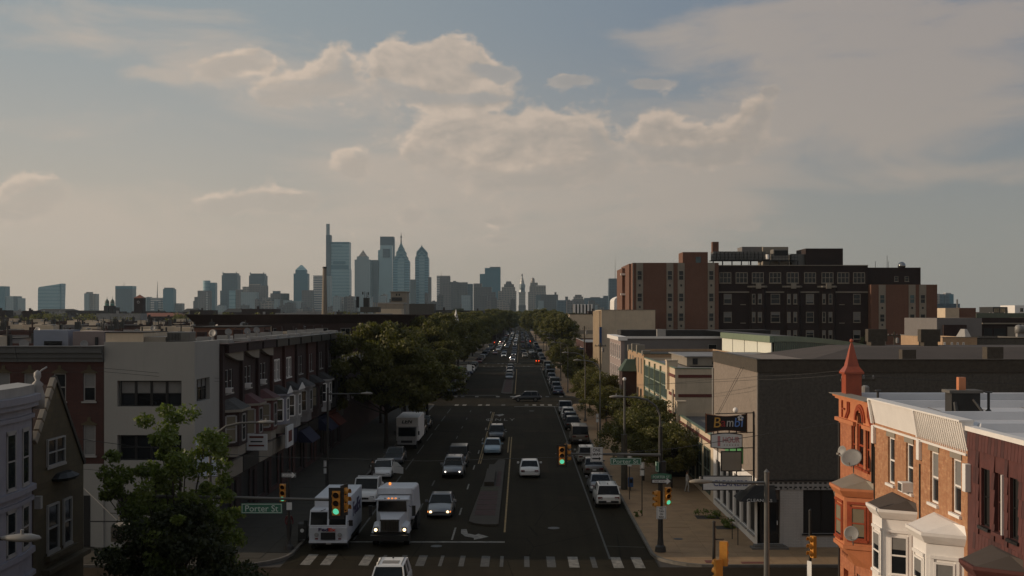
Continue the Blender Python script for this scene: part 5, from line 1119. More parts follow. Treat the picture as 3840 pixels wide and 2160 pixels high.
# ---- east-facing row, houses of five metres
pal = ['brick_dark', 'brick_red']
desc = ['touching the white building, crescent eave panel and shingled bay roof', 'second house of the row, crescent panel and red tiled bay roof', 'third in the row, crescent panel and red bay roof with cream fascia', 'with tall white window and small gabled white bay', 'with white trimmed window and white bay, fifth in the row', 'with grey boarded bay, sixth in the row', 'with dark bay and lit curtain, seventh in the row', 'with white faced bay and blue awning, eighth in the row', 'with dark front and red awning, ninth in the row', 'half behind the big tree, tenth in the row', 'mostly behind the big tree, last of the row']
ey = [75.75, 81.2, 86.1, 91.0, 95.7, 101.0, 106.2, 111.5, 116.8, 122, 127.2, 132.5]
for i in range(10):
    y0, y1 = ey[i]+.02, ey[i+1]-.02
    t = thing('brick_row_house', 'brick row house '+desc[i], 'row house', (LW, y0, 0))
    bmt = mt(pal[i in (3, 4, 6)]) 
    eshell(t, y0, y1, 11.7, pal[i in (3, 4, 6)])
    uw = [(y0+1.5, y0+2.35, 8.95, 10.55), (y0+2.6, y0+3.45, 8.95, 10.55)]
    go = [(y0+.5, y0+3.0, .5, 3.0), (y0+3.5, y0+4.5, .2, 2.8)]
    m = MB(); E.sheet(m, y0, y1, 0, 11.7, uw+go, .2); m.build('wall', bmt, t)
    for w in uw: window(E, t, *w, 'white' if i in (3, 4) else 'white_d', depth=.1, fw=.07, cols=1, trim=.1 if i in (3, 4) else 0)
    for w in go: window(E, t, *w, 'poledark', depth=.12, fw=.06, rows=1, gm='dark', sill=False)
    m = MB(); E.box(m, y0-.02, y0+.55, 4.6, 12.2, .001, .22); m.build('pier', bmt, t)
    m = MB(); E.box(m, y0+.56, y1, 11.7, 12.25, -.3, .5); E.box(m, y0-.02, y1, 12.251, 12.34, -.3, .55); m.build('cornice', mt('poledark' if i > 2 else 'brick_dark'), t)
    if i < 3:
        n = 8; pts = [(y0+.6, 11.68)]+[(y1-.1, 11.68)]+[(y1-.1-(y1-y0-.7)*k/n, 11.05-.0+.62*(1-math.cos(math.pi*.5*k/n))) for k in range(n+1)]
        MB().ext([E.p(u, v, .002) for u, v in pts], (.3, 0, 0)).build('crescent_panel', mt('creamd'), t)
    ya = y0+.6+rnd.random()*1.5; m = MB(); E.box(m, ya, ya+rnd.uniform(.9, 1.6), 12.341, 12.55, -.9, .1); E.box(m, ya+.4, ya+1.0, 12.3, 12.75, -2.2, -1.4); m.build('roof_curb', mt('white_d'), t)
    MB().box(-22.5+rnd.random(), -21.6, y0+3, y0+3.6, 12.0, 12.9+rnd.random()*.4).build('chimney', mt('brick_dark'), t)
    MB().box(-30.5, LW-.35, y0+.1, y1-.1, 12.0, 12.05).build('roof', mt(rnd.choice(['roof_dark', 'roof_dark', 'roof_grey'])), t)
    # bay
    a, b = y0+.7, y1-.9; xo = LW+.95
    bm = ['brick_dark', 'paint_red', 'awn_red', 'lav', 'white_d', 'greysd', 'brick_dark', 'white_d', 'poledark', 'brick_dark', 'brick_dark'][i]
    if i in (1, 2): bm = 'maroon'
    poly = [(LW+.001, a), (xo, a+.75), (xo, b-.75), (LW+.001, b)]
    bb_ = MB().prism(poly, 5.45, 7.75).build('bay_window', mt(bm), t)
    ap = [(LW+.001, a+.05), (xo-.12, a+.8), (xo-.12, b-.8), (LW+.001, b-.05)]
    MB().prism(ap, 4.75, 5.449).build('apron', mt('creamd' if i < 4 else bm), bb_)
    bgp = [(LW+.001, a-.2), (xo+.2, a+.6), (xo+.2, b-.6), (LW+.001, b+.2)]
    m = MB(); m.prism(bgp, 7.751, 7.92); m.build('fascia', mt('creamd' if i < 3 else bm), bb_)
    MB().frus(bgp, 7.921, [(LW+.001, a+.6), (LW+.15, a+.9), (LW+.15, b-.9), (LW+.001, b-.6)], 8.55).build('bay_roof', mt('shingle' if i in (0, 5) else ('maroon' if i < 3 else 'roof_dark')), bb_)
    if i in (3, 4): MB().ext([(xo+.2, a+.3, 7.93), (xo+.2, b-.5, 7.93), (xo+.2, (a+b)/2, 8.5)], (.06, 0, 0)).build('gable', mt('white'), bb_)
    # three faces, the south-facing one shows most
    def fwin(p0, p1, wd, z0, z1, mm, gmm):
        A_ = Vector((*p0, 0)); B_ = Vector((*p1, 0)); d = (B_-A_).normalized(); c = (A_+B_)/2; rz = math.atan2(d.y, d.x); h = z1-z0
        fr = MB().box(-wd/2-.06, -wd/2+.05, -.05, .01, 0, h).box(wd/2-.05, wd/2+.06, -.05, .01, 0, h).box(-wd/2+.05, wd/2-.05, -.05, .01, -.06, .05).box(-wd/2+.05, wd/2-.05, -.05, .01, h-.05, h+.06).box(-wd/2+.05, wd/2-.05, -.04, .01, h/2-.03, h/2+.03)
        o = fr.build('window', mm); o.parent = bb_; o.matrix_parent_inverse = wm(bb_).inverted(); o.location = (c.x, c.y, z0); o.rotation_euler = (0, 0, rz)
        p = bpy.data.objects.new('pane', MB().box(-wd/2+.05, wd/2-.05, -.02, .005, .05, h-.05).mesh('pane', gmm)); COL.objects.link(p); p.parent = o
    fm2 = mt('white' if i in (3, 4, 7) else 'white_d' if i in (0, 1, 2, 5) else 'poledark')
    fwin((LW, a), (xo, a+.75), .72, 5.75, 7.5, fm2, mt('curtain') if i in (0, 1, 2, 6) else mt('glass'))
    fwin((xo, a+.75), (xo, b-.75), .9, 5.75, 7.5, fm2, mt('glass'))
    # shopfront fascia and signs
    m = MB(); E.box(m, y0+.1, y1-.1, 3.2, 4.3, .001, .25); sf = m.build('shop_fascia', mt(['creamd', 'poledark', 'creamd', 'creamd', 'awn_blue', 'poledark', 'poledark', 'awn_blue', 'awn_red', 'poledark', 'poledark'][i]), t)
    if i == 1:
        s = MB().box(LW+.3, LW+1.75, 82.0, 82.15, 4.6, 5.75).build('shop_sign', mt('sign_white'), t)
        for k, (wd, hh) in enumerate(((1.0, .14), (.85, .09), (1.1, .12))): MB().box(LW+1.0-wd/2, LW+1.0+wd/2, 81.985, 81.999, 5.48-k*.3, 5.48-k*.3+hh).build('print_line', mt('awn_red' if k != 1 else 'ink'), s)
    if i == 3: 
        s = MB().box(LW+1.0, LW+1.15, 92, 94.6, 3.6, 5.3).build('shop_sign', mt('sign_white'), t); MB().box(LW+1.151, LW+1.16, 92.6, 94.0, 4.0, 4.9).build('print_mark', mt('awn_red'), s)
    if i in (5, 7, 8): MB().hexa([(LW+.26, y0+.3, 3.0), (LW+1.5, y0+.3, 3.0), (LW+1.5, y1-.6, 3.0), (LW+.26, y1-.6, 3.0)], [(LW+.26, y0+.3, 4.0), (LW+.5, y0+.3, 4.0), (LW+.5, y1-.6, 4.0), (LW+.26, y1-.6, 4.0)]).build('awning', mt({5: 'awn_blue', 7: 'awn_blue', 8: 'awn_red'}[i]), t)
    if i in (0, 1, 2): ac_unit(t, (LW-.02, y0+1.92, 8.98), math.pi/2, .5, .4, .35)
for k, (x, y) in enumerate(((-20.7, 77.5), (-21.0, 78.8), (-21.0, 82.8), (-20.6, 86.8), (-21.2, 92.5))):
    dish(x, y, 13.0, [.27, .24, .25, .26, .26][k], ['cream satellite dish on the eave next to the white building', 'grey satellite dish just right of the first on the row roof', 'third satellite dish along the row roof', 'fourth satellite dish along the row roof', 'satellite dish on the row roof before the white curbs'][k], [-20, 10, 20, 30, 25][k], 15, -.7)
# more left buildings behind the trees
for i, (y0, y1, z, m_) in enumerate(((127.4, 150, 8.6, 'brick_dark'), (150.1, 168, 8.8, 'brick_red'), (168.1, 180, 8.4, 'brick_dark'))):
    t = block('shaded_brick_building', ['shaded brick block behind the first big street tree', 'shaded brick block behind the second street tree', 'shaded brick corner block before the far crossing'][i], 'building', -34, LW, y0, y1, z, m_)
    for a in range(int((y1-y0)/3.2)):
        for zz in (4.5, 7.6): window(E, t, y0+.9+a*3.2, y0+2.0+a*3.2, zz, zz+1.8, 'white_d', depth=-.02, proud=.02)
sc_ = block('school_building', 'long dark brick building with heavy cornice behind the street trees', 'building', -58, LW, 205, 262, 13.4, 'brick_dark')
m = MB(); m.frus([(-58.1, 204.9), (LW+.1, 204.9), (LW+.1, 262), (-58.1, 262)], 12.7, [(-59.2, 203.8), (LW+1.2, 203.8), (LW+1.2, 262), (-59.2, 262)], 14.1); m.prism([(-59.3, 203.7), (LW+1.3, 203.7), (LW+1.3, 262), (-59.3, 262)], 14.101, 14.25); m.build('cornice', mt('brick_dark'), sc_)
for i in range(9):
    for zz in (2, 6, 9.6): window(Wall('S', 205), sc_, -56+i*4, -54.3+i*4, zz, zz+2.2, 'white_d', depth=-.02, cols=2, proud=.02)
MB().box(-46, -39.6, 216, 217, 14.2, 14.5).box(-30, -24, 215, 216, 14.2, 14.4).build('roof_curb', mt('white_d'), sc_)
st = thing('brick_chimney_stack', 'tall tapering pale brick chimney stack in front of the skyline', 'chimney', (PX(817, 340), 340, 0))
m = MB(); m.lathe((PX(816.5, 340), 340, 0), [(1.05, 0), (.86, PZ(790, 340)), (.55, PZ(671, 340)-.5)], 16); m.build('shaft', plain('pale_stack_brick', (.30, .25, .19), .9, .15, 1), st, smooth=True)
MB().lathe((PX(816.5, 340), 340, PZ(671, 340)-.5), [(.62, 0), (.62, .5)], 16).build('cap', mt('poledark'), st)
# rooftop structures between the stack and the skyline
def mid(name, label, cat, parts):
    t = thing(name, label, cat, (PX(parts[0][1], parts[0][5]), parts[0][5], 0))
    for nm, x0, x1, ya, yb, Yd, mm, dd in parts: MB().box(PX(x0, Yd), PX(x1, Yd), Yd, Yd+dd, PZ(yb, Yd), PZ(ya, Yd)).build(nm, mt(mm), t)
    return t
mid('water_tower_house', 'round-cornered tan rooftop water house above the dark cornice', 'rooftop house', [('house', 983, 1024, 735, 800, 420, 'creamd', 8), ('opening', 996, 999, 739, 744, 419.9, 'dark', .08), ('opening', 1003, 1006, 739, 744, 419.9, 'dark', .08), ('cage', 985, 1011, 748, 757, 419.5, 'poledark', .4), ('cap', 981, 1026, 733, 735, 419.6, 'creamd', 9)])
mid('beige_block', 'beige block with long parapet below the rooftop water house', 'building', [('wall', 950, 1015, 764, 800, 380, 'creamd', 10), ('parapet', 948, 1017, 761, 764, 379.8, 'white_d', 10.4), ('lower_wall', 945, 1010, 777, 800, 370, 'cream', 8)])
mid('long_brown_block', 'long low olive brown block behind the white steeple', 'building', [('wall', 1019, 1092, 764, 800, 460, 'stucco_s', 10), ('wall', 1065, 1215, 781, 810, 470, 'stucco_s', 30), ('stair_head', 1140, 1166, 776, 781, 468, 'green_d', 4), ('pipe', 1160, 1161, 764, 776, 467, 'creamd', .5)])
mid('antenna_house', 'rooftop cluster of antennas and a dark screen left of the skyline towers', 'antenna cluster', [('screen', 896, 903, 746, 774, 330, 'dark', .5), ('drum', 914, 928, 749, 772, 331, 'poledark', 2), ('platform', 906, 953, 772, 786, 330, 'stucco_s', 5), ('mast', 917, 918, 733, 750, 331, 'poledark', .3), ('mast', 922, 923, 735, 750, 331, 'poledark', .3), ('panel', 911, 914, 734, 741, 330.8, 'poledark', .3), ('panel', 925, 928, 735, 742, 330.8, 'poledark', .3), ('vent', 938, 941, 760, 772, 330, 'white_d', .6), ('vent', 943, 946, 761, 772, 330, 'white_d', .6), ('vent', 948, 950, 763, 772, 330, 'white_d', .6)])
sp = thing('white_steeple', 'small white pointed steeple rising beside the left tree tops', 'steeple', (PX(1147, 250), 250, 0))
xx = PX(1147, 250); MB().lathe((xx, 250, 6), [(1.0, 0), (.9, 5), (.55, 5.6), (.5, 6.6), (.6, 6.8), (.25, 8.3), (.03, PZ(778, 250)-6)], 8).build('spire', mt('white'), sp); MB().box(xx-4, xx, 250, 258, 8, 11).build('roof', mt('roof_white'), sp)
# ================================================================ TREES
def leaf_mesh(name, mat, centres, radii, n, size, seed):
    g = np.random.default_rng(seed); c = np.asarray(centres); r = np.asarray(radii)
    idx = g.integers(0, len(c), n)
    d = g.normal(size=(n, 3)); d /= np.linalg.norm(d, axis=1)[:, None]
    p = c[idx]+d*(r[idx]*g.random(n)**.45)[:, None]*np.array([1, 1, .72])
    u = g.normal(size=(n, 3)); u /= np.linalg.norm(u, axis=1)[:, None]
    w = g.normal(size=(n, 3)); v = np.cross(u, w); v /= np.linalg.norm(v, axis=1)[:, None]
    s = size*(.6+.8*g.random(n))[:, None]; a = u*s; b = v*s*.55
    V = np.stack([p-a, p-b+a*.1, p+a, p+b+a*.1], 1).reshape(-1, 3)
    me = bpy.data.meshes.new(name); me.vertices.add(4*n); me.vertices.foreach_set('co', V.ravel().astype(np.float32))
    me.loops.add(4*n); me.loops.foreach_set('vertex_index', np.arange(4*n, dtype=np.int32))
    me.polygons.add(n); me.polygons.foreach_set('loop_start', np.arange(0, 4*n, 4, dtype=np.int32)); me.polygons.foreach_set('loop_total', np.full(n, 4, dtype=np.int32))
    me.materials.append(mat); me.update(calc_edges=True); return me
def tree_proto(name, h, rx, trunk, nclump, nleaf, size, mat, seed, flat=.62, cr=.2, lean=0, spire=0):
    """crown of leaf clumps carried on limbs; the clumps sit unevenly so light and sky show through"""
    q = random.Random(seed); root = bpy.data.objects.new(name, None); COL.objects.link(root); root['label'] = name; root['category'] = 'tree'
    cz = trunk+(h-trunk)*.5; rz = (h-trunk)*.5
    cs, rs = [], []
    while len(cs) < nclump:
        x, y, z = (q.uniform(-1, 1) for _ in range(3)); d = math.sqrt(x*x+y*y+z*z)
        if d > 1 or d < .35: continue
        if z < -.3 and math.hypot(x, y) < .4: continue
        ang = math.atan2(y, x); wob = 1+.22*math.sin(3*ang+seed)+.12*math.sin(5*ang+2*seed)
        if spire and q.random() < max(0, z)*.2: continue
        cs.append((x*rx*wob*(1-.25*max(0, z))+lean*(z+1), y*rx*wob*(1-.25*max(0, z)), cz+z*rz*(1-.0)))
        rs.append(rx*cr*q.uniform(.6, 1.35))
    limb = MB(); tp = Vector((0, 0, trunk*.9)); r0 = .035*h*.55
    limb.tube([(0, 0, -.1), (.02, 0, .3), (.05, .03, trunk*.5), tuple(tp), (0.05, 0, cz+rz*.3)], [r0*1.35, r0, r0*.85, r0*.75, r0*.25], 8)
    for i in range(0, nclump, max(1, nclump//26)):
        c = Vector(cs[i]); st = Vector((0, 0, trunk*.8+(c.z-trunk*.8)*.25 if c.z > trunk else trunk*.75)); md = st.lerp(c, .55)+Vector((0, 0, -.25)); 
        limb.tube([tuple(st), tuple(md), tuple(c)], [r0*.38, r0*.22, .015], 5)
    t = limb.build('trunk', mt('bark')); t.parent = root
    cme = leaf_mesh('crown', mat, cs, rs, nleaf, size, seed); c = bpy.data.objects.new('crown', cme); COL.objects.link(c); c.parent = root
    return Proto(root)
LF, LFF, LFD = mt('leaf'), mt('leaf_far'), mt('leaf_dk')
t0 = tree_proto('locust_tree', 10.4, 2.9, 1.8, 120, 22000, .095, LF, 5, cr=.165, spire=1)
t0.place((-14.9, 50.3, 0), 0, 'leafy locust tree with a ragged sunlit top in front of the white corner building')
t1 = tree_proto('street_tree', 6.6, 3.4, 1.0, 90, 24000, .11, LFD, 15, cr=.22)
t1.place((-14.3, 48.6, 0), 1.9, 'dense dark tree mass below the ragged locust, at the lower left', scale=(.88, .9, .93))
tA = tree_proto('plane_tree', 13.2, 6.3, 3.6, 150, 34000, .17, LFF, 11, cr=.155); tB = tree_proto('plane_tree', 13.5, 5.8, 4.2, 110, 24000, .19, LFF, 23, cr=.17)
tS = tree_proto('street_tree', 6.6, 3.3, 2.0, 70, 14000, .11, LFF, 31, cr=.22)
tA.place((-14.2, 121.5, 0), .3, 'broad plane tree over the white box truck, its crown top catching the sun')
tB.place((-14.0, 139, 0), 1.2, 'shaded plane tree behind the broad sunlit one, over the left kerb', scale=(1.0, 1.0, .84))
tB.place((-12.6, 155, 0), .7, 'low spreading tree over the left lanes just before the far crossing', scale=(.9, .9, .62))
tA.place((-18.2, 150, 0), 2.4, 'plane tree close to the shaded brick blocks on the left', scale=(.8, .8, .78))
far_l = [(205, 1.06), (222, 1.0), (240, 1.1), (258, .98), (276, 1.08), (296, 1.12), (340, 1.12), (362, 1.1), (385, 1.15), (410, 1.1), (455, 1.18), (485, 1.1), (515, 1.15)]
for i, (y, s) in enumerate(far_l):
    (tA, tB)[i % 2].place((-16.2+rnd.uniform(-1, 1), y, 0), i*1.3, '%s full green tree along the left kerb counted from the far crossing' % ORD[i], 'trees lining the left side of the distant avenue', scale=(s, s, s*.98))
for i, (x, y, s, lab) in enumerate(((10.4, 98, .92, 'dark street tree by the right kerb, left of the tall pale pole'), (11.2, 106, 1.0, 'street tree behind the tall pale pole, right pavement'), (12.3, 94, .8, 'street tree nearest the cream annex, below the arm of the street lamp'))):
    tS.place((x, y, 0), i*2.1, lab, None, scale=s)
for i, (x, y, s) in enumerate(((10.5, 142, .8), (11, 156, .95), (10.2, 170, .95), (11, 210, 1.0), (11, 240, 1.1), (10.5, 285, 1.2))):
    tS.place((x, y, 0), i*1.7, '%s small street tree on the right pavement, counted from the dark brick porch' % ORD[i], 'small street trees along the right pavement', scale=s)
for i, (y, s) in enumerate(((345, 1.05), (372, 1.12), (400, 1.15), (430, 1.1), (462, 1.15), (500, 1.15))):
    (tB, tA)[i % 2].place((12.2, y, 0), i, '%s full green tree along the right side of the distant avenue' % ORD[i], 'trees lining the right side of the distant avenue', scale=s)
for i, (x, y) in enumerate(((-11, 560), (-9, 610), (-12, 660), (9, 560), (6.5, 620), (9, 680), (-6, 760), (4, 800), (-1, 900), (-9, 850), (9, 760))):
    (tA, tB)[i % 2].place((x*1.25, y, 0), i, '%s hazy tree closing the far end of the avenue' % ORD[i], 'hazy trees closing the far end of the avenue', scale=1.25)
# tree clumps among the far roofs, seen as one soft mass
g = np.random.default_rng(3); cs = []; rs = []
for _ in range(420):
    Yt = g.uniform(480, 1700); xf_ = g.uniform(-60, 1140) if g.random() < .8 else g.uniform(1420, 1530); x = PX(xf_, Yt)
    if abs(x) < 24: continue
    for k in range(5): cs.append((x+g.normal()*4, Yt+g.normal()*4, g.uniform(5, 13.5))); rs.append(g.uniform(2, 3.6))
o = link(leaf_mesh('far_tree_mass', LFF, cs, rs, 110000, .55, 9), 'far_tree_mass'); o['kind'] = 'stuff'; tag(o, 'scattered far tree crowns among the distant rooftops', 'trees')
# weeds on the pavement
def weed(x, y, r, n, lab):
    cs = [(rnd.gauss(0, r*.4), rnd.gauss(0, r*.4), abs(rnd.gauss(.2, .15))) for _ in range(8)]
    o = link(leaf_mesh('weed_clump', LF, cs, [r*.35]*8, n, .07, n), 'weed_clump'); o.location = (x, y, .15); tag(o, lab, 'weeds'); o['kind'] = 'stuff'
weed(13.2, 80.3, .9, 500, 'weeds in a pavement pit beside the white shop piers, further clump'); weed(13.6, 76.4, .8, 500, 'weeds in a pavement pit beside the white shop piers, nearer clump'); weed(8.1, 80.5, .35, 120, 'small weeds growing along the right kerb')
struct(MB().box(12.2, 13.8, 79.6, 81.0, .151, .156).box(12.9, 13.9, 75.8, 77.0, .151, .156).build('tree_pit_soil', mt('ground')))
for o_ in (tS.root,): pass
pn = tree_proto('conifer', 3.2, 1.2, .4, 30, 5000, .07, LFD, 77); pn.place((PX(2180, 160), 160, 8.2), 0, 'small dark bush showing above the curved metal roof', scale=1.1)

# ================================================================ STREET FURNITURE
def cobra(x, y, h, arm, heading, label, mat='polegrey', z0=.15, r=.1, style=0, headm='lampgrey', base=True, down=0):
    """street lamp: pole, curved or straight arm towards local -x, flat luminaire"""
    t = thing('street_lamp', label, 'street lamp', (x, y, z0), heading)
    m = MB(); m.cyl((0, 0, 0), (0, 0, h-(0 if style else 1.6)-z0), r, r*.7, 12); m.lathe((0, 0, 0), [(r*2, 0), (r*2, .25), (r*1.2, .5), (r, .55)], 12)
    if style: m.lathe((0, 0, h-z0), [(r*.8, 0), (r*.85, .05), (.01, .16)], 12)
    p = m.build('pole', mt(mat), smooth=False); p.parent = t
    hz0 = h-z0
    if style: pts = [(0, 0, hz0-.35), (-arm*.45, 0, hz0-.36), (-arm, 0, hz0-.33)]
    else: pts = [(0, 0, hz0-1.7), (-.02, 0, hz0-1.1), (-.25, 0, hz0-.55), (-.75, 0, hz0-.18), (-1.4, 0, hz0-.03), (-arm, 0, hz0)]
    a = MB().tube(pts, [.06]*(len(pts)-1)+[.04], 8).build('arm', mt(mat)); a.parent = t
    e = pts[-1]; hm = MB(); n = 10
    prof = [(-0.02, .05, .05), (.12, .09, .07), (.35, .16, .1), (.6, .17, .1), (.78, .1, .06), (.84, .02, .02)]
    base_ = len(hm.v)
    for (dx, w, hh) in prof:
        for k in range(n): tt = 2*math.pi*k/n; hm.v.append((e[0]-dx, w*math.cos(tt), e[2]+hh*math.sin(tt)*(1 if math.sin(tt) > 0 else .8)+.01))
    for i in range(len(prof)-1):
        for k in range(n):
            j = (k+1) % n; hm.f.append((i*n+k, i*n+j, (i+1)*n+j, (i+1)*n+k)); hm.m.append(0)
    hm.f.append(tuple(range(n))); hm.f.append(tuple(range((len(prof)-1)*n, len(prof)*n))); hm.m += [0, 0]
    hd = hm.build('luminaire', mt(headm), smooth=True); hd.parent = t
    b = MB().cyl((e[0]-.42, 0, e[2]+.09), (e[0]-.42, 0, e[2]+.2), .04, n=8).build('photocell', mt('dish')); b.parent = hd
    return t
cobra(9.15, 42.9, 8.38, 2.05, 0, 'thick pale steel lamp post with a straight arm reaching left, lower right of the crossing', 'steel', r=.125, style=1, headm='creamd')
cobra(PX(1661, 68.8), 68.8, 9.35, 2.2, R(0), 'street lamp curving over the avenue from the green street-name pole', 'polegrey', style=0)
cobra(-14.6, 54.2, 9.2, 2.2, R(180), 'street lamp with a curved arm rising through the ragged locust tree', 'polegrey')
cobra(-13.9, 25.5, 9.66, 2.45, R(180), 'lamp head on a dark arm at the lower left edge', 'poledark', style=1)
cobra(-13.9, 83, 8.9, 2.4, R(180), 'street lamp with a straight arm in front of the left row houses', 'poledark', style=1)
t = thing('light_pole', 'tall pale pole with a white ball top rising among the right trees', 'pole', (8.4, 93.4, 0)); MB().cyl((8.4, 93.4, 4.61), (8.4, 93.4, 8.9), .1, .08, 10).build('shaft', mt('steel'), t); MB().sph((8.4, 93.4, 9.03), .15, 10).build('ball_top', mt('white'), t)
cobra(8.4, 122, 9.4, 2.0, 0, 'pale lamp post behind the tall pole, left of the pink corner house', 'steel')
LP = ((8.5, 152, 0), (8.5, 208, 0), (8.5, 245, 0), (8.5, 290, 0), (-14.4, 140, 180), (-14.4, 205, 180), (-14.4, 250, 180), (8.5, 340, 0), (8.5, 380, 0))
for i, (x, y, hd) in enumerate(LP):
    cobra(x, y, 9.2, 2.2, R(hd), '%s distant street lamp with curved arm on the %s pavement' % (ORD[sum(1 for k in LP[:i] if k[2] == hd)], 'right' if hd == 0 else 'left'), 'polegrey')['group'] = 'street lamps along the avenue'

def signal(par, x, y, z, face, on, yaw=0, plate=True, body='amberp', name='signal_head'):
    """three-lens head, lenses face local -y; z is its top"""
    o = bpy.data.objects.new(name, MB().box(-.17, .17, 0, .18, -1.05, 0).mesh('housing', mt(body))); COL.objects.link(o); o.parent = par; o.matrix_parent_inverse = wm(par).inverted()
    o.location = (x, y, z); o.rotation_euler = (0, 0, yaw)
    def sub(nm, mb, mm, sm=False):
        q = bpy.data.objects.new(nm, mb.mesh(nm, mt(mm), sm)); COL.objects.link(q); q.parent = o; return q
    if plate:
        p = MB(); p.box(-.33, -.172, .06, .08, -1.22, .14); p.box(.172, .33, .06, .08, -1.22, .14); p.box(-.171, .171, .06, .08, .001, .14); p.box(-.171, .171, .06, .08, -1.22, -1.051); sub('backplate', p, 'black')
    for k, (cc) in enumerate(('red_on', 'lens_off', 'green_on')):
        zc = -.18-k*.345; lit = on == k
        L_ = MB(); L_.cyl((0, -.012, zc), (0, .01, zc), .135, n=16); sub('lens', L_, cc if lit else 'lens_off')
        arc = [R(-20+s*22) for s in range(11)]
        v = MB().ext([(.162*math.cos(q_), -.001, zc+.162*math.sin(q_)) for q_ in arc]+[(.15*math.cos(q_), -.001, zc+.15*math.sin(q_)) for q_ in reversed(arc)], (0, -.2, 0))
        sub('visor', v, body)
    return o
def plate_sign(par, x, y, z, w, h, m, rz=0, border='letter', bw=.025, name='sign_plate'):
    o = MB().box(-w/2, w/2, 0, .02, -h/2, h/2).build(name, mt(m), par, bevel=.0); o.location = (x, y, z); o.rotation_euler = (0, 0, rz)
    if border:
        b = MB(); i = .03
        b.box(-w/2+i, w/2-i, -.004, -.001, h/2-i-bw, h/2-i); b.box(-w/2+i, w/2-i, -.004, -.001, -h/2+i, -h/2+i+bw); b.box(-w/2+i, -w/2+i+bw, -.004, -.001, -h/2+i+bw, h/2-i-bw); b.box(w/2-i-bw, w/2-i, -.004, -.001, -h/2+i+bw, h/2-i-bw)
        q = bpy.data.objects.new('border', b.mesh('border', mt(border))); COL.objects.link(q); q.parent = o
    return o
def stext(body, par, loc, w=None, h=None, m='letter', **k): return text(body, 'lettering', mt(m), par, loc, w=w, h=h, world=False, ext=.004, **k)
def arrow(par, x0, x1, z, th, m):
    hl = th*1.5
    a = MB().ext([(x0, -.006, z-th/2), (x1-hl, -.006, z-th/2), (x1-hl, -.006, z-th*1.25), (x1, -.006, z), (x1-hl, -.006, z+th*1.25), (x1-hl, -.006, z+th/2), (x0, -.006, z+th/2)], (0, -.004, 0))
    q = bpy.data.objects.new('arrow', a.mesh('arrow', mt(m))); COL.objects.link(q); q.parent = par
# right far mast arm (NE corner)
px, py = PX(1661, 68.8), 68.7
ms = thing('traffic_signal_mast', 'dark signal mast with arm, Porter St sign and ONE WAY plate on the right corner', 'traffic signal', (px, py, .15))
MB().cyl((px, py, .15), (px, py, 7.6), .16, .12, 14).lathe((px, py, .15), [(.34, 0), (.3, .3), (.2, .4), (.16, .8)], 14).build('pole', mt('poledark'), ms)
za = PZ(1142, py); xs2 = PX(1413, py)
MB().tube([(px, py-.14, za-.05), (px-3, py-.14, za), (xs2-.2, py-.14, za+.03)], [.1, .08, .055], 8).build('mast_arm', mt('polegrey'), ms)
signal(ms, xs2, py-.45, PZ(1122, py), 0, 2); signal(ms, xs2+.35, py-.1, PZ(1117, py), 0, -1, yaw=R(80), plate=True)
o = plate_sign(ms, PX(1573, py), py-.3, PZ(1159, py), 1.85, .42, 'sign_green'); stext('Porter St', o, (0, -.004, 0), w=1.5, h=.25)
MB().cbox((PX(1560, py), py-.18, za-.12), (.4, .06, .14)).build('bracket', mt('steel'), ms)
o = plate_sign(ms, PX(1500, py), py-.3, PZ(1142, py), .74, .86, 'sign_white', border='ink', bw=.02); stext('ONE', o, (0, -.004, .26), w=.46, h=.18, m='ink', bold=.02); stext('WAY', o, (0, -.004, .02), w=.5, h=.18, m='ink', bold=.02); arrow(o, -.26, .27, -.24, .09, 'ink')
o = plate_sign(ms, px+.0, py-.42, PZ(1197, py), 1.2, .24, 'sign_green', border=None); stext('PORTER ST', o, (0, -.004, -.01), w=1.0, h=.15)
c_ = MB().ext([(-.6, -.0, .121)]+[(-.6+1.2*k/8, 0, .121+.09*math.sin(math.pi*k/8)) for k in range(1, 8)]+[(.6, 0, .121)], (0, .02, 0)); q = bpy.data.objects.new('arched_top', c_.mesh('arched_top', mt('sign_green'))); COL.objects.link(q); q.parent = o
o = plate_sign(ms, px, py-.42, PZ(1208, py), 1.18, .26, 'ink', border=None); arrow(o, -.53, .55, 0, .16, 'sign_white'); stext('ONE WAY', o, (-.1, -.012, 0), w=.7, h=.1, m='ink')
signal(ms, px+.42, py-.35, PZ(1224, py), 0, 2, plate=False, yaw=R(10)); signal(ms, px-.25, py-.1, PZ(1234, py), 0, -1, plate=False, yaw=R(-75))
o = plate_sign(ms, px, py-.4, PZ(1287, py), .58, .74, 'sign_white', border='ink', bw=.015)
for k, wd in enumerate(('NO', 'TURN', 'ON', 'RED')): stext(wd, o, (0, -.004, .25-k*.165), h=.11, w={2: .2, 4: .3, 3: .28}[len(wd)] if wd != 'ON' else .2, m='ink', bold=.02)
for dx, dyaw in ((-.16, 60),):
    o = plate_sign(ms, px-.22, py-.2, PZ(1173, py), .3, .6, 'sign_green', rz=R(-50), border='letter')
MB().cbox((px+.15, py-.1, PZ(1175, py)), (.3, .25, .75)).build('control_box', mt('poledark'), ms, bevel=.04)
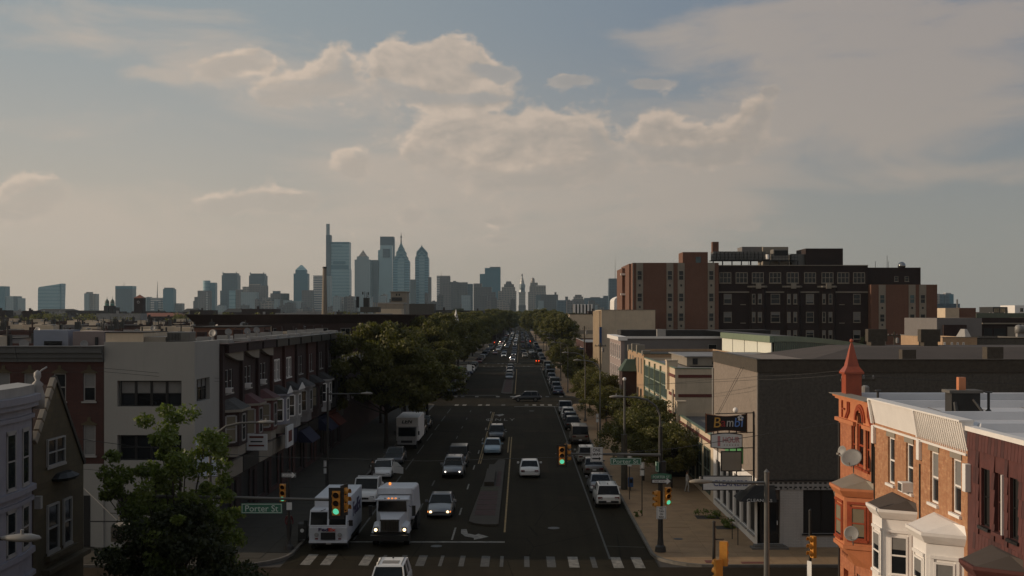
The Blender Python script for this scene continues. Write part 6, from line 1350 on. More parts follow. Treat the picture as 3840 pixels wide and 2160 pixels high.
# left mast
lx, ly = -15.9, 50.0
ml = thing('traffic_signal_mast', 'signal mast arm with Porter St sign reaching out of the locust tree', 'traffic signal', (lx, ly, .15))
MB().cyl((lx, ly, .15), (lx, ly, 7.0), .15, .12, 12).build('pole', mt('poledark'), ml)
za = PZ(1255, ly)
MB().tube([(lx, ly, za+.1), (PX(600, ly), ly, za+.05), (PX(850, ly), ly, za-.05)], [.09, .07, .055], 8).build('mast_arm', mt('polegrey'), ml)
signal(ml, PX(848, ly), ly-.28, PZ(1236, ly)+.05, 0, 2); signal(ml, PX(869, ly), ly+.05, PZ(1228, ly), 0, -1, yaw=R(70))
o = plate_sign(ml, PX(661, ly), ly-.2, PZ(1277, ly), 1.78, .45, 'sign_green'); stext('Porter St', o, (0, -.004, 0), w=1.42, h=.27)
# NW corner pole
nx, ny = -13.95, 69.4
mn = thing('traffic_signal_post', 'signal post with ONE WAY arrow plate beside the white delivery truck', 'traffic signal', (nx, ny, .15))
MB().cyl((nx, ny, .15), (nx, ny, 4.9), .09, .08, 10).lathe((nx, ny, .15), [(.3, 0), (.26, .2), (.14, .32), (.1, .5)], 12).build('pole', mt('poledark'), mn)
signal(mn, nx-.35, ny-.2, PZ(1217, ny), 0, 2, plate=False)
o = plate_sign(mn, nx+.03, ny-.2, PZ(1194, ny), .9, .3, 'ink', border='sign_white', bw=.015); arrow(o, -.38, .4, 0, .15, 'sign_white'); stext('ONE WAY', o, (-.09, -.012, 0), w=.48, h=.09, m='ink')
o = plate_sign(mn, nx+.05, ny-.2, PZ(1272, ny), .32, .45, 'sign_white', border=None)
# SE corner posts
for (x, y, zt_, zs, lab, yw) in ((PX(1796, 50), 50, PZ(1314, 50), PZ(1360, 50), 'short dark post with two big yellow signal backs, lower right', 180-20), (PX(2038, 56.5), 56.5, PZ(1285, 56.5), PZ(1347, 56.5), 'dark post with a yellow three-lens signal in profile, before the orange house', -75)):
    t = thing('signal_post', lab, 'traffic signal', (x, y, .15))
    MB().cyl((x, y, .15), (x, y, zt_), .075, .07, 10).sph((x, y, zt_), .08, 8).build('pole', mt('poledark'), t)
    if yw > 0:
        signal(t, x+.42, y-.1, zs, 0, -1, plate=False, yaw=R(yw)); signal(t, x+.1, y-.25, zs-.75, 0, -1, plate=False, yaw=R(200), name='pedestrian_signal'); MB().tube([(x, y, zs+.05), (x+.42, y-.1, zs+.08)], .03, 6).build('bracket', mt('poledark'), t)
    else:
        signal(t, x+.02, y-.2, zs, 0, -1, plate=False, yaw=R(yw)); plate_sign(t, x-.08, y-.15, zs-1.6, .3, .75, 'sign_white', rz=R(-60), border=None)
# parking signs on the right pavement
for x, y, h, lab in ((8.5, 80.8, 3.9, 'parking sign post with two small white plates on the right pavement'), (8.3, 88, 3.6, 'small parking sign post beside the thick wooden pole'), (8.5, 128, 3.2, 'parking sign post near the tan van'), (-14.2, 84, 3.6, 'parking sign post on the left pavement behind the delivery truck')):
    t = thing('parking_sign', lab, 'parking sign', (x, y, .15)); MB().cyl((x, y, .15), (x, y, h), .035, n=6).build('post', mt('poledark'), t)
    o = plate_sign(t, x, y-.06, h-.2, .3, .45, 'sign_white', border='awn_red', bw=.02); o = plate_sign(t, x, y-.06, h-.72, .3, .4, 'sign_white', border='ink', bw=.01)
t = thing('wooden_pole', 'thick dark wooden pole behind the grey parked car', 'utility pole', (8.35, 93.0, 0)); MB().cyl((8.35, 93.0, 0), (8.35, 93.0, 4.6), .27, .24, 12).build('shaft', mt('wood'), t)
# utility poles
def upole(x, y, h, lab, z0=0, cross=True):
    t = thing('utility_pole', lab, 'utility pole', (x, y, z0)); MB().cyl((x, y, z0), (x, y, h), .15, .1, 8).build('shaft', mt('wood'), t)
    if cross: MB().box(x-.9, x+.9, y-.06, y+.06, h-.6, h-.48).build('crossarm', mt('wood'), t)
    m = MB()
    for dx in (-.8, -.3, .3, .8): m.lathe((x+dx, y, h-.48), [(.05, 0), (.07, .1), (.03, .2)], 8)
    m.lathe((x+.35, y-.1, h-1.5), [(.2, 0), (.22, .1), (.22, .6), (.1, .7)], 10); m.build('insulators', mt('dish'), t); return t
upole(PX(2158, 60), 60, PZ(930, 60), 'utility pole with insulators behind the orange turret')
upole(PX(2250, 150), 150, PZ(834, 150), 'thin pale utility pole in front of the hospital right wing')
upole(PX(1470, 205), 205, PZ(820, 205), 'thin dark utility pole above the small brick shop', cross=False)
upole(12.6, 182, 9.8, 'dark utility pole at the corner by the pink bay house')
# wires
def wire(pts, r, lab, sag=0):
    P_ = []
    for a, b in zip(pts, pts[1:]):
        for k in range(8): P_.append(tuple(Vector(a).lerp(Vector(b), k/8)-Vector((0, 0, sag*math.sin(math.pi*k/8)))))
    P_.append(pts[-1]); o = MB().tube(P_, r, 4).build('overhead_wire', mt('black')); tag(o, lab, 'wire'); return o
wp = [(190, 1103, 53), (330, 1122, 54), (640, 1148, 56), (1073, 1160, 58), (1420, 1150, 58), (1700, 1128, 57), (2108, 1064, 52.3)]
wire([(PX(x, Y), Y, PZ(y, Y)) for x, y, Y in wp], .018, 'long sagging black wire crossing the whole avenue between the corner houses')
wire([(PX(1600, 100), 100, PZ(967, 100)), (PX(1910, 66), 66, PZ(955, 66)), (PX(2110, 60), 60, PZ(943, 60)), (30, 58, 10.6)], .013, 'upper thin wire in front of the pebble-dashed wall', .05)
wire([(PX(1600, 100), 100, PZ(970, 100)), (PX(1780, 72), 72, PZ(955, 72)), (PX(1910, 66), 66, PZ(946, 66)), (PX(2110, 60), 60, PZ(933, 60))], .011, 'second thin wire in front of the pebble-dashed wall', .05)
wire([(-32, 66, 11.2), (PX(260, 66), 66, PZ(926, 66)), (PX(552, 75), 75, PZ(952, 75))], .011, 'thin wire across the front of the white corner building'); wire([(-32, 66, 10.9), (PX(260, 66), 66, PZ(935, 66)), (PX(552, 75), 75, PZ(960, 75))], .011, 'lower thin wire across the front of the white corner building')
wire([(PX(208, 60), 60, PZ(1180, 60)), (PX(640, 60), 60, PZ(1200, 60))], .012, 'thin wire below the middle windows of the white corner building', .1)
wire([(PX(208, 58), 58, PZ(1225, 58)), (PX(298, 56), 56, PZ(1312, 56))], .01, 'slanting wire down to the restaurant canopy')
# kerbside things
t = thing('mailbox', 'dark rounded mailbox beside the signal post on the left corner', 'mailbox', (-13.35+-.2, 71.9, .15))
MB().box(-13.85, -13.3, 71.6, 72.15, .3, 1.05).ext([(-13.85, 71.6, 1.051), (-13.85, 72.15, 1.051), (-13.85, 72.1, 1.25), (-13.85, 71.875, 1.35), (-13.85, 71.65, 1.25)], (.55, 0, 0)).build('body', mt('poledark'), t, bevel=.02)
m = MB()
for a in (-13.8, -13.35):
    for b in (71.65, 72.1): m.box(a-.03, a+.03, b-.03, b+.03, .15, .299)
m.build('legs', mt('poledark'), t); MB().cyl((-13.58, 71.595, .85), (-13.58, 71.585, .85), .12, n=12).build('emblem', mt('sign_white'), t)
t = thing('newspaper_box', 'small blue box at the foot of the thick wooden pole', 'newspaper box', (8.75, 92.4, .15)); MB().box(8.6, 9.0, 92.2, 92.6, .45, 1.2).build('body', mt('blue'), t, bevel=.03); MB().box(8.77, 8.83, 92.37, 92.43, .15, .449).build('leg', mt('poledark'), t); MB().box(8.65, 8.95, 92.185, 92.199, .8, 1.1).build('door', mt('glass'), t)

# ================================================================ VEHICLES
PAINT = {}
def paint(c, met=0):
    if c not in PAINT:
        rgb = {'white': (.62, .61, .58), 'silver': (.30, .31, .33), 'grey': (.13, .135, .14), 'black': (.012, .012, .013), 'dark': (.025, .028, .034), 'blue': (.18, .26, .34), 'brown': (.14, .115, .095), 'navy': (.02, .03, .08), 'red': (.18, .02, .015), 'tan': (.25, .2, .15), 'cream': (.5, .47, .4), 'paleblue': (.3, .42, .5)}[c]
        PAINT[c] = plain('car_paint_'+c, rgb, .35, .04, 2, metal=.25 if c in ('silver', 'grey', 'blue') else 0, coat=.6)
    return PAINT[c]
def loft(mb, secs, m=0):
    """secs: list of (y, [(x,z)...]) half sections from sill to centre line"""
    rows = []
    for y, pts in secs:
        full = [(x, y, z) for x, z in pts]+[(-x, y, z) for x, z in reversed(pts)]
        rows.append(full)
    n = len(rows[0]); b = len(mb.v)
    for r in rows: mb.v += r
    for i in range(len(rows)-1):
        for k in range(n):
            j = (k+1) % n; mb.f.append((b+i*n+k, b+i*n+j, b+(i+1)*n+j, b+(i+1)*n+k)); mb.m.append(m)
    mb.f.append(tuple(range(b, b+n))); mb.f.append(tuple(range(b+(len(rows)-1)*n+n-1, b+(len(rows)-1)*n-1, -1))); mb.m += [m, m]
def wheels(t, ys_, hw, r=.33, w=.22):
    for y in ys_:
        for s in (-1, 1):
            o = MB().cyl((s*(hw-w), y, r), (s*hw, y, r), r, n=18).build('wheel', mt('tyre'), t)
            q = bpy.data.objects.new('rim', MB().cyl((s*(hw-.02), y, r), (s*(hw+.012), y, r), r*.62, r*.55, 12).mesh('rim', mt('rim'))); COL.objects.link(q); q.parent = o
def car(kind, color, lights=None, det=True):
    """car facing local -y"""
    t = bpy.data.objects.new({'sedan': 'sedan', 'suv': 'suv', 'jeep': 'jeep', 'van': 'van', 'pickup': 'pickup_truck'}[kind], None); COL.objects.link(t)
    t['label'] = color+' '+kind; t['category'] = 'car' if kind in ('sedan', 'suv', 'jeep') else ('van' if kind == 'van' else 'pickup truck')
    P_ = paint(color)
    S = {'sedan': (4.7, .90, .68, .92, 1.43, -.95, -.15, 1.05, 1.75), 'suv': (4.6, .93, .85, 1.05, 1.68, -1.05, -.35, 1.75, 2.15), 'jeep': (4.3, .92, .98, 1.12, 1.86, -.75, -.55, 1.95, 2.08), 'van': (5.4, .99, 1.05, 1.2, 2.08, -1.85, -1.2, 2.55, 2.66), 'pickup': (5.6, .98, .98, 1.12, 1.85, -1.15, -.55, .75, .95)}[kind]
    Ln, hw, hood, belt, roof, ws0, ws1, rr1, rr0 = S; f = -Ln/2; b = Ln/2; zb = .22 if kind == 'sedan' else .34
    def sec(y, k, top, zlow=zb): return (y, [(hw*k*.96, zlow), (hw*k, zlow+.12), (hw*k, (zlow+top)/2), (hw*k*.97, top-.1), (hw*k*.88, top), (.001, top+.03)])
    m = MB()
    back = belt-.04 if kind in ('sedan',) else belt
    loft(m, [sec(f, .80, hood*.72, zb+.08), sec(f+.12, .90, hood*.86), sec(f+.45, .97, hood), sec(ws0-.1, 1, belt-.06), sec(0, 1, belt), sec(rr0-.05, 1, belt), sec(b-.35, .985, back), sec(b-.1, .93, back-.08), sec(b, .86, back-.25, zb+.1)])
    body = m.build('body', P_, t, bevel=0); body.data.polygons.foreach_set('use_smooth', [True]*len(body.data.polygons))
    es = body.modifiers.new('edge', 'EDGE_SPLIT'); es.split_angle = R(42)
    tw = hw*(.74 if kind in ('sedan', 'suv') else .86)
    g_ = MB(); lo = [(-hw*.9, ws0), (hw*.9, ws0), (hw*.9, rr0), (-hw*.9, rr0)]; hi = [(-tw, ws1), (tw, ws1), (tw, rr1), (-tw, rr1)]
    g_.frus(lo, belt-.02, hi, roof-.06); g_.build('windows', mt('carglass'), t)
    rf_ = MB(); e = .03; rf_.frus([(-tw-e, ws1-e), (tw+e, ws1-e), (tw+e, rr1+e), (-tw-e, rr1+e)], roof-.07, [(-tw*.9, ws1+.12), (tw*.9, ws1+.12), (tw*.9, rr1-.12), (-tw*.9, rr1-.12)], roof); rf_.build('roof', P_, t, bevel=.03)
    p = MB()
    for s in (-1, 1):
        for ya, yb_ in ((ws0, ws1), (rr0, rr1)): p.tube([(s*hw*.9, ya, belt-.02), (s*tw, yb_, roof-.05)], .045, 5)
        ym = (ws1+rr1)/2; p.tube([(s*hw*.915, ym, belt-.02), (s*(tw+.01), ym, roof-.05)], .04, 5)
        if kind != 'sedan': p.tube([(s*hw*.915, ym+1.0, belt-.02), (s*(tw+.01), ym+1.0, roof-.05)], .06, 5)
    p.build('pillars', P_, t)
    wheels(t, (f+.85, b-.9), hw, .33 if kind == 'sedan' else .38)
    lm = {None: 'lens', 'w': 'headlit', 'y': 'headwarm'}[lights]
    for s in (-1, 1):
        MB().box(min(s*hw*.82, s*hw*.5), max(s*hw*.82, s*hw*.5), f-.005+.03, f+.2, hood*.62, hood*.80).build('headlight', mt('lens' if lights else lm), t)
        if lights: MB().cyl((s*hw*.66, f+.0, hood*.71), (s*hw*.66, f+.028, hood*.71), .07 if lights == 'w' else .095, n=10).build('lamp', mt(lm), t)
        if lights == 'y': MB().box(min(s*hw*.84, s*hw*.9), max(s*hw*.84, s*hw*.9), f+.06, f+.25, hood*.64, hood*.78).build('indicator', mt('indic'), t)
        MB().box(min(s*hw*.84, s*hw*.48), max(s*hw*.84, s*hw*.48), b-.14, b-.0, back-.36, back-.18).build('taillight', mt('tail'), t)
        MB().cbox((s*(hw+.11), ws0+.28, belt+.07), (.2, .12, .14)).build('mirror', P_, t)
    MB().box(-hw*.42, hw*.42, f-.0, f+.08, hood*.45, hood*.68).build('grille', mt('black'), t)
    MB().box(-hw*.8, hw*.8, f-.05, f+.2, zb+.05, zb+.2).build('bumper', mt('black') if kind in ('jeep', 'suv') else P_, t); MB().box(-hw*.8, hw*.8, b-.2, b+.04, zb+.08, zb+.26).build('bumper', mt('black') if kind != 'sedan' else P_, t)
    MB().box(-.16, .16, b+.041 if kind != 'sedan' else b-.01, b+.05, .5, .62).build('plate', mt('sign_white'), t); MB().box(-.5, .5, f+.05, f+.09, zb+.02, zb+.1).build('air_dam', mt('black'), t)
    if kind in ('suv', 'van'):
        for s in (-1, 1): MB().tube([(s*tw*.85, ws1+.2, roof+.03), (s*tw*.85, rr1-.2, roof+.03)], .02, 5).build('roof_rail', mt('steel'), t)
        MB().lathe((0, rr1-.3, roof), [(.05, 0), (.03, .06), (.005, .12)], 6, sy=2).build('fin_aerial', mt('black'), t)
    if kind == 'pickup':
        MB().box(-hw*.8, hw*.8, 1.1, b-.15, belt+.001, belt+.02).build('bed_cover', mt('black'), t)
    if kind == 'jeep':
        MB().box(-hw*.72, hw*.72, f-.12, f-.051, .55, .72).build('winch_bar', mt('chrome'), t)
    return Proto(t)
CARS = {}
def getcar(kind, color, lights=None):
    k = (kind, color, lights)
    if k not in CARS: CARS[k] = car(*k)
    return CARS[k]
UP, DN = math.pi, 0.0
def put(kind, color, x, y, rz, lab, lights=None, group=None, s=1): return getcar(kind, color, lights).place((x, y, 0), rz, lab, group, s)
put('sedan', 'silver', -5.7, 82.8, DN, 'grey-silver sedan with warm glowing headlamps, nearest moving car left of the median', 'y')
put('suv', 'silver', -5.93, 102.3, DN, 'silver crossover with bright white headlamps, following the grey sedan', 'w')
put('jeep', 'black', -5.9, 109.3, DN, 'black boxy off-roader right behind the bright headlamp crossover')
put('sedan', 'paleblue', -2.9, 119.2, DN, 'pale blue sedan waiting just beyond the median tip', None)
put('suv', 'dark', -2.75, 131.5, DN, 'black pickup-nosed wagon behind the pale blue sedan', None)
put('sedan', 'white', .78, 102.7, UP, 'white sedan driving away up the avenue, alone in its lane')
put('suv', 'white', 6.45, 86.9, UP, 'white crossover parked nearest on the right kerb')
put('sedan', 'silver', 6.4, 93.8, UP, 'silver sedan parked in front of the white crossover')
put('sedan', 'brown', 6.5, 104.0, UP, 'brown sedan parked under the ONE WAY plate')
put('suv', 'cream', 6.3, 111.3, UP, 'white pickup-like car partly hidden by the ONE WAY plate')
put('van', 'tan', 6.5, 128.5, UP, 'tan passenger van parked beside the right street trees')
put('suv', 'black', 6.4, 143.5, UP, 'black wagon parked in front of the tan van'); put('suv', 'grey', 6.4, 150, UP, 'grey wagon, second in front of the tan van')
put('suv', 'white', 6.4, 157, UP, 'white wagon, third in front of the tan van'); put('pickup', 'silver', 6.4, 166, UP, 'silver pickup parked last before the far crossing')
put('suv', 'black', .97, 188.5, R(-88), 'black off-roader turning across the far crossing')
put('pickup', 'white', -11.7, 88.3, DN, 'white pickup parked between the delivery truck and the garbage truck')
put('sedan', 'white', -12.1, 102, DN, 'white parked car with its driver door open')
put('sedan', 'grey', -12.1, 111.5, DN, 'dark grey sedan parked behind the open-door car')
put('suv', 'black', -12.2, 138, DN, 'dark car parked behind the white box truck under the trees'); put('sedan', 'dark', -12.2, 146, DN, 'dark sedan deep in the tree shade on the left kerb')
d_ = MB().hexa([(-11.2, 100.9, .4), (-10.25, 100.35, .4), (-10.23, 100.42, .4), (-11.2, 100.97, .4)], [(-11.2, 100.9, 1.0), (-10.25, 100.35, .95), (-10.23, 100.42, .95), (-11.2, 100.97, 1.0)]).hexa([(-11.2, 100.9, 1.001), (-10.4, 100.44, 1.0), (-10.38, 100.5, 1.0), (-11.2, 100.97, 1.001)], [(-11.15, 100.9, 1.38), (-10.8, 100.68, 1.36), (-10.8, 100.74, 1.36), (-11.15, 100.97, 1.38)])
d_ = d_.build('car_door', paint('white')); op = [o for o in COL.objects if o.get('label') == 'white parked car with its driver door open'][0]
d_.parent = op; d_.matrix_parent_inverse = wm(op).inverted()
# car on the cross street at the bottom edge (sunroof, heading away)
cw = getcar('suv', 'white').place((-6.6, 58.2, 0), DN, 'white crossover with dark sunroof at the bottom edge, facing the camera')
q = MB().box(-.42, .42, -.1, .55, 1.685, 1.695).build('sunroof', mt('carglass')); q.parent = cw; q.location = (0, .25, .0)
# queue beyond and far traffic
qn = [(-2.5, 252, 'grey', DN), (-2.5, 259, 'cream', DN), (-2.5, 268, 'silver', DN), (-2.6, 276, 'navy', DN), (-2.6, 284, 'dark', DN), (-2.6, 291, 'grey', DN), (-2.5, 352, 'silver', DN), (-5.6, 382, 'white', DN), (-2.4, 398, 'dark', DN)]
for i, (x, y, c, r_) in enumerate(qn): put(('sedan', 'suv')[i % 2], c, x, y, r_, '%s car, %s in the turning lane past the far crossing' % ({'cream': 'cream', 'navy': 'dark blue', 'dark': 'black'}.get(c, c), ORD[i]), 'w' if y > 340 else None, 'cars queued in the turning lane')
rn = random.Random(5)
for x in (-12.2, 6.6):
    y = 206; nn = 0
    while y < 540:
        if not any(c0-7 < y < c1+7 for c0, c1 in CROSS) and rn.random() < .85:
            c = rn.choice(['silver', 'dark', 'black', 'white', 'grey', 'navy', 'brown', 'red']); kd = rn.choice(['sedan', 'suv', 'suv', 'van'] if c in ('white', 'grey') else ['sedan', 'suv'])
            if c in ('silver', 'brown', 'dark', 'navy', 'red'): kd = 'sedan' if kd == 'van' else kd
            put(kd, c, x, y, UP if x > 0 else DN, '%s %s, %s parked along the %s kerb past the far crossing' % (c.replace('dark', 'charcoal'), kd, ORD[nn], 'right' if x > 0 else 'left'), None, 'cars parked along the far avenue')
            nn += 1
        y += rn.uniform(6, 11)
for li, (lane, r_) in enumerate(((-8.9, DN), (-5.7, DN), (-2.5, DN), (1.0, UP), (3.8, UP))):
    y = 400+rn.random()*30; nn = 0
    while y < 900:
        c = rn.choice(['silver', 'dark', 'black', 'white', 'white', 'grey', 'navy', 'red'])
        put(rn.choice(['sedan', 'suv']), c, lane+rn.uniform(-.2, .2), y, r_, 'distant %s vehicle, %s in lane %s from the left far up the avenue' % (c.replace('dark', 'charcoal'), ORD[nn], ('one', 'two', 'three', 'four', 'five')[li]), 'w' if (r_ == DN and rn.random() < .16) else None, 'distant traffic far up the avenue')
        y += rn.uniform(18, 75); nn += 1
put('suv', 'white', 1.4, 378, UP, 'white-topped car braking alone before the third crossing'); put('van', 'dark', 4.4, 372, UP, 'tall dark vehicle below the right red signal far up the avenue')
put('van', 'paleblue', 6.7, 262, UP, 'pale blue high-roofed van on the right, before the second far crossing', s=(1.1, 1.3, 1.4)); put('van', 'cream', 6.5, 282, UP, 'white high-sided van parked ahead of the pale blue one', s=(1, 1.1, 1.4)); put('sedan', 'white', 6.5, 233, UP, 'white car parked right of the big crossing, nearest of the far kerb'); put('sedan', 'grey', 6.5, 226, UP, 'grey car behind the white one at the far right kerb')

# ---- parcel van
fx = (-12.8-10.45)/2; fy = 69.5; hwf = 1.16
pv = thing('parcel_van', 'white parcel delivery step van with FedEx lettering on its nose', 'delivery van', (fx, fy, 0))
V = 'vanwhite'
m = MB(); m.hexa([(fx-hwf, fy+.15, .5), (fx+hwf, fy+.15, .5), (fx+hwf, fy+1.6, .5), (fx-hwf, fy+1.6, .5)], [(fx-hwf, fy, 1.45), (fx+hwf, fy, 1.45), (fx+hwf, fy+1.6, 1.45), (fx-hwf, fy+1.6, 1.45)])
m.hexa([(fx-hwf, fy, 1.451), (fx+hwf, fy, 1.451), (fx+hwf, fy+1.6, 1.451), (fx-hwf, fy+1.6, 1.451)], [(fx-hwf+.03, fy+.28, 2.45), (fx+hwf-.03, fy+.28, 2.45), (fx+hwf-.03, fy+1.6, 2.45), (fx-hwf+.03, fy+1.6, 2.45)])
m.build('cab', mt(V), pv, bevel=.06, seg=3)
bx = MB().box(fx-hwf+.12, fx+hwf-.02, fy+1.3, fy+6.6, .62, 3.05).build('cargo_body', mt(V), pv, bevel=.05, seg=2)
for s in (-1, 1):
    c = fx+s*.56; w = .5
    MB().hexa([(c-w, fy-.012+.03, 1.58), (c+w, fy-.012+.03, 1.58), (c+w, fy+.05, 1.58), (c-w, fy+.05, 1.58)], [(c-w, fy+.22, 2.32), (c+w, fy+.22, 2.32), (c+w, fy+.29, 2.32), (c-w, fy+.29, 2.32)]).build('windscreen', mt('carglass'), pv)
    MB().cyl((fx+s*.7, fy+.03, .98), (fx+s*.7, fy+.12, .98), .13, n=14).cyl((fx+s*.7, fy+.015, .98), (fx+s*.7, fy+.029, .98), .1, n=14).build('headlight', mt('lens'), pv)
    MB().box(fx+s*.7-.09, fx+s*.7+.09, fy+.04, fy+.12, .7, .77).build('indicator', mt('tail'), pv)
MB().box(fx-.44, fx+.44, fy+.03, fy+.1, .68, 1.12).build('grille', mt('dark'), pv); MB().box(fx-1.15, fx+1.15, fy-.02, fy+.2, .5, .62).build('bumper', mt(V), pv); MB().box(fx-1.1, fx+1.1, fy+.25, fy+6.5, .35, .58).build('chassis', mt('black'), pv); MB().box(fx-.15, fx+.15, fy+.2, fy+.24, .38, .5).build('plate', mt('sign_white'), pv)
text('Fed', 'lettering', plain('purple_lettering', (.045, .02, .10), .5, 0), pv, (fx-.27, fy-.015, 1.30), w=.6, h=.21, bold=.03); text('Ex', 'lettering', plain('orange_red_lettering', (.55, .05, .02), .5, 0), pv, (fx+.26, fy-.015, 1.30), w=.44, h=.21, bold=.03)
o = text('FedEx', 'lettering', plain('purple_side', (.06, .03, .12), .5, 0), pv, (fx+hwf-.01, fy+4.2, 2.1), w=3.4, h=.9, rz=R(90), bold=.02)
for s, y in ((-1, fy+.9), (1, fy+.9), (-1, fy+5.2), (1, fy+5.2)): MB().cyl((fx+s*(hwf-.3), y, .42), (fx+s*(hwf-.05), y, .42), .42, n=16).build('wheel', mt('tyre'), pv)
for s in (-1, 1): MB().box(fx+s*(hwf+.2)-.12, fx+s*(hwf+.2)+.12, fy+.1, fy+.16, 1.5, 1.85).tube([(fx+s*hwf, fy+.2, 1.75), (fx+s*(hwf+.2), fy+.14, 1.75)], .02, 5).build('mirror', mt('black'), pv)
MB().tube([(fx-.45, fy+.12, 2.4), (fx-.15, fy+.2, 2.52)], .02, 5).build('wiper', mt('black'), pv)
# ---- garbage truck
gx = (-9.25-6.8)/2; gy = 70.6
gt = thing('garbage_truck', 'white garbage truck with tall chrome grille and lit headlamps beside the parcel van', 'garbage truck', (gx, gy, 0))
m = MB(); m.hexa([(gx-.68, gy, .95), (gx+.68, gy, .95), (gx+.95, gy+1.6, .95), (gx-.95, gy+1.6, .95)], [(gx-.55, gy+.15, 1.75), (gx+.55, gy+.15, 1.75), (gx+.85, gy+1.6, 1.95), (gx-.85, gy+1.6, 1.95)]); m.build('bonnet', mt('vanwhite'), gt, bevel=.06, seg=3)
MB().box(gx-1.0, gx+1.0, gy+1.5, gy+3.0, .95, 2.75).build('cab', mt('vanwhite'), gt, bevel=.08, seg=3); MB().hexa([(gx-.9, gy+1.42, 1.97), (gx+.9, gy+1.42, 1.97), (gx+.9, gy+1.52, 1.97), (gx-.9, gy+1.52, 1.97)], [(gx-.86, gy+1.47, 2.6), (gx+.86, gy+1.47, 2.6), (gx+.86, gy+1.55, 2.6), (gx-.86, gy+1.55, 2.6)]).build('windscreen', mt('carglass'), gt)
o = MB().hexa([(gx-1.2, gy+3.2, 1.1), (gx+1.2, gy+3.2, 1.1), (gx+1.2, gy+8.2, 1.1), (gx-1.2, gy+8.2, 1.1)], [(gx-1.2, gy+3.2, 3.2), (gx+1.2, gy+3.2, 3.2), (gx+1.15, gy+7.2, 2.95), (gx-1.15, gy+7.2, 2.95)]).build('hopper_body', mt('vanwhite'), gt, bevel=.18, seg=3)
MB().box(gx-1.1, gx+1.1, gy+2.9, gy+3.19, 2.8, 3.2).box(gx-1.12, gx+1.12, gy+1.35, gy+1.5, 2.66, 2.75).build('visor', mt('vanwhite'), gt, bevel=.03)
m = MB()
for k in range(11): m.box(gx-.5+k*.1-.03, gx-.5+k*.1+.03, gy-.06, gy+.0, 1.0, 1.62)
m.box(gx-.6, gx+.6, gy-.05, gy+.1, 1.62, 1.7); m.build('grille', mt('chrome'), gt); MB().box(gx-.56, gx+.56, gy-.012, gy+.1, .98, 1.62).build('grille_back', mt('dark'), gt)
for s in (-1, 1):
    MB().hexa([(gx+s*.6, gy+.2, .8), (gx+s*1.18, gy+.35, .8), (gx+s*1.2, gy+1.5, .8), (gx+s*.7, gy+1.5, .8)], [(gx+s*.6, gy+.25, 1.3), (gx+s*1.05, gy+.5, 1.22), (gx+s*1.12, gy+1.4, 1.32), (gx+s*.7, gy+1.5, 1.5)]).build('wing', mt('vanwhite'), gt, bevel=.05)
    MB().cyl((gx+s*.88, gy+.18, 1.05), (gx+s*.88, gy+.34, 1.05), .16, n=12).build('headlight', mt('chrome'), gt); MB().cyl((gx+s*.88, gy+.16, 1.05), (gx+s*.88, gy+.179, 1.05), .1, n=12).build('lamp', mt('headwarm'), gt)
    MB().cyl((gx+s*.8, gy+1.0, .5), (gx+s*1.12, gy+1.0, .5), .5, n=18).build('wheel', mt('tyre'), gt)
    for y in (gy+6.2, gy+7.5): MB().cyl((gx+s*.75, y, .5), (gx+s*1.18, y, .5), .5, n=18).build('wheel', mt('tyre'), gt)
    MB().box(gx+s*1.35-.11, gx+s*1.35+.11, gy+1.3, gy+1.38, 1.7, 2.35).tube([(gx+s*1.0, gy+1.6, 2.3), (gx+s*1.35, gy+1.35, 2.2)], .02, 5).build('mirror', mt('black'), gt)
MB().box(gx-1.15, gx+1.15, gy-.25, gy+.0, .45, .78).build('bumper', mt('black'), gt); MB().box(gx-1, gx+1, gy+.2, gy+9, .55, .9).build('chassis', mt('black'), gt)
for k in range(5): MB().box(gx-.5+k*.22, gx-.4+k*.22, gy+1.38, gy+1.44, 2.76, 2.82).build('marker_lamp', mt('indic' if k in (1, 2, 3) else 'lens'), gt)
MB().sph((gx-.55, gy+5, 3.18), .09, 8).build('beacon', mt('indic'), gt)
text('MACK', 'nameplate', mt('ink'), gt, (gx, gy+3.18, 3.02), w=.6, h=.09) if 0 else None
# ---- box truck
tx_, ty_ = -12.05, 121.6
bt = thing('box_truck', 'white box truck with LEN on its overcab, parked under the left trees', 'box truck', (tx_, ty_, 0))
MB().box(tx_-1.2, tx_+1.2, ty_+1.3, ty_+8, .8, 3.3).build('cargo_box', mt('white'), bt, bevel=.04); MB().hexa([(tx_-1.15, ty_+.9, 2.35), (tx_+1.15, ty_+.9, 2.35), (tx_+1.15, ty_+1.29, 2.35), (tx_-1.15, ty_+1.29, 2.35)], [(tx_-1.15, ty_+.6, 3.3), (tx_+1.15, ty_+.6, 3.3), (tx_+1.15, ty_+1.29, 3.3), (tx_-1.15, ty_+1.29, 3.3)]).build('overcab', mt('white'), bt)
MB().box(tx_-1.0, tx_+1.0, ty_+.1, ty_+1.29, .5, 1.35).box(tx_-.98, tx_+.98, ty_+.75, ty_+1.28, 1.351, 2.34).build('cab', mt('white_d'), bt, bevel=.04); MB().hexa([(tx_-.9, ty_+.3, 1.352), (tx_+.9, ty_+.3, 1.352), (tx_+.9, ty_+.74, 1.352), (tx_-.9, ty_+.74, 1.352)], [(tx_-.88, ty_+.7, 2.25), (tx_+.88, ty_+.7, 2.25), (tx_+.88, ty_+.74, 2.25), (tx_-.88, ty_+.74, 2.25)]).build('windscreen', mt('carglass'), bt)
text('LEN', 'lettering', mt('ink'), bt, (tx_, ty_+.7, 2.9), w=1.15, h=.42, bold=.03, shear=.25)
MB().box(tx_-.6, tx_+.6, ty_+.07, ty_+.099, .7, .95).build('grille', mt('dark'), bt)
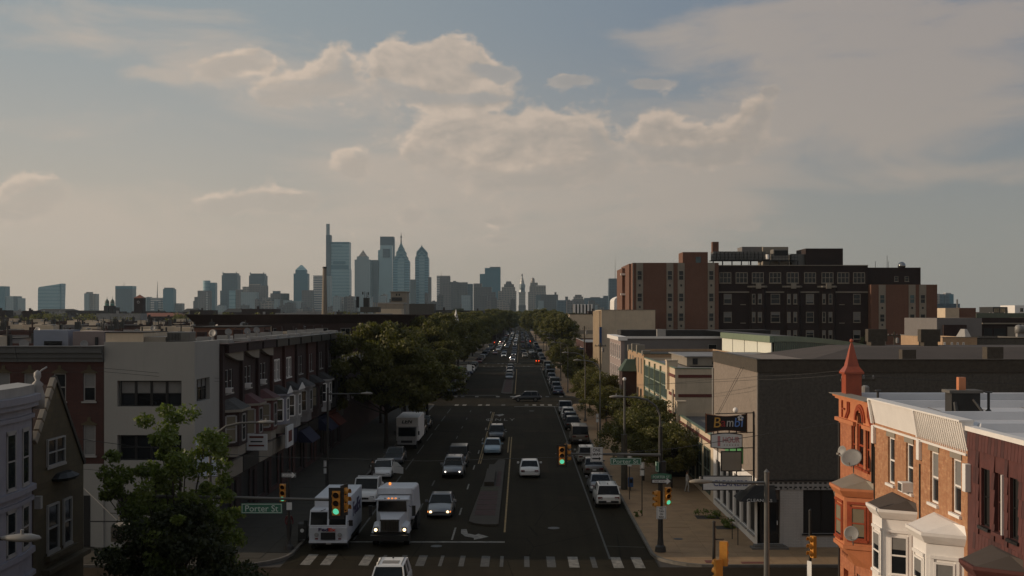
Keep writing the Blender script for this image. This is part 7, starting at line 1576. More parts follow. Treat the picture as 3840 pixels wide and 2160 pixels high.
for s in (-1, 1):
    MB().cyl((tx_+s*.8, ty_+.7, .42), (tx_+s*1.05, ty_+.7, .42), .42, n=14).build('wheel', mt('tyre'), bt); MB().cyl((tx_+s*.75, ty_+6, .42), (tx_+s*1.1, ty_+6, .42), .42, n=14).build('wheel', mt('tyre'), bt); MB().cbox((tx_+s*.8, ty_+.09, .85), (.25, .03, .16)).build('headlight', mt('lens'), bt); MB().cbox((tx_+s*1.25, ty_+.5, 1.7), (.16, .1, .4)).build('mirror', mt('black'), bt)

# ================================================================ PEOPLE
def clothmat(name, top, legs, hair, skin=(.35, .2, .13)):
    m, t, b = newmat(name); q = T(t); tcn = q.n('ShaderNodeTexCoord'); s = q.n('ShaderNodeSeparateXYZ'); q.l(tcn.outputs['Object'], s.inputs[0]); z = s.outputs[2]
    c = q.mix(q.math('GREATER_THAN', z, .93), legs, top); c = q.mix(q.math('GREATER_THAN', z, 1.44), c, skin); c = q.mix(q.math('LESS_THAN', z, .07), c, (.02, .02, .02))
    q.l(c, b.inputs['Base Color']); b.inputs['Roughness'].default_value = .9; return m
def person(x, y, z, rz, lab, top, legs, hair, bend=0, name='person'):
    t = thing('person', lab, 'person', (x, y, z), rz)
    J = {'pelvis': (0, 0, .95, .13), 'waist': (0, -.03*bend, 1.1, .125), 'chest': (0, -.16*bend, 1.3, .155), 'neck': (0, -.24*bend, 1.47, .055), 'head0': (0, -.27*bend, 1.56, .08),
         'ls': (-.18, -.18*bend, 1.39, .06), 'le': (-.24, -.1-.3*bend, 1.12, .045), 'lh': (-.2, -.25-.4*bend, .93, .035), 'rs': (.18, -.18*bend, 1.39, .06), 're': (.25, -.02-.3*bend, 1.1, .045), 'rh': (.22, -.12-.45*bend, .88, .035),
         'lhip': (-.09, 0, .88, .095), 'lk': (-.1, -.12, .5, .065), 'la': (-.1, -.06, .1, .045), 'lt': (-.1, -.2, .04, .04), 'rhip': (.09, 0, .88, .095), 'rk': (.1, .04, .5, .065), 'ra': (.11, .16, .1, .045), 'rt': (.11, .02, .04, .04)}
    names = list(J); ed = [('pelvis', 'waist'), ('waist', 'chest'), ('chest', 'neck'), ('neck', 'head0'), ('chest', 'ls'), ('ls', 'le'), ('le', 'lh'), ('chest', 'rs'), ('rs', 're'), ('re', 'rh'), ('pelvis', 'lhip'), ('lhip', 'lk'), ('lk', 'la'), ('la', 'lt'), ('pelvis', 'rhip'), ('rhip', 'rk'), ('rk', 'ra'), ('ra', 'rt')]
    me = bpy.data.meshes.new('body'); me.from_pydata([J[n][:3] for n in names], [(names.index(a), names.index(b)) for a, b in ed], []); me.materials.append(clothmat('clothing', top, legs, hair))
    o = bpy.data.objects.new('body', me); COL.objects.link(o); o.parent = t
    sk = o.modifiers.new('skin', 'SKIN'); sk.use_smooth_shade = True
    for i, n in enumerate(names): me.skin_vertices[0].data[i].radius = (J[n][3], J[n][3])
    me.skin_vertices[0].data[0].use_root = True; ss = o.modifiers.new('sub', 'SUBSURF'); ss.levels = 1; ss.render_levels = 2
    hx_, hy_, hz2 = J['head0'][:3]
    h = MB().sph((hx_, hy_-.01, hz2+.09), .1, 12, sz=1.2).lathe((hx_, hy_-.115, hz2+.06), [(.018, -.02), (.012, .03)], 6).build('head', plain('skin', (.35, .2, .13), .6, 0), smooth=True); h.parent = t
    hh = MB().sph((hx_, hy_+.015, hz2+.125), .105, 12, sz=1.0).build('hair', plain('hair', hair, .9, 0), smooth=True); hh.parent = t
    return t
person(-12.75, 99.6, .0, R(200), 'person in drab clothes leaning at the open car door', (.05, .04, .03), (.04, .035, .03), (.02, .015, .01), 1)
person(-14.6, 72.6, .15, R(20), 'person in a dark red top standing behind the signal post', (.10, .02, .02), (.03, .02, .025), (.02, .015, .01))
person(8.9, 168.5, .15, R(180), 'person in white shirt and dark trousers near the far crossing', (.6, .6, .6), (.015, .015, .02), (.02, .015, .01))
person(13.2, 91.5, .15, R(90), 'person in pale clothes by the shop wall near the weeds', (.5, .48, .45), (.35, .33, .3), (.03, .02, .01))

# ---- signals at the far crossings
for (x, y, z, on, lab) in ((PX(1349, 312), 312, PZ(906, 312), 0, 'yellow signal pair showing red over the right lanes at the second far crossing'), (PX(1188, 312), 312, PZ(912, 312), 0, 'red signal over the left lanes at the second far crossing'), (PX(1334, 430), 430, PZ(857, 430), 0, 'red signal over the right lanes at the third far crossing'), (PX(1244, 430), 430, PZ(860, 430), 0, 'red signal over the left lanes at the third far crossing'), (PX(1091, 196), 196, PZ(949, 196), -1, 'yellow signal at the left of the first far crossing')):
    t = thing('far_traffic_signal', lab, 'traffic signal', (x, y, 0)); px2 = 8.4 if x > 0 else -14.2
    if y != 196:
        MB().tube([(px2, y+.3, 0), (px2, y+.3, z+.1)], .1, 6).tube([(px2, y+.3, z-.2), (x, y+.3, z-.1)], .06, 6).build('mast', mt('poledark'), t)
    else: MB().tube([(x+.3, y+.2, 0), (x+.3, y+.2, z+.2)], .09, 6).build('mast', mt('poledark'), t)
    signal(t, x, y, z, 0, on, yaw=0)
    if 'pair' in lab: signal(t, x+.7, y, z, 0, on, yaw=R(15))
t = thing('overhead_street_sign', 'small green street-name sign on an arm at the left of the second crossing', 'street sign', (-14.4, 186, 0))
MB().tube([(-14.6, 186, 0), (-14.6, 186, PZ(925, 186)), ], .1, 6).tube([(-14.6, 186, PZ(918, 186)), (PX(1190, 186), 186, PZ(918, 186))], .05, 5).build('mast', mt('poledark'), t); plate_sign(t, PX(1148, 186), 185.9, PZ(925, 186), 2.2, .5, 'sign_green')
plate_sign(t, PX(1181, 186), 185.8, PZ(925, 186), .8, 1.0, 'sign_white', border=None)
# ================================================================ ROOFTOP FIELD behind the left blocks
rn = random.Random(12)
roofs = ['roof_silver', 'roof_dark', 'roof_grey', 'roof_dark', 'roof_white', 'roof_red', 'roof_dark']
rdesc = {'roof_silver': 'silver coated', 'roof_dark': 'black tarred', 'roof_grey': 'grey', 'roof_white': 'white coated', 'roof_red': 'dark red'}
protos = {}
def rh_proto(w, rm, wm_, var):
    k = (rm, wm_, var)
    if k in protos: return protos[k]
    t = bpy.data.objects.new('terrace_house', None); COL.objects.link(t); t['label'] = 'terrace house'; t['category'] = 'terrace house'
    h = 10
    m = MB(); m.box(0, w, 0, 12.5, 0, h-.3); m.box(0, w, 0, .25, h-.299, h); m.box(0, w, 12.25, 12.5, h-.299, h); m.box(0, .2, .25, 12.25, h-.299, h-.05); m.build('wall', mt(wm_), t)
    MB().hexa([(.2, .25, h-.29), (w-.01, .25, h-.29), (w-.01, 12.25, h-.29), (.2, 12.25, h-.29)], [(.2, .25, h-.12), (w-.01, .25, h-.12), (w-.01, 12.25, h-.22), (.2, 12.25, h-.22)]).build('roof', mt(rm), t)
    q = random.Random(var)
    cx, cy = q.uniform(.5, w-.9), q.uniform(2, 9); MB().box(cx, cx+.7, cy, cy+.6, h-.3, h+q.uniform(.5, 1.3)).cyl((cx+.35, cy+.3, h+.5), (cx+.35, cy+.3, h+1.5), .1, n=6).build('chimney', mt(q.choice(['brick_dark', 'poledark', 'white_d'])), t)
    if var % 2: MB().cyl((cx*.5, 1.4, h-.3), (cx*.5, 1.4, h+.7), .06, n=6).lathe((cx*.5, 1.2, h+.75), [(.35, -.05), (.38, .02), (.3, .1), (.02, .12)], 10).build('vent', mt('dish'), t)
    if var % 3 == 0: MB().box(w*.3, w*.8, 5, 8, h-.3, h+.75).build('roof_hatch', mt(q.choice(['white_d', 'greysd', 'roof_white', 'cream'])), t)
    for x in (w*.2, w*.62): MB().box(x, x+.9, -.04, -.002, 6.8, 8.6).box(x, x+.9, -.04, -.002, 3.6, 5.4).build('window', mt('glass' if var % 2 else 'blind'), t)
    protos[k] = Proto(t); return protos[k]
cnt = 0
yrow = 88.; rowi = 0
while yrow < 560:
    if any(c0-4 < yrow+6 < c1+4 for c0, c1 in CROSS): yrow += 8; continue
    xmin = -(CX+70)/F*yrow; x = -33.0 if yrow < 205 else (-61 if yrow < 262 else -33)
    base = rn.uniform(1.0, 1.17) if yrow > 100 else rn.uniform(.9, 1.1)
    while x > xmin and cnt < 285:
        w = 5.1; rm = rn.choice(roofs); wmn = rn.choice(['brick_red', 'brick_dark', 'greysd', 'brick_red', 'cream', 'white_d' if rn.random() < .5 else 'brick_dark'])
        s = base*rn.uniform(.97, 1.03)
        lab = 'terrace house with a %s flat roof, row %s behind the left front buildings' % (rdesc[rm], ORD[rowi])
        rh_proto(5, rm, wmn, rn.randrange(3)).place((x-w, yrow, 0), 0, lab, 'terrace houses with %s roofs' % rdesc[rm], scale=(1.01, 1, s)); cnt += 1
        x -= w+(2.2 if rn.random() < .06 else 0)
    rowi += 1
    yrow += 15.5 if rn.random() < .6 else 24
# nearer roof pieces that show singly
nr = thing('blue_white_house', 'pale blue-white rendered house end above the grey cornice', 'house', (PX(120, 92), 88, 0))
MB().box(PX(96, 86), PX(182, 86), 85.2, 87.5, 0, PZ(830, 86)).build('wall', plain('pale_blue_render', (.36, .40, .48), .8, .1), nr); MB().box(PX(112, 85.1), PX(155, 85.1), 85.0, 85.19, PZ(868, 85), PZ(858, 85)).build('window', mt('glass'), nr)
nr = thing('pink_house', 'pinkish rendered house end beside the pale blue one', 'house', (PX(230, 86), 86, 0))
MB().box(PX(183, 84), PX(262, 84), 84, 87.5, 0, PZ(834, 84)).build('wall', plain('pink_render', (.36, .29, .27), .8, .1), nr); MB().box(PX(240, 84), PX(247, 84), 83.9, 83.99, PZ(868, 84), PZ(848, 84)).build('door', mt('glass'), nr)
oh2 = thing('orange_gable_wall', 'long low orange-brown wall among the roofs, above the brick row', 'wall', (PX(560, 150), 150, 0)); MB().box(PX(488, 150), PX(630, 150), 150, 162, 0, PZ(824, 150)).build('wall', mt('brick_hosp'), oh2); MB().box(PX(486, 150), PX(632, 150), 149.8, 162.2, PZ(824, 150)+.001, PZ(824, 150)+.15).build('coping', mt('roof_dark'), oh2)
for i, (x, y, Yd, r_) in enumerate(((95, 832, 140, .45), (60, 866, 86, .35), (212, 866, 83.5, .28), (545, 824, 190, .55), (612, 820, 200, .7), (345, 836, 130, .4), (385, 826, 160, .4))):
    dish(PX(x, Yd), Yd, PZ(y, Yd), r_, ['pale dish high on the far left roofs', 'dish on the roof left of the pale blue house', 'dish on the roof in front of the pink house', 'blue-grey large dish in the middle of the roofscape', 'second large dish right of the blue-grey one', 'small dish above the white building parapet', 'small far dish right of the parapet dish'][i], [-20, 30, 20, -50, 40, 10, -10][i], 20, -1.0)
# far roofs as one mass
m = MB(); m2 = MB(); m3 = MB()
for _ in range(2600):
    Y = rn.uniform(560, 2300); xf_ = rn.uniform(-60, 1240) if rn.random() < .75 else rn.uniform(1400, 2640); x = PX(xf_, Y)
    if abs(x) < 26: continue
    h = rn.uniform(8, 13) if rn.random() < .9 else rn.uniform(13, 17); w = rn.uniform(5, 22); d = rn.uniform(8, 14)
    (m, m, m2, m3)[rn.randrange(4)].box(x, x+w, Y, Y+d, 0, h).box(x+w*.4, x+w*.4+1, Y+3, Y+4, h, h+1.4)
for mm, nm, k in ((m, 'brick_dark', 'brown'), (m2, 'roof_silver', 'silver'), (m3, 'roof_grey', 'grey')):
    o = mm.build('far_rooftops', mt(nm)); o['kind'] = 'stuff'; tag(o, 'far %s house roofs merging towards the skyline' % k, 'rooftops')

# ================================================================ SKYLINE, about four kilometres off
TWM = {}
def tm(c, c2, fh=3.9, fw=0, dark=.5, rough=.4):
    k = (c, c2, fh, fw, dark)
    if k not in TWM: TWM[k] = tower('tower_facade', c, c2, fh, fw, dark, rough)
    return TWM[k]
teal = tm((.035, .15, .20), (.02, .10, .15), 4, 0); tealp = tm((.20, .34, .38), (.10, .21, .26), 12, 0, .25); steelb = tm((.05, .085, .115), (.022, .045, .07), 8, 10); pale = tm((.25, .30, .31), (.15, .19, .21), 4, 6)
brn = tm((.13, .10, .092), (.04, .036, .04), 7.2, 9); brnd = tm((.075, .06, .06), (.03, .028, .032), 7, 8); tanm = tm((.27, .225, .185), (.08, .075, .08), 7.2, 9); glassd = tm((.05, .075, .085), (.035, .05, .06), 4, 0); whitem = tm((.52, .48, .44), (.07, .08, .10), 8, 0, .5)
def tw(label, parts, Y=4000, cat='tower', name='skyscraper'):
    """parts: (name, x0, x1, ytop, depth_offset, depth, material[, ybottom])"""
    t = thing(name, label, cat, (PX(parts[0][1], Y), Y, 0))
    for p in parts:
        nm, x0, x1, yt, do, dd, mm = p[:7]; Yb = Y+do; zb = 0 if len(p) < 8 else PZ(p[7], Yb)
        MB().box(PX(x0, Yb), PX(x1, Yb), Yb, Yb+dd, zb, PZ(yt, Yb)).build(nm, mm, t)
    return t
def pyr(t, nm, x0, x1, yb, xt0, xt1, yt, Y, mm, d=30, dt=4):
    return MB().frus([(PX(x0, Y), Y), (PX(x1, Y), Y), (PX(x1, Y), Y+d), (PX(x0, Y), Y+d)], PZ(yb, Y), [(PX(xt0, Y), Y+d/2-dt/2), (PX(xt1, Y), Y+d/2-dt/2), (PX(xt1, Y), Y+d/2+dt/2), (PX(xt0, Y), Y+d/2+dt/2)], PZ(yt, Y)).build(nm, mm, t)
tw('teal tower cut by the left edge of the picture', [('shaft', -8, 12, 720, 0, 40, teal), ('low_wing', 12, 34, 745, 5, 40, pale), ('low_wing', 34, 43, 745, 5, 40, steelb), ('annex', 43, 55, 750, 8, 30, pale)])
t = thing('skyscraper', 'pale blue glass tower with slanted roof and leaning edge, far left', 'tower', (PX(95, 4000), 4000, 0))
p = lambda x, y, Y=4000: (PX(x, Y), Y, PZ(y, Y))
MB().ext([p(95, 800), p(152, 800), p(152.5, 760), p(154, 713), p(148, 714.5), p(98, 722), p(95.5, 726)], (0, 40, 0)).build('shaft', tealp, t)
MB().ext([p(151.5, 800, 3995), p(151.2, 740, 3995), p(149.5, 716, 3995), p(151.5, 713.5, 3995), p(153.6, 715, 3995), p(152.6, 800, 3995)], (0, 4, 0)).build('edge', teal, t)
t = tw('tan grey slab tower between the slanted glass tower and the green domes', [('shaft', 211.6, 224, 738, 0, 35, pale), ('shaft', 224, 240, 739, 6, 35, tanm), ('crown', 216, 229, 734.5, 3, 20, tanm)])
t = tw('blue slab tower with dark cap and short mast right of the twin green domes', [('shaft', 290, 333, 727, 0, 40, steelb), ('cap', 290, 333, 719.3, -1, 42, teal, 727)])
MB().cyl(p(312, 719), p(312, 708), 1, .4, 6).build('mast', mt('lampgrey'), t)
t = tw('twin pale lattice blocks with a tall thin mast', [('shaft', 360, 369, 748, 0, 30, pale), ('shaft', 369, 376, 747, 2, 30, steelb), ('shaft', 379, 405, 749, 0, 30, whitem), ('shaft', 388, 396, 757, -20, 10, steelb)])
MB().cyl(p(395.5, 750), p(396.5, 708), 2.2, .5, 6).build('mast', mt('lampgrey'), t)
tw('single teal tower with chamfered top left of the brown stepped group', [('shaft', 410, 436, 727, 0, 34, teal), ('top', 413, 433, 723.6, 2, 30, steelb, 727), ('low_block', 434, 458, 763, 20, 30, brn)])
tw('brown stepped block in front of the round cyan tower', [('shaft', 497, 527, 731, 0, 30, brn), ('step', 489, 497, 747, 0, 30, brnd), ('wing', 486, 489, 757, 0, 30, brnd), ('pale_edge', 519, 522, 736, -3, 3, whitem)], Y=3900)
t = thing('skyscraper', 'round-topped pale cyan tower behind the brown stepped block', 'tower', (PX(526, 4100), 4100, 0)); MB().lathe((PX(520, 4100), 4100, 0), [(13, 0), (13, PZ(706, 4100))], 20).build('drum', tealp, t); MB().box(PX(524, 4100), PX(542, 4100), 4095, 4125, 0, PZ(711, 4100)).build('slab', teal, t)
for (a, b, yb, lab) in ((557.7, 597.3, 688, 'dark blue-grey tower with small horned corners, left of a matching pair'), (626.4, 666, 689, 'dark blue-grey tower with small horned corners, right of a matching pair')):
    t = tw(lab, [('shaft', a, b, yb+4, 0, 45, steelb), ('top', a+3, b-2, yb-1, 4, 38, steelb, yb+4), ('base', a-4, b, 731, -2, 45, steelb)])
    for x in (a+3.5, b-3): MB().lathe(p(x, yb+1), [(2.6, 0), (1.6, 5), (.2, 8)], 6).build('horn', steelb, t)
tw('grey brown wide block below the right horned tower', [('shaft', 626, 670, 718, 0, 30, brn), ('shoulder', 610, 626, 721, 2, 30, tanm), ('penthouse', 626, 655, 714.5, 8, 15, tanm)], Y=3850)
tw('pale green grey pair of blocks before the horned towers', [('shaft', 576, 592, 731, 0, 30, tealp), ('shaft', 592, 606, 728, 4, 30, brn), ('shaft', 606, 646, 735, -30, 30, pale)], Y=3700)
tw('bulky brown group between the horned pair and the pointed teal tower', [('block', 680, 713, 756, -60, 30, brnd), ('block', 680, 722, 738, 0, 40, brn), ('top', 686, 702, 732, 5, 25, steelb), ('wing', 722, 706, 738, 0, 30, brn), ('block', 713, 731, 755, -90, 30, pale), ('block', 660, 680, 748, -30, 30, tanm), ('block', 734, 758, 757, -60, 30, pale)], Y=3800)
t = tw('teal octagonal tower with a faceted pointed top', [('shaft', 738.5, 774, 688, 0, 36, teal), ('upper_shaft', 743, 769.5, 679, 3, 30, teal)], Y=4200); pyr(t, 'pointed_roof', 743, 769.5, 679, 754, 758.5, 666.5, 4203, tealp, 30)
tw('white banded slab tower just left of the brick chimney stack', [('shaft', 788, 812, 693, 0, 30, whitem), ('shaft', 812, 832, 694, 4, 30, pale), ('brown_block', 759, 786, 730, -60, 30, brn)], Y=3950)
t = tw('tallest tower: slender spire block beside a broad glass slab', [('slab', 830.5, 878, 612, 6, 50, tealp), ('cap', 831, 878, 608.6, 5, 50, teal, 613), ('core', 820, 832, 591, 0, 30, steelb), ('spire', 820.6, 828, 563, 4, 16, pale, 591), ('lower_slab', 826, 879, 677, 2, 55, tealp), ('recess_band', 833, 876, 667, 1.5, 6, teal, 677), ('recess_band', 838, 869, 657, 5, 3, teal, 665), ('recess_band', 836, 860, 618, 5, 3, teal, 619.5)], Y=4300)
t = tw('grey stone tower with a pyramid top', [('shaft', 892, 931, 653, 0, 45, pale), ('attic', 897.5, 925, 645, 4, 36, pale, 653)], Y=4200); pyr(t, 'pyramid', 898.5, 925, 649, 911.6, 912.4, 629, 4204, tanm, 36, 1)
tw('dark flat slab between the pyramid tower and the white-fronted glass tower', [('shaft', 931, 951.5, 654, 0, 40, steelb)], Y=4250)
tcm = tm((.30, .42, .45), (.27, .38, .41), 4, 0)
t = tw('white-fronted glass tower with dark top band and square dark window', [('cap', 956, 990, 595, 1, 40, steelb, 617), ('side_edge', 951, 956, 629, 10, 30, tealp), ('side_edge', 988, 991.3, 600, 4, 30, teal)], Y=4250)
MB().hexa([p(950, 800, 4249), p(988, 800, 4249), p(988, 800, 4290), p(950, 800, 4290)], [p(956.3, 617, 4249), p(987.5, 617, 4249), p(987.5, 617, 4290), p(956.3, 617, 4290)]).build('front', tcm, t)
MB().box(PX(963, 4246), PX(981, 4246), 4245.5, 4248, PZ(647.5, 4246), PZ(626, 4246)).build('square_window', steelb, t)
def liberty(lab, cx, hw, ysh, steps, Y, spire=None):
    t = thing('skyscraper', lab, 'tower', (PX(cx, Y), Y, 0))
    wv = tm((.12, .28, .35), (.025, .11, .16), 9, 0, .5)
    MB().box(PX(cx-hw, Y), PX(cx+hw, Y), Y, Y+45, 0, PZ(ysh, Y)).build('shaft', wv, t)
    MB().box(PX(cx-hw*.42, Y), PX(cx+hw*.42, Y), Y-2.5, Y-.1, 0, PZ(ysh+4, Y)).build('centre_bay', tealp, t)
    for k, (w, yb, yt) in enumerate(steps):
        g = MB().ext([p(cx-w, ysh+30, Y+2+k*4), p(cx+w, ysh+30, Y+2+k*4), p(cx+w, yb, Y+2+k*4), p(cx, yt, Y+2+k*4), p(cx-w, yb, Y+2+k*4)], (0, 40-k*6, 0)); g.build('gabled_tier', teal if k % 2 else wv, t)
        e = MB()
        for s in (-1, 1): e.ext([p(cx+s*w, yb+1.6, Y+k*4), p(cx+s*w, yb-1.4, Y+k*4), p(cx, yt-2.6, Y+k*4), p(cx, yt+.6, Y+k*4)], (0, 1.8, 0))
        e.build('chevron_rim', tealp, t)
    g = MB().ext([p(cx-hw*.42, ysh+4, Y-2.5), p(cx+hw*.42, ysh+4, Y-2.5), p(cx+hw*.42, ysh-3, Y-2.5), p(cx, steps[0][2]+9, Y-2.5), p(cx-hw*.42, ysh-3, Y-2.5)], (0, 2.3, 0)); g.build('centre_gable', tealp, t)
    if spire: MB().cyl(p(cx, spire[0], Y+20), p(cx, spire[1], Y+20), 3.5, .5, 8).cyl(p(cx, spire[1]+14, Y+20), p(cx, spire[1]+9, Y+20), 3.4, 2.6, 8).build('spire', mt('lampgrey'), t)
    return t
liberty('blue glass tower of stacked chevron gables ending in a needle spire', 1009, 20.2, 657, [(19.5, 656, 636), (16.5, 648, 631), (12.5, 636, 622), (8, 627, 616), (4.5, 620, 611.5)], 4150, (616, 584))
liberty('shorter blue glass tower with one steep chevron top and no spire', 1061, 16.8, 650, [(16.5, 648, 632), (13.5, 635, 621)], 4200, (622, 616))
tw('dark slab at the left foot of the shorter chevron tower', [('shaft', 1032, 1045, 703, 0, 30, glassd)], Y=4100); tw('dark slab at the right foot of the shorter chevron tower', [('shaft', 1077, 1084, 697, 0, 30, brnd)], Y=4100)
t = tw('brown residential tower with striped cream left face and thin mast', [('shaft', 1101, 1132, 697, 0, 30, brn), ('cream_face', 1098.7, 1106, 694.5, -1, 3, whitem), ('crown', 1098.7, 1131.5, 693.5, 1, 29, tanm, 700)], Y=3900); MB().cyl(p(1110, 694, 3900), p(1110, 680, 3900), .8, .3, 5).build('mast', mt('lampgrey'), t)  # left face has its own pale banded material
tw('dark brown ribbed apartment group right of the cream-faced tower', [('block', 1111, 1134, 715, 0, 30, brn), ('block', 1132, 1152, 709, 5, 30, brnd), ('block', 1150, 1176, 710, 10, 30, brnd), ('top', 1140, 1147, 706.5, 8, 10, brnd), ('block', 1176, 1189, 714, 15, 30, steelb)], Y=3700)
t = tw('deep teal stepped glass tower', [('left_step', 1207, 1221, 689, 0, 40, teal), ('shaft', 1219.6, 1259, 674, 3, 40, teal), ('top', 1232, 1258.5, 671.3, 6, 34, glassd, 675)], Y=4100)
tw('dark brown flat block in front of the deep teal tower', [('block', 1196, 1237, 722, 0, 30, brnd), ('block', 1191, 1212, 713, 5, 30, brn), ('low', 1236, 1247, 735, 0, 30, brnd)], Y=3600)
t = tw('tan gridded tower with stepped top left of the city hall tower', [('shaft', 1253, 1299, 732, 0, 30, tanm), ('upper', 1262, 1296, 722, 2, 28, tanm), ('upper', 1268, 1293, 715, 4, 24, brn)], Y=3700); pyr(t, 'roof', 1271, 1288.5, 716, 1274, 1285, 707.5, 3706, brnd, 22, 12)
# city hall tower
ct = thing('city_hall_tower', 'pale stone clock tower crowned by a tiny statue at the end of the avenue', 'clock tower', (PX(1313.5, 4000), 4000, 0))
stn = tm((.36, .34, .30), (.2, .2, .19), 9, 7, .4); ccx = PX(1313.5, 4000); u = 4000/F
m = MB(); m.box(ccx-8.2*u, ccx+8.2*u, 3990, 4012, 0, PZ(738, 4000)); m.build('shaft', stn, ct)
MB().box(ccx-9.3*u, ccx+9.3*u, 3988, 4014, 0, PZ(768, 4000)).build('base', brnd, ct); MB().box(ccx-9*u, ccx+9*u, 3989, 4013, PZ(738, 4000)+.1, PZ(735, 4000)).build('belt', stn, ct)
MB().lathe((ccx, 4001, PZ(735, 4000)+.2), [(8.4*u, 0), (7.6*u, 6*u), (8.2*u, 12*u), (8.4*u, 19*u), (6.5*u, 20*u)], 8, a0=R(22.5)).build('clock_stage', pale, ct)
for s in (0,): MB().cyl((ccx, 3989.5, PZ(727, 4000)), (ccx, 3988.7, PZ(727, 4000)), 4.2*u, n=16).build('clock_face', plain('clock_face', (.15, .17, .2), .5, 0), ct)
MB().lathe((ccx, 4001, PZ(715.5, 4000)), [(6.4*u, 0), (5.6*u, 6*u), (3.2*u, 14*u), (1.5*u, 19*u), (1.3*u, 20*u)], 8, a0=R(22.5)).build('dome', stn, ct)
MB().lathe((ccx, 4001, PZ(696, 4000)), [(1.2*u, 0), (1.5*u, 2*u), (1.7*u, 5*u), (.8*u, 6*u), (.9*u, 7.2*u), (.1*u, 8*u)], 8).tube([(ccx, 4001, PZ(691.5, 4000)), (ccx-2*u, 4000, PZ(693, 4000))], .4*u, 5).build('statue', mt('poledark'), ct)
t = tw('tan classical tower with arched lantern right of the city hall tower', [('shaft', 1328.5, 1373.5, 734, 0, 36, tanm), ('upper', 1332, 1373, 720, 2, 32, tanm), ('attic', 1348, 1373, 717.5, 4, 26, whitem, 722), ('lantern', 1334, 1353, 711, 6, 20, tanm)], Y=3900)
MB().lathe(p(1340.5, 711, 3915), [(4.6*u, 0), (4.4*u, 6*u), (4*u, 9*u), (2.5*u, 11.5*u), (.2, 12.5*u)], 12).build('cupola', tanm, t)
tw('dark blocks before the lantern tower', [('block', 1360, 1404, 741, 0, 30, brnd), ('chimney', 1395, 1400, 735, 4, 5, brnd), ('block', 1348, 1361, 742, -60, 30, glassd)], Y=3600)
tw('low grey blocks with a rounded water tower', [('block', 1401, 1424, 755, 0, 30, steelb), ('drum', 1422, 1429, 746, 5, 8, brnd), ('block', 1428, 1442, 756, 4, 20, tanm)], Y=3500)
tw('stepped brown tower right of the low grey blocks', [('block', 1439.5, 1470, 753, 0, 30, brn), ('upper', 1443, 1467, 746, 3, 24, tanm), ('upper', 1447, 1463, 741.5, 5, 20, brn)], Y=3600)
tw('long dark office block left of the masted tower', [('block', 1470, 1518, 749.5, 0, 30, steelb), ('block', 1518, 1535, 744, 4, 30, steelb), ('top', 1485, 1510, 747.5, 5, 10, brnd)], Y=3600)
t = tw('dark blue tower with a tall thin mast just left of the hospital', [('shaft', 1532, 1562, 700.5, 0, 36, steelb)], Y=3200); MB().cyl(p(1547.5, 700.5, 3200), p(1547.5, 645, 3200), .9, .25, 6).build('mast', mt('lampgrey'), t)
t = tw('tan and blue far tower pair right of the hospital', [('shaft', 2355, 2364, 739, 0, 30, tanm), ('shaft', 2364, 2376, 740, 2, 30, steelb), ('shaft', 2377, 2389, 742, 5, 30, steelb), ('crown', 2379, 2393, 736.5, 8, 20, whitem), ('shaft', 2388, 2399, 740, 6, 30, teal)], Y=3000)
tw('wide dark blue block under the far tower pair', [('block', 2352, 2415, 764, 0, 30, steelb)], Y=1500)
# filler blocks between the named towers
rn = random.Random(99)
cl = [('low brown city block between the skyline towers', brn), ('low dark city block between the skyline towers', brnd), ('low pale city block between the skyline towers', pale), ('low tan city block between the skyline towers', tanm)]
LMK = [(555, 'the left horned tower'), (646, 'the right horned tower'), (700, 'the bulky brown group'), (756, 'the pointed teal tower'), (816, 'the brick chimney stack'), (855, 'the tallest glass slab'), (912, 'the pyramid tower'), (970, 'the white-fronted tower'), (1009, 'the spired chevron tower'), (1061, 'the shorter chevron tower'), (1115, 'the cream-faced tower'), (1160, 'the ribbed apartments'), (1240, 'the deep teal tower'), (1276, 'the gridded tan tower'), (1350, 'the lantern tower'), (1455, 'the stepped brown tower'), (1500, 'the long dark office block')]
for i in range(64):
    x = rn.uniform(540, 1345) if i < 52 else rn.uniform(1345, 1530); w = rn.uniform(8, 26); lab, mm = rn.choice(cl); lm = min(LMK, key=lambda k: abs(k[0]-x-w/2)); 
    if 1298 < x+w and x < 1329: continue
    peak = 738 if 830 < x < 1250 else 752
    yt = rn.uniform(peak, 778); Y = rn.uniform(2900, 3600)
    t = tw(lab, [('block', x, x+w, yt, 0, 30, mm), ('roof_plant', x+w*.3, x+w*.6, yt-2.2, 8, 10, brnd, yt)], Y=Y, cat='city block', name='city_block'); t['group'] = 'low city blocks below the skyline towers'; t['label'] = lab.split(' between')[0]+' near the foot of '+lm[1]
# nearer landmarks left
t = thing('domed_church', 'dark church with twin green copper domes on the left horizon', 'church', (PX(273, 1200), 1200, 0))
for x in (266.7, 280.4):
    MB().box(PX(x-5.5, 1200), PX(x+5.5, 1200), 1200, 1206, 0, PZ(769, 1200)).build('tower', mt('brick_dark'), t)
    MB().lathe((PX(x, 1200), 1203, PZ(769, 1200)), [(2.3, 0), (2.2, 1.6), (2.7, 1.9), (2.2, 2.4)], 12).build('lantern', mt('copper'), t); MB().lathe((PX(x, 1200), 1203, PZ(763, 1200)), [(2.0, 0), (2.2, .9), (1.9, 2.4), (.9, 3.9), (.25, 4.8), (.12, 6.5), (.02, 8)], 14).build('dome', mt('green_d'), t, smooth=True)
MB().box(PX(262, 1200), PX(289, 1200), 1202, 1215, 0, PZ(773, 1200)).box(PX(160, 1200), PX(262, 1200), 1205, 1225, 0, PZ(781, 1200)).build('nave', mt('brick_dark'), t)
t = thing('brick_bell_tower', 'square dark brick bell tower with orange tiled pyramid roof and pale clock marks', 'bell tower', (PX(348, 700), 700, 0)); a, b = PX(337, 700), PX(359, 700)
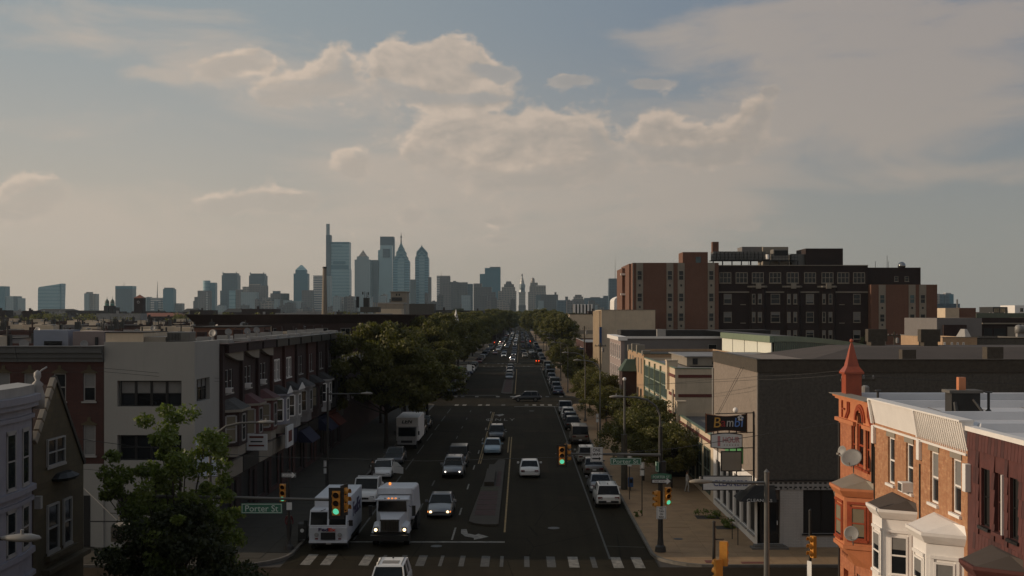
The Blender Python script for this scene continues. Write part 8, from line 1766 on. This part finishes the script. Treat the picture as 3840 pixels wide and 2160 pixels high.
MB().box(a, b, 700, 705.5, 0, PZ(750, 700)).build('shaft', mt('brick_dark'), t); MB().frus([(a-.3, 699.7), (b+.3, 699.7), (b+.3, 705.8), (a-.3, 705.8)], PZ(750, 700), [((a+b)/2-.05, 702.7), ((a+b)/2+.05, 702.7), ((a+b)/2+.05, 702.8), ((a+b)/2-.05, 702.8)], PZ(741, 700)).cyl(((a+b)/2, 702.7, PZ(741, 700)), ((a+b)/2, 702.7, PZ(738, 700)), .06, n=5).build('roof', mt('tile'), t)
m = MB()
for k in range(12): 
    an_ = k*math.pi/6; m.cyl(((a+b)/2+.85*math.cos(an_), 699.9, PZ(760, 700)+.85*math.sin(an_)), ((a+b)/2+.5*math.cos(an_), 699.9, PZ(760, 700)+.5*math.sin(an_)), .1, n=4)
m.build('clock_marks', mt('white'), t)
for i, (x0, x1, yt, Y, lab) in enumerate(((75, 200, 777, 1300, 'long dark church-like block on the left horizon'), (455, 500, 776, 1100, 'dark hipped roof hall left of the brown towers'), (560, 610, 776, 1000, 'dark domed roof among the far trees'), (337, 460, 787, 640, 'low orange brown shed roof on the left horizon'))):
    t = thing('far_hall', lab, 'hall', (PX(x0, Y), Y, 0)); A, B = PX(x0, Y), PX(x1, Y); ww_ = (B-A)
    MB().box(A, B, Y, Y+20, 0, PZ(yt+9, Y)).build('wall', mt('brick_dark'), t); MB().frus([(A, Y), (B, Y), (B, Y+20), (A, Y+20)], PZ(yt+9, Y)+.01, [(A+ww_*.2, Y+8), (B-ww_*.2, Y+8), (B-ww_*.2, Y+12), (A+ww_*.2, Y+12)], PZ(yt, Y)).build('roof', mt('roof_dark' if i < 3 else 'tile'), t)
# ================================================================ HAZE
hm = bpy.data.materials.new('haze'); hm.use_nodes = True; hn = hm.node_tree; hn.nodes.clear()
pv_ = hn.nodes.new('ShaderNodeVolumePrincipled'); pv_.inputs['Color'].default_value = (.66, .88, 1, 1); pv_.inputs['Density'].default_value = HAZE = 4.2e-5; pv_.inputs['Anisotropy'].default_value = .2
ho = hn.nodes.new('ShaderNodeOutputMaterial'); hn.links.new(pv_.outputs[0], ho.inputs['Volume'])
m = MB(); m.box(-5600, 5600, -60, 6100, -1.6, 420); o = m.build('haze', hm); o['kind'] = 'stuff'; o['label'] = 'thin pale haze over the whole city'; o['category'] = 'haze'
o.visible_shadow = True
scene.cycles.volume_bounces = 1
scene.cycles.max_bounces = 6
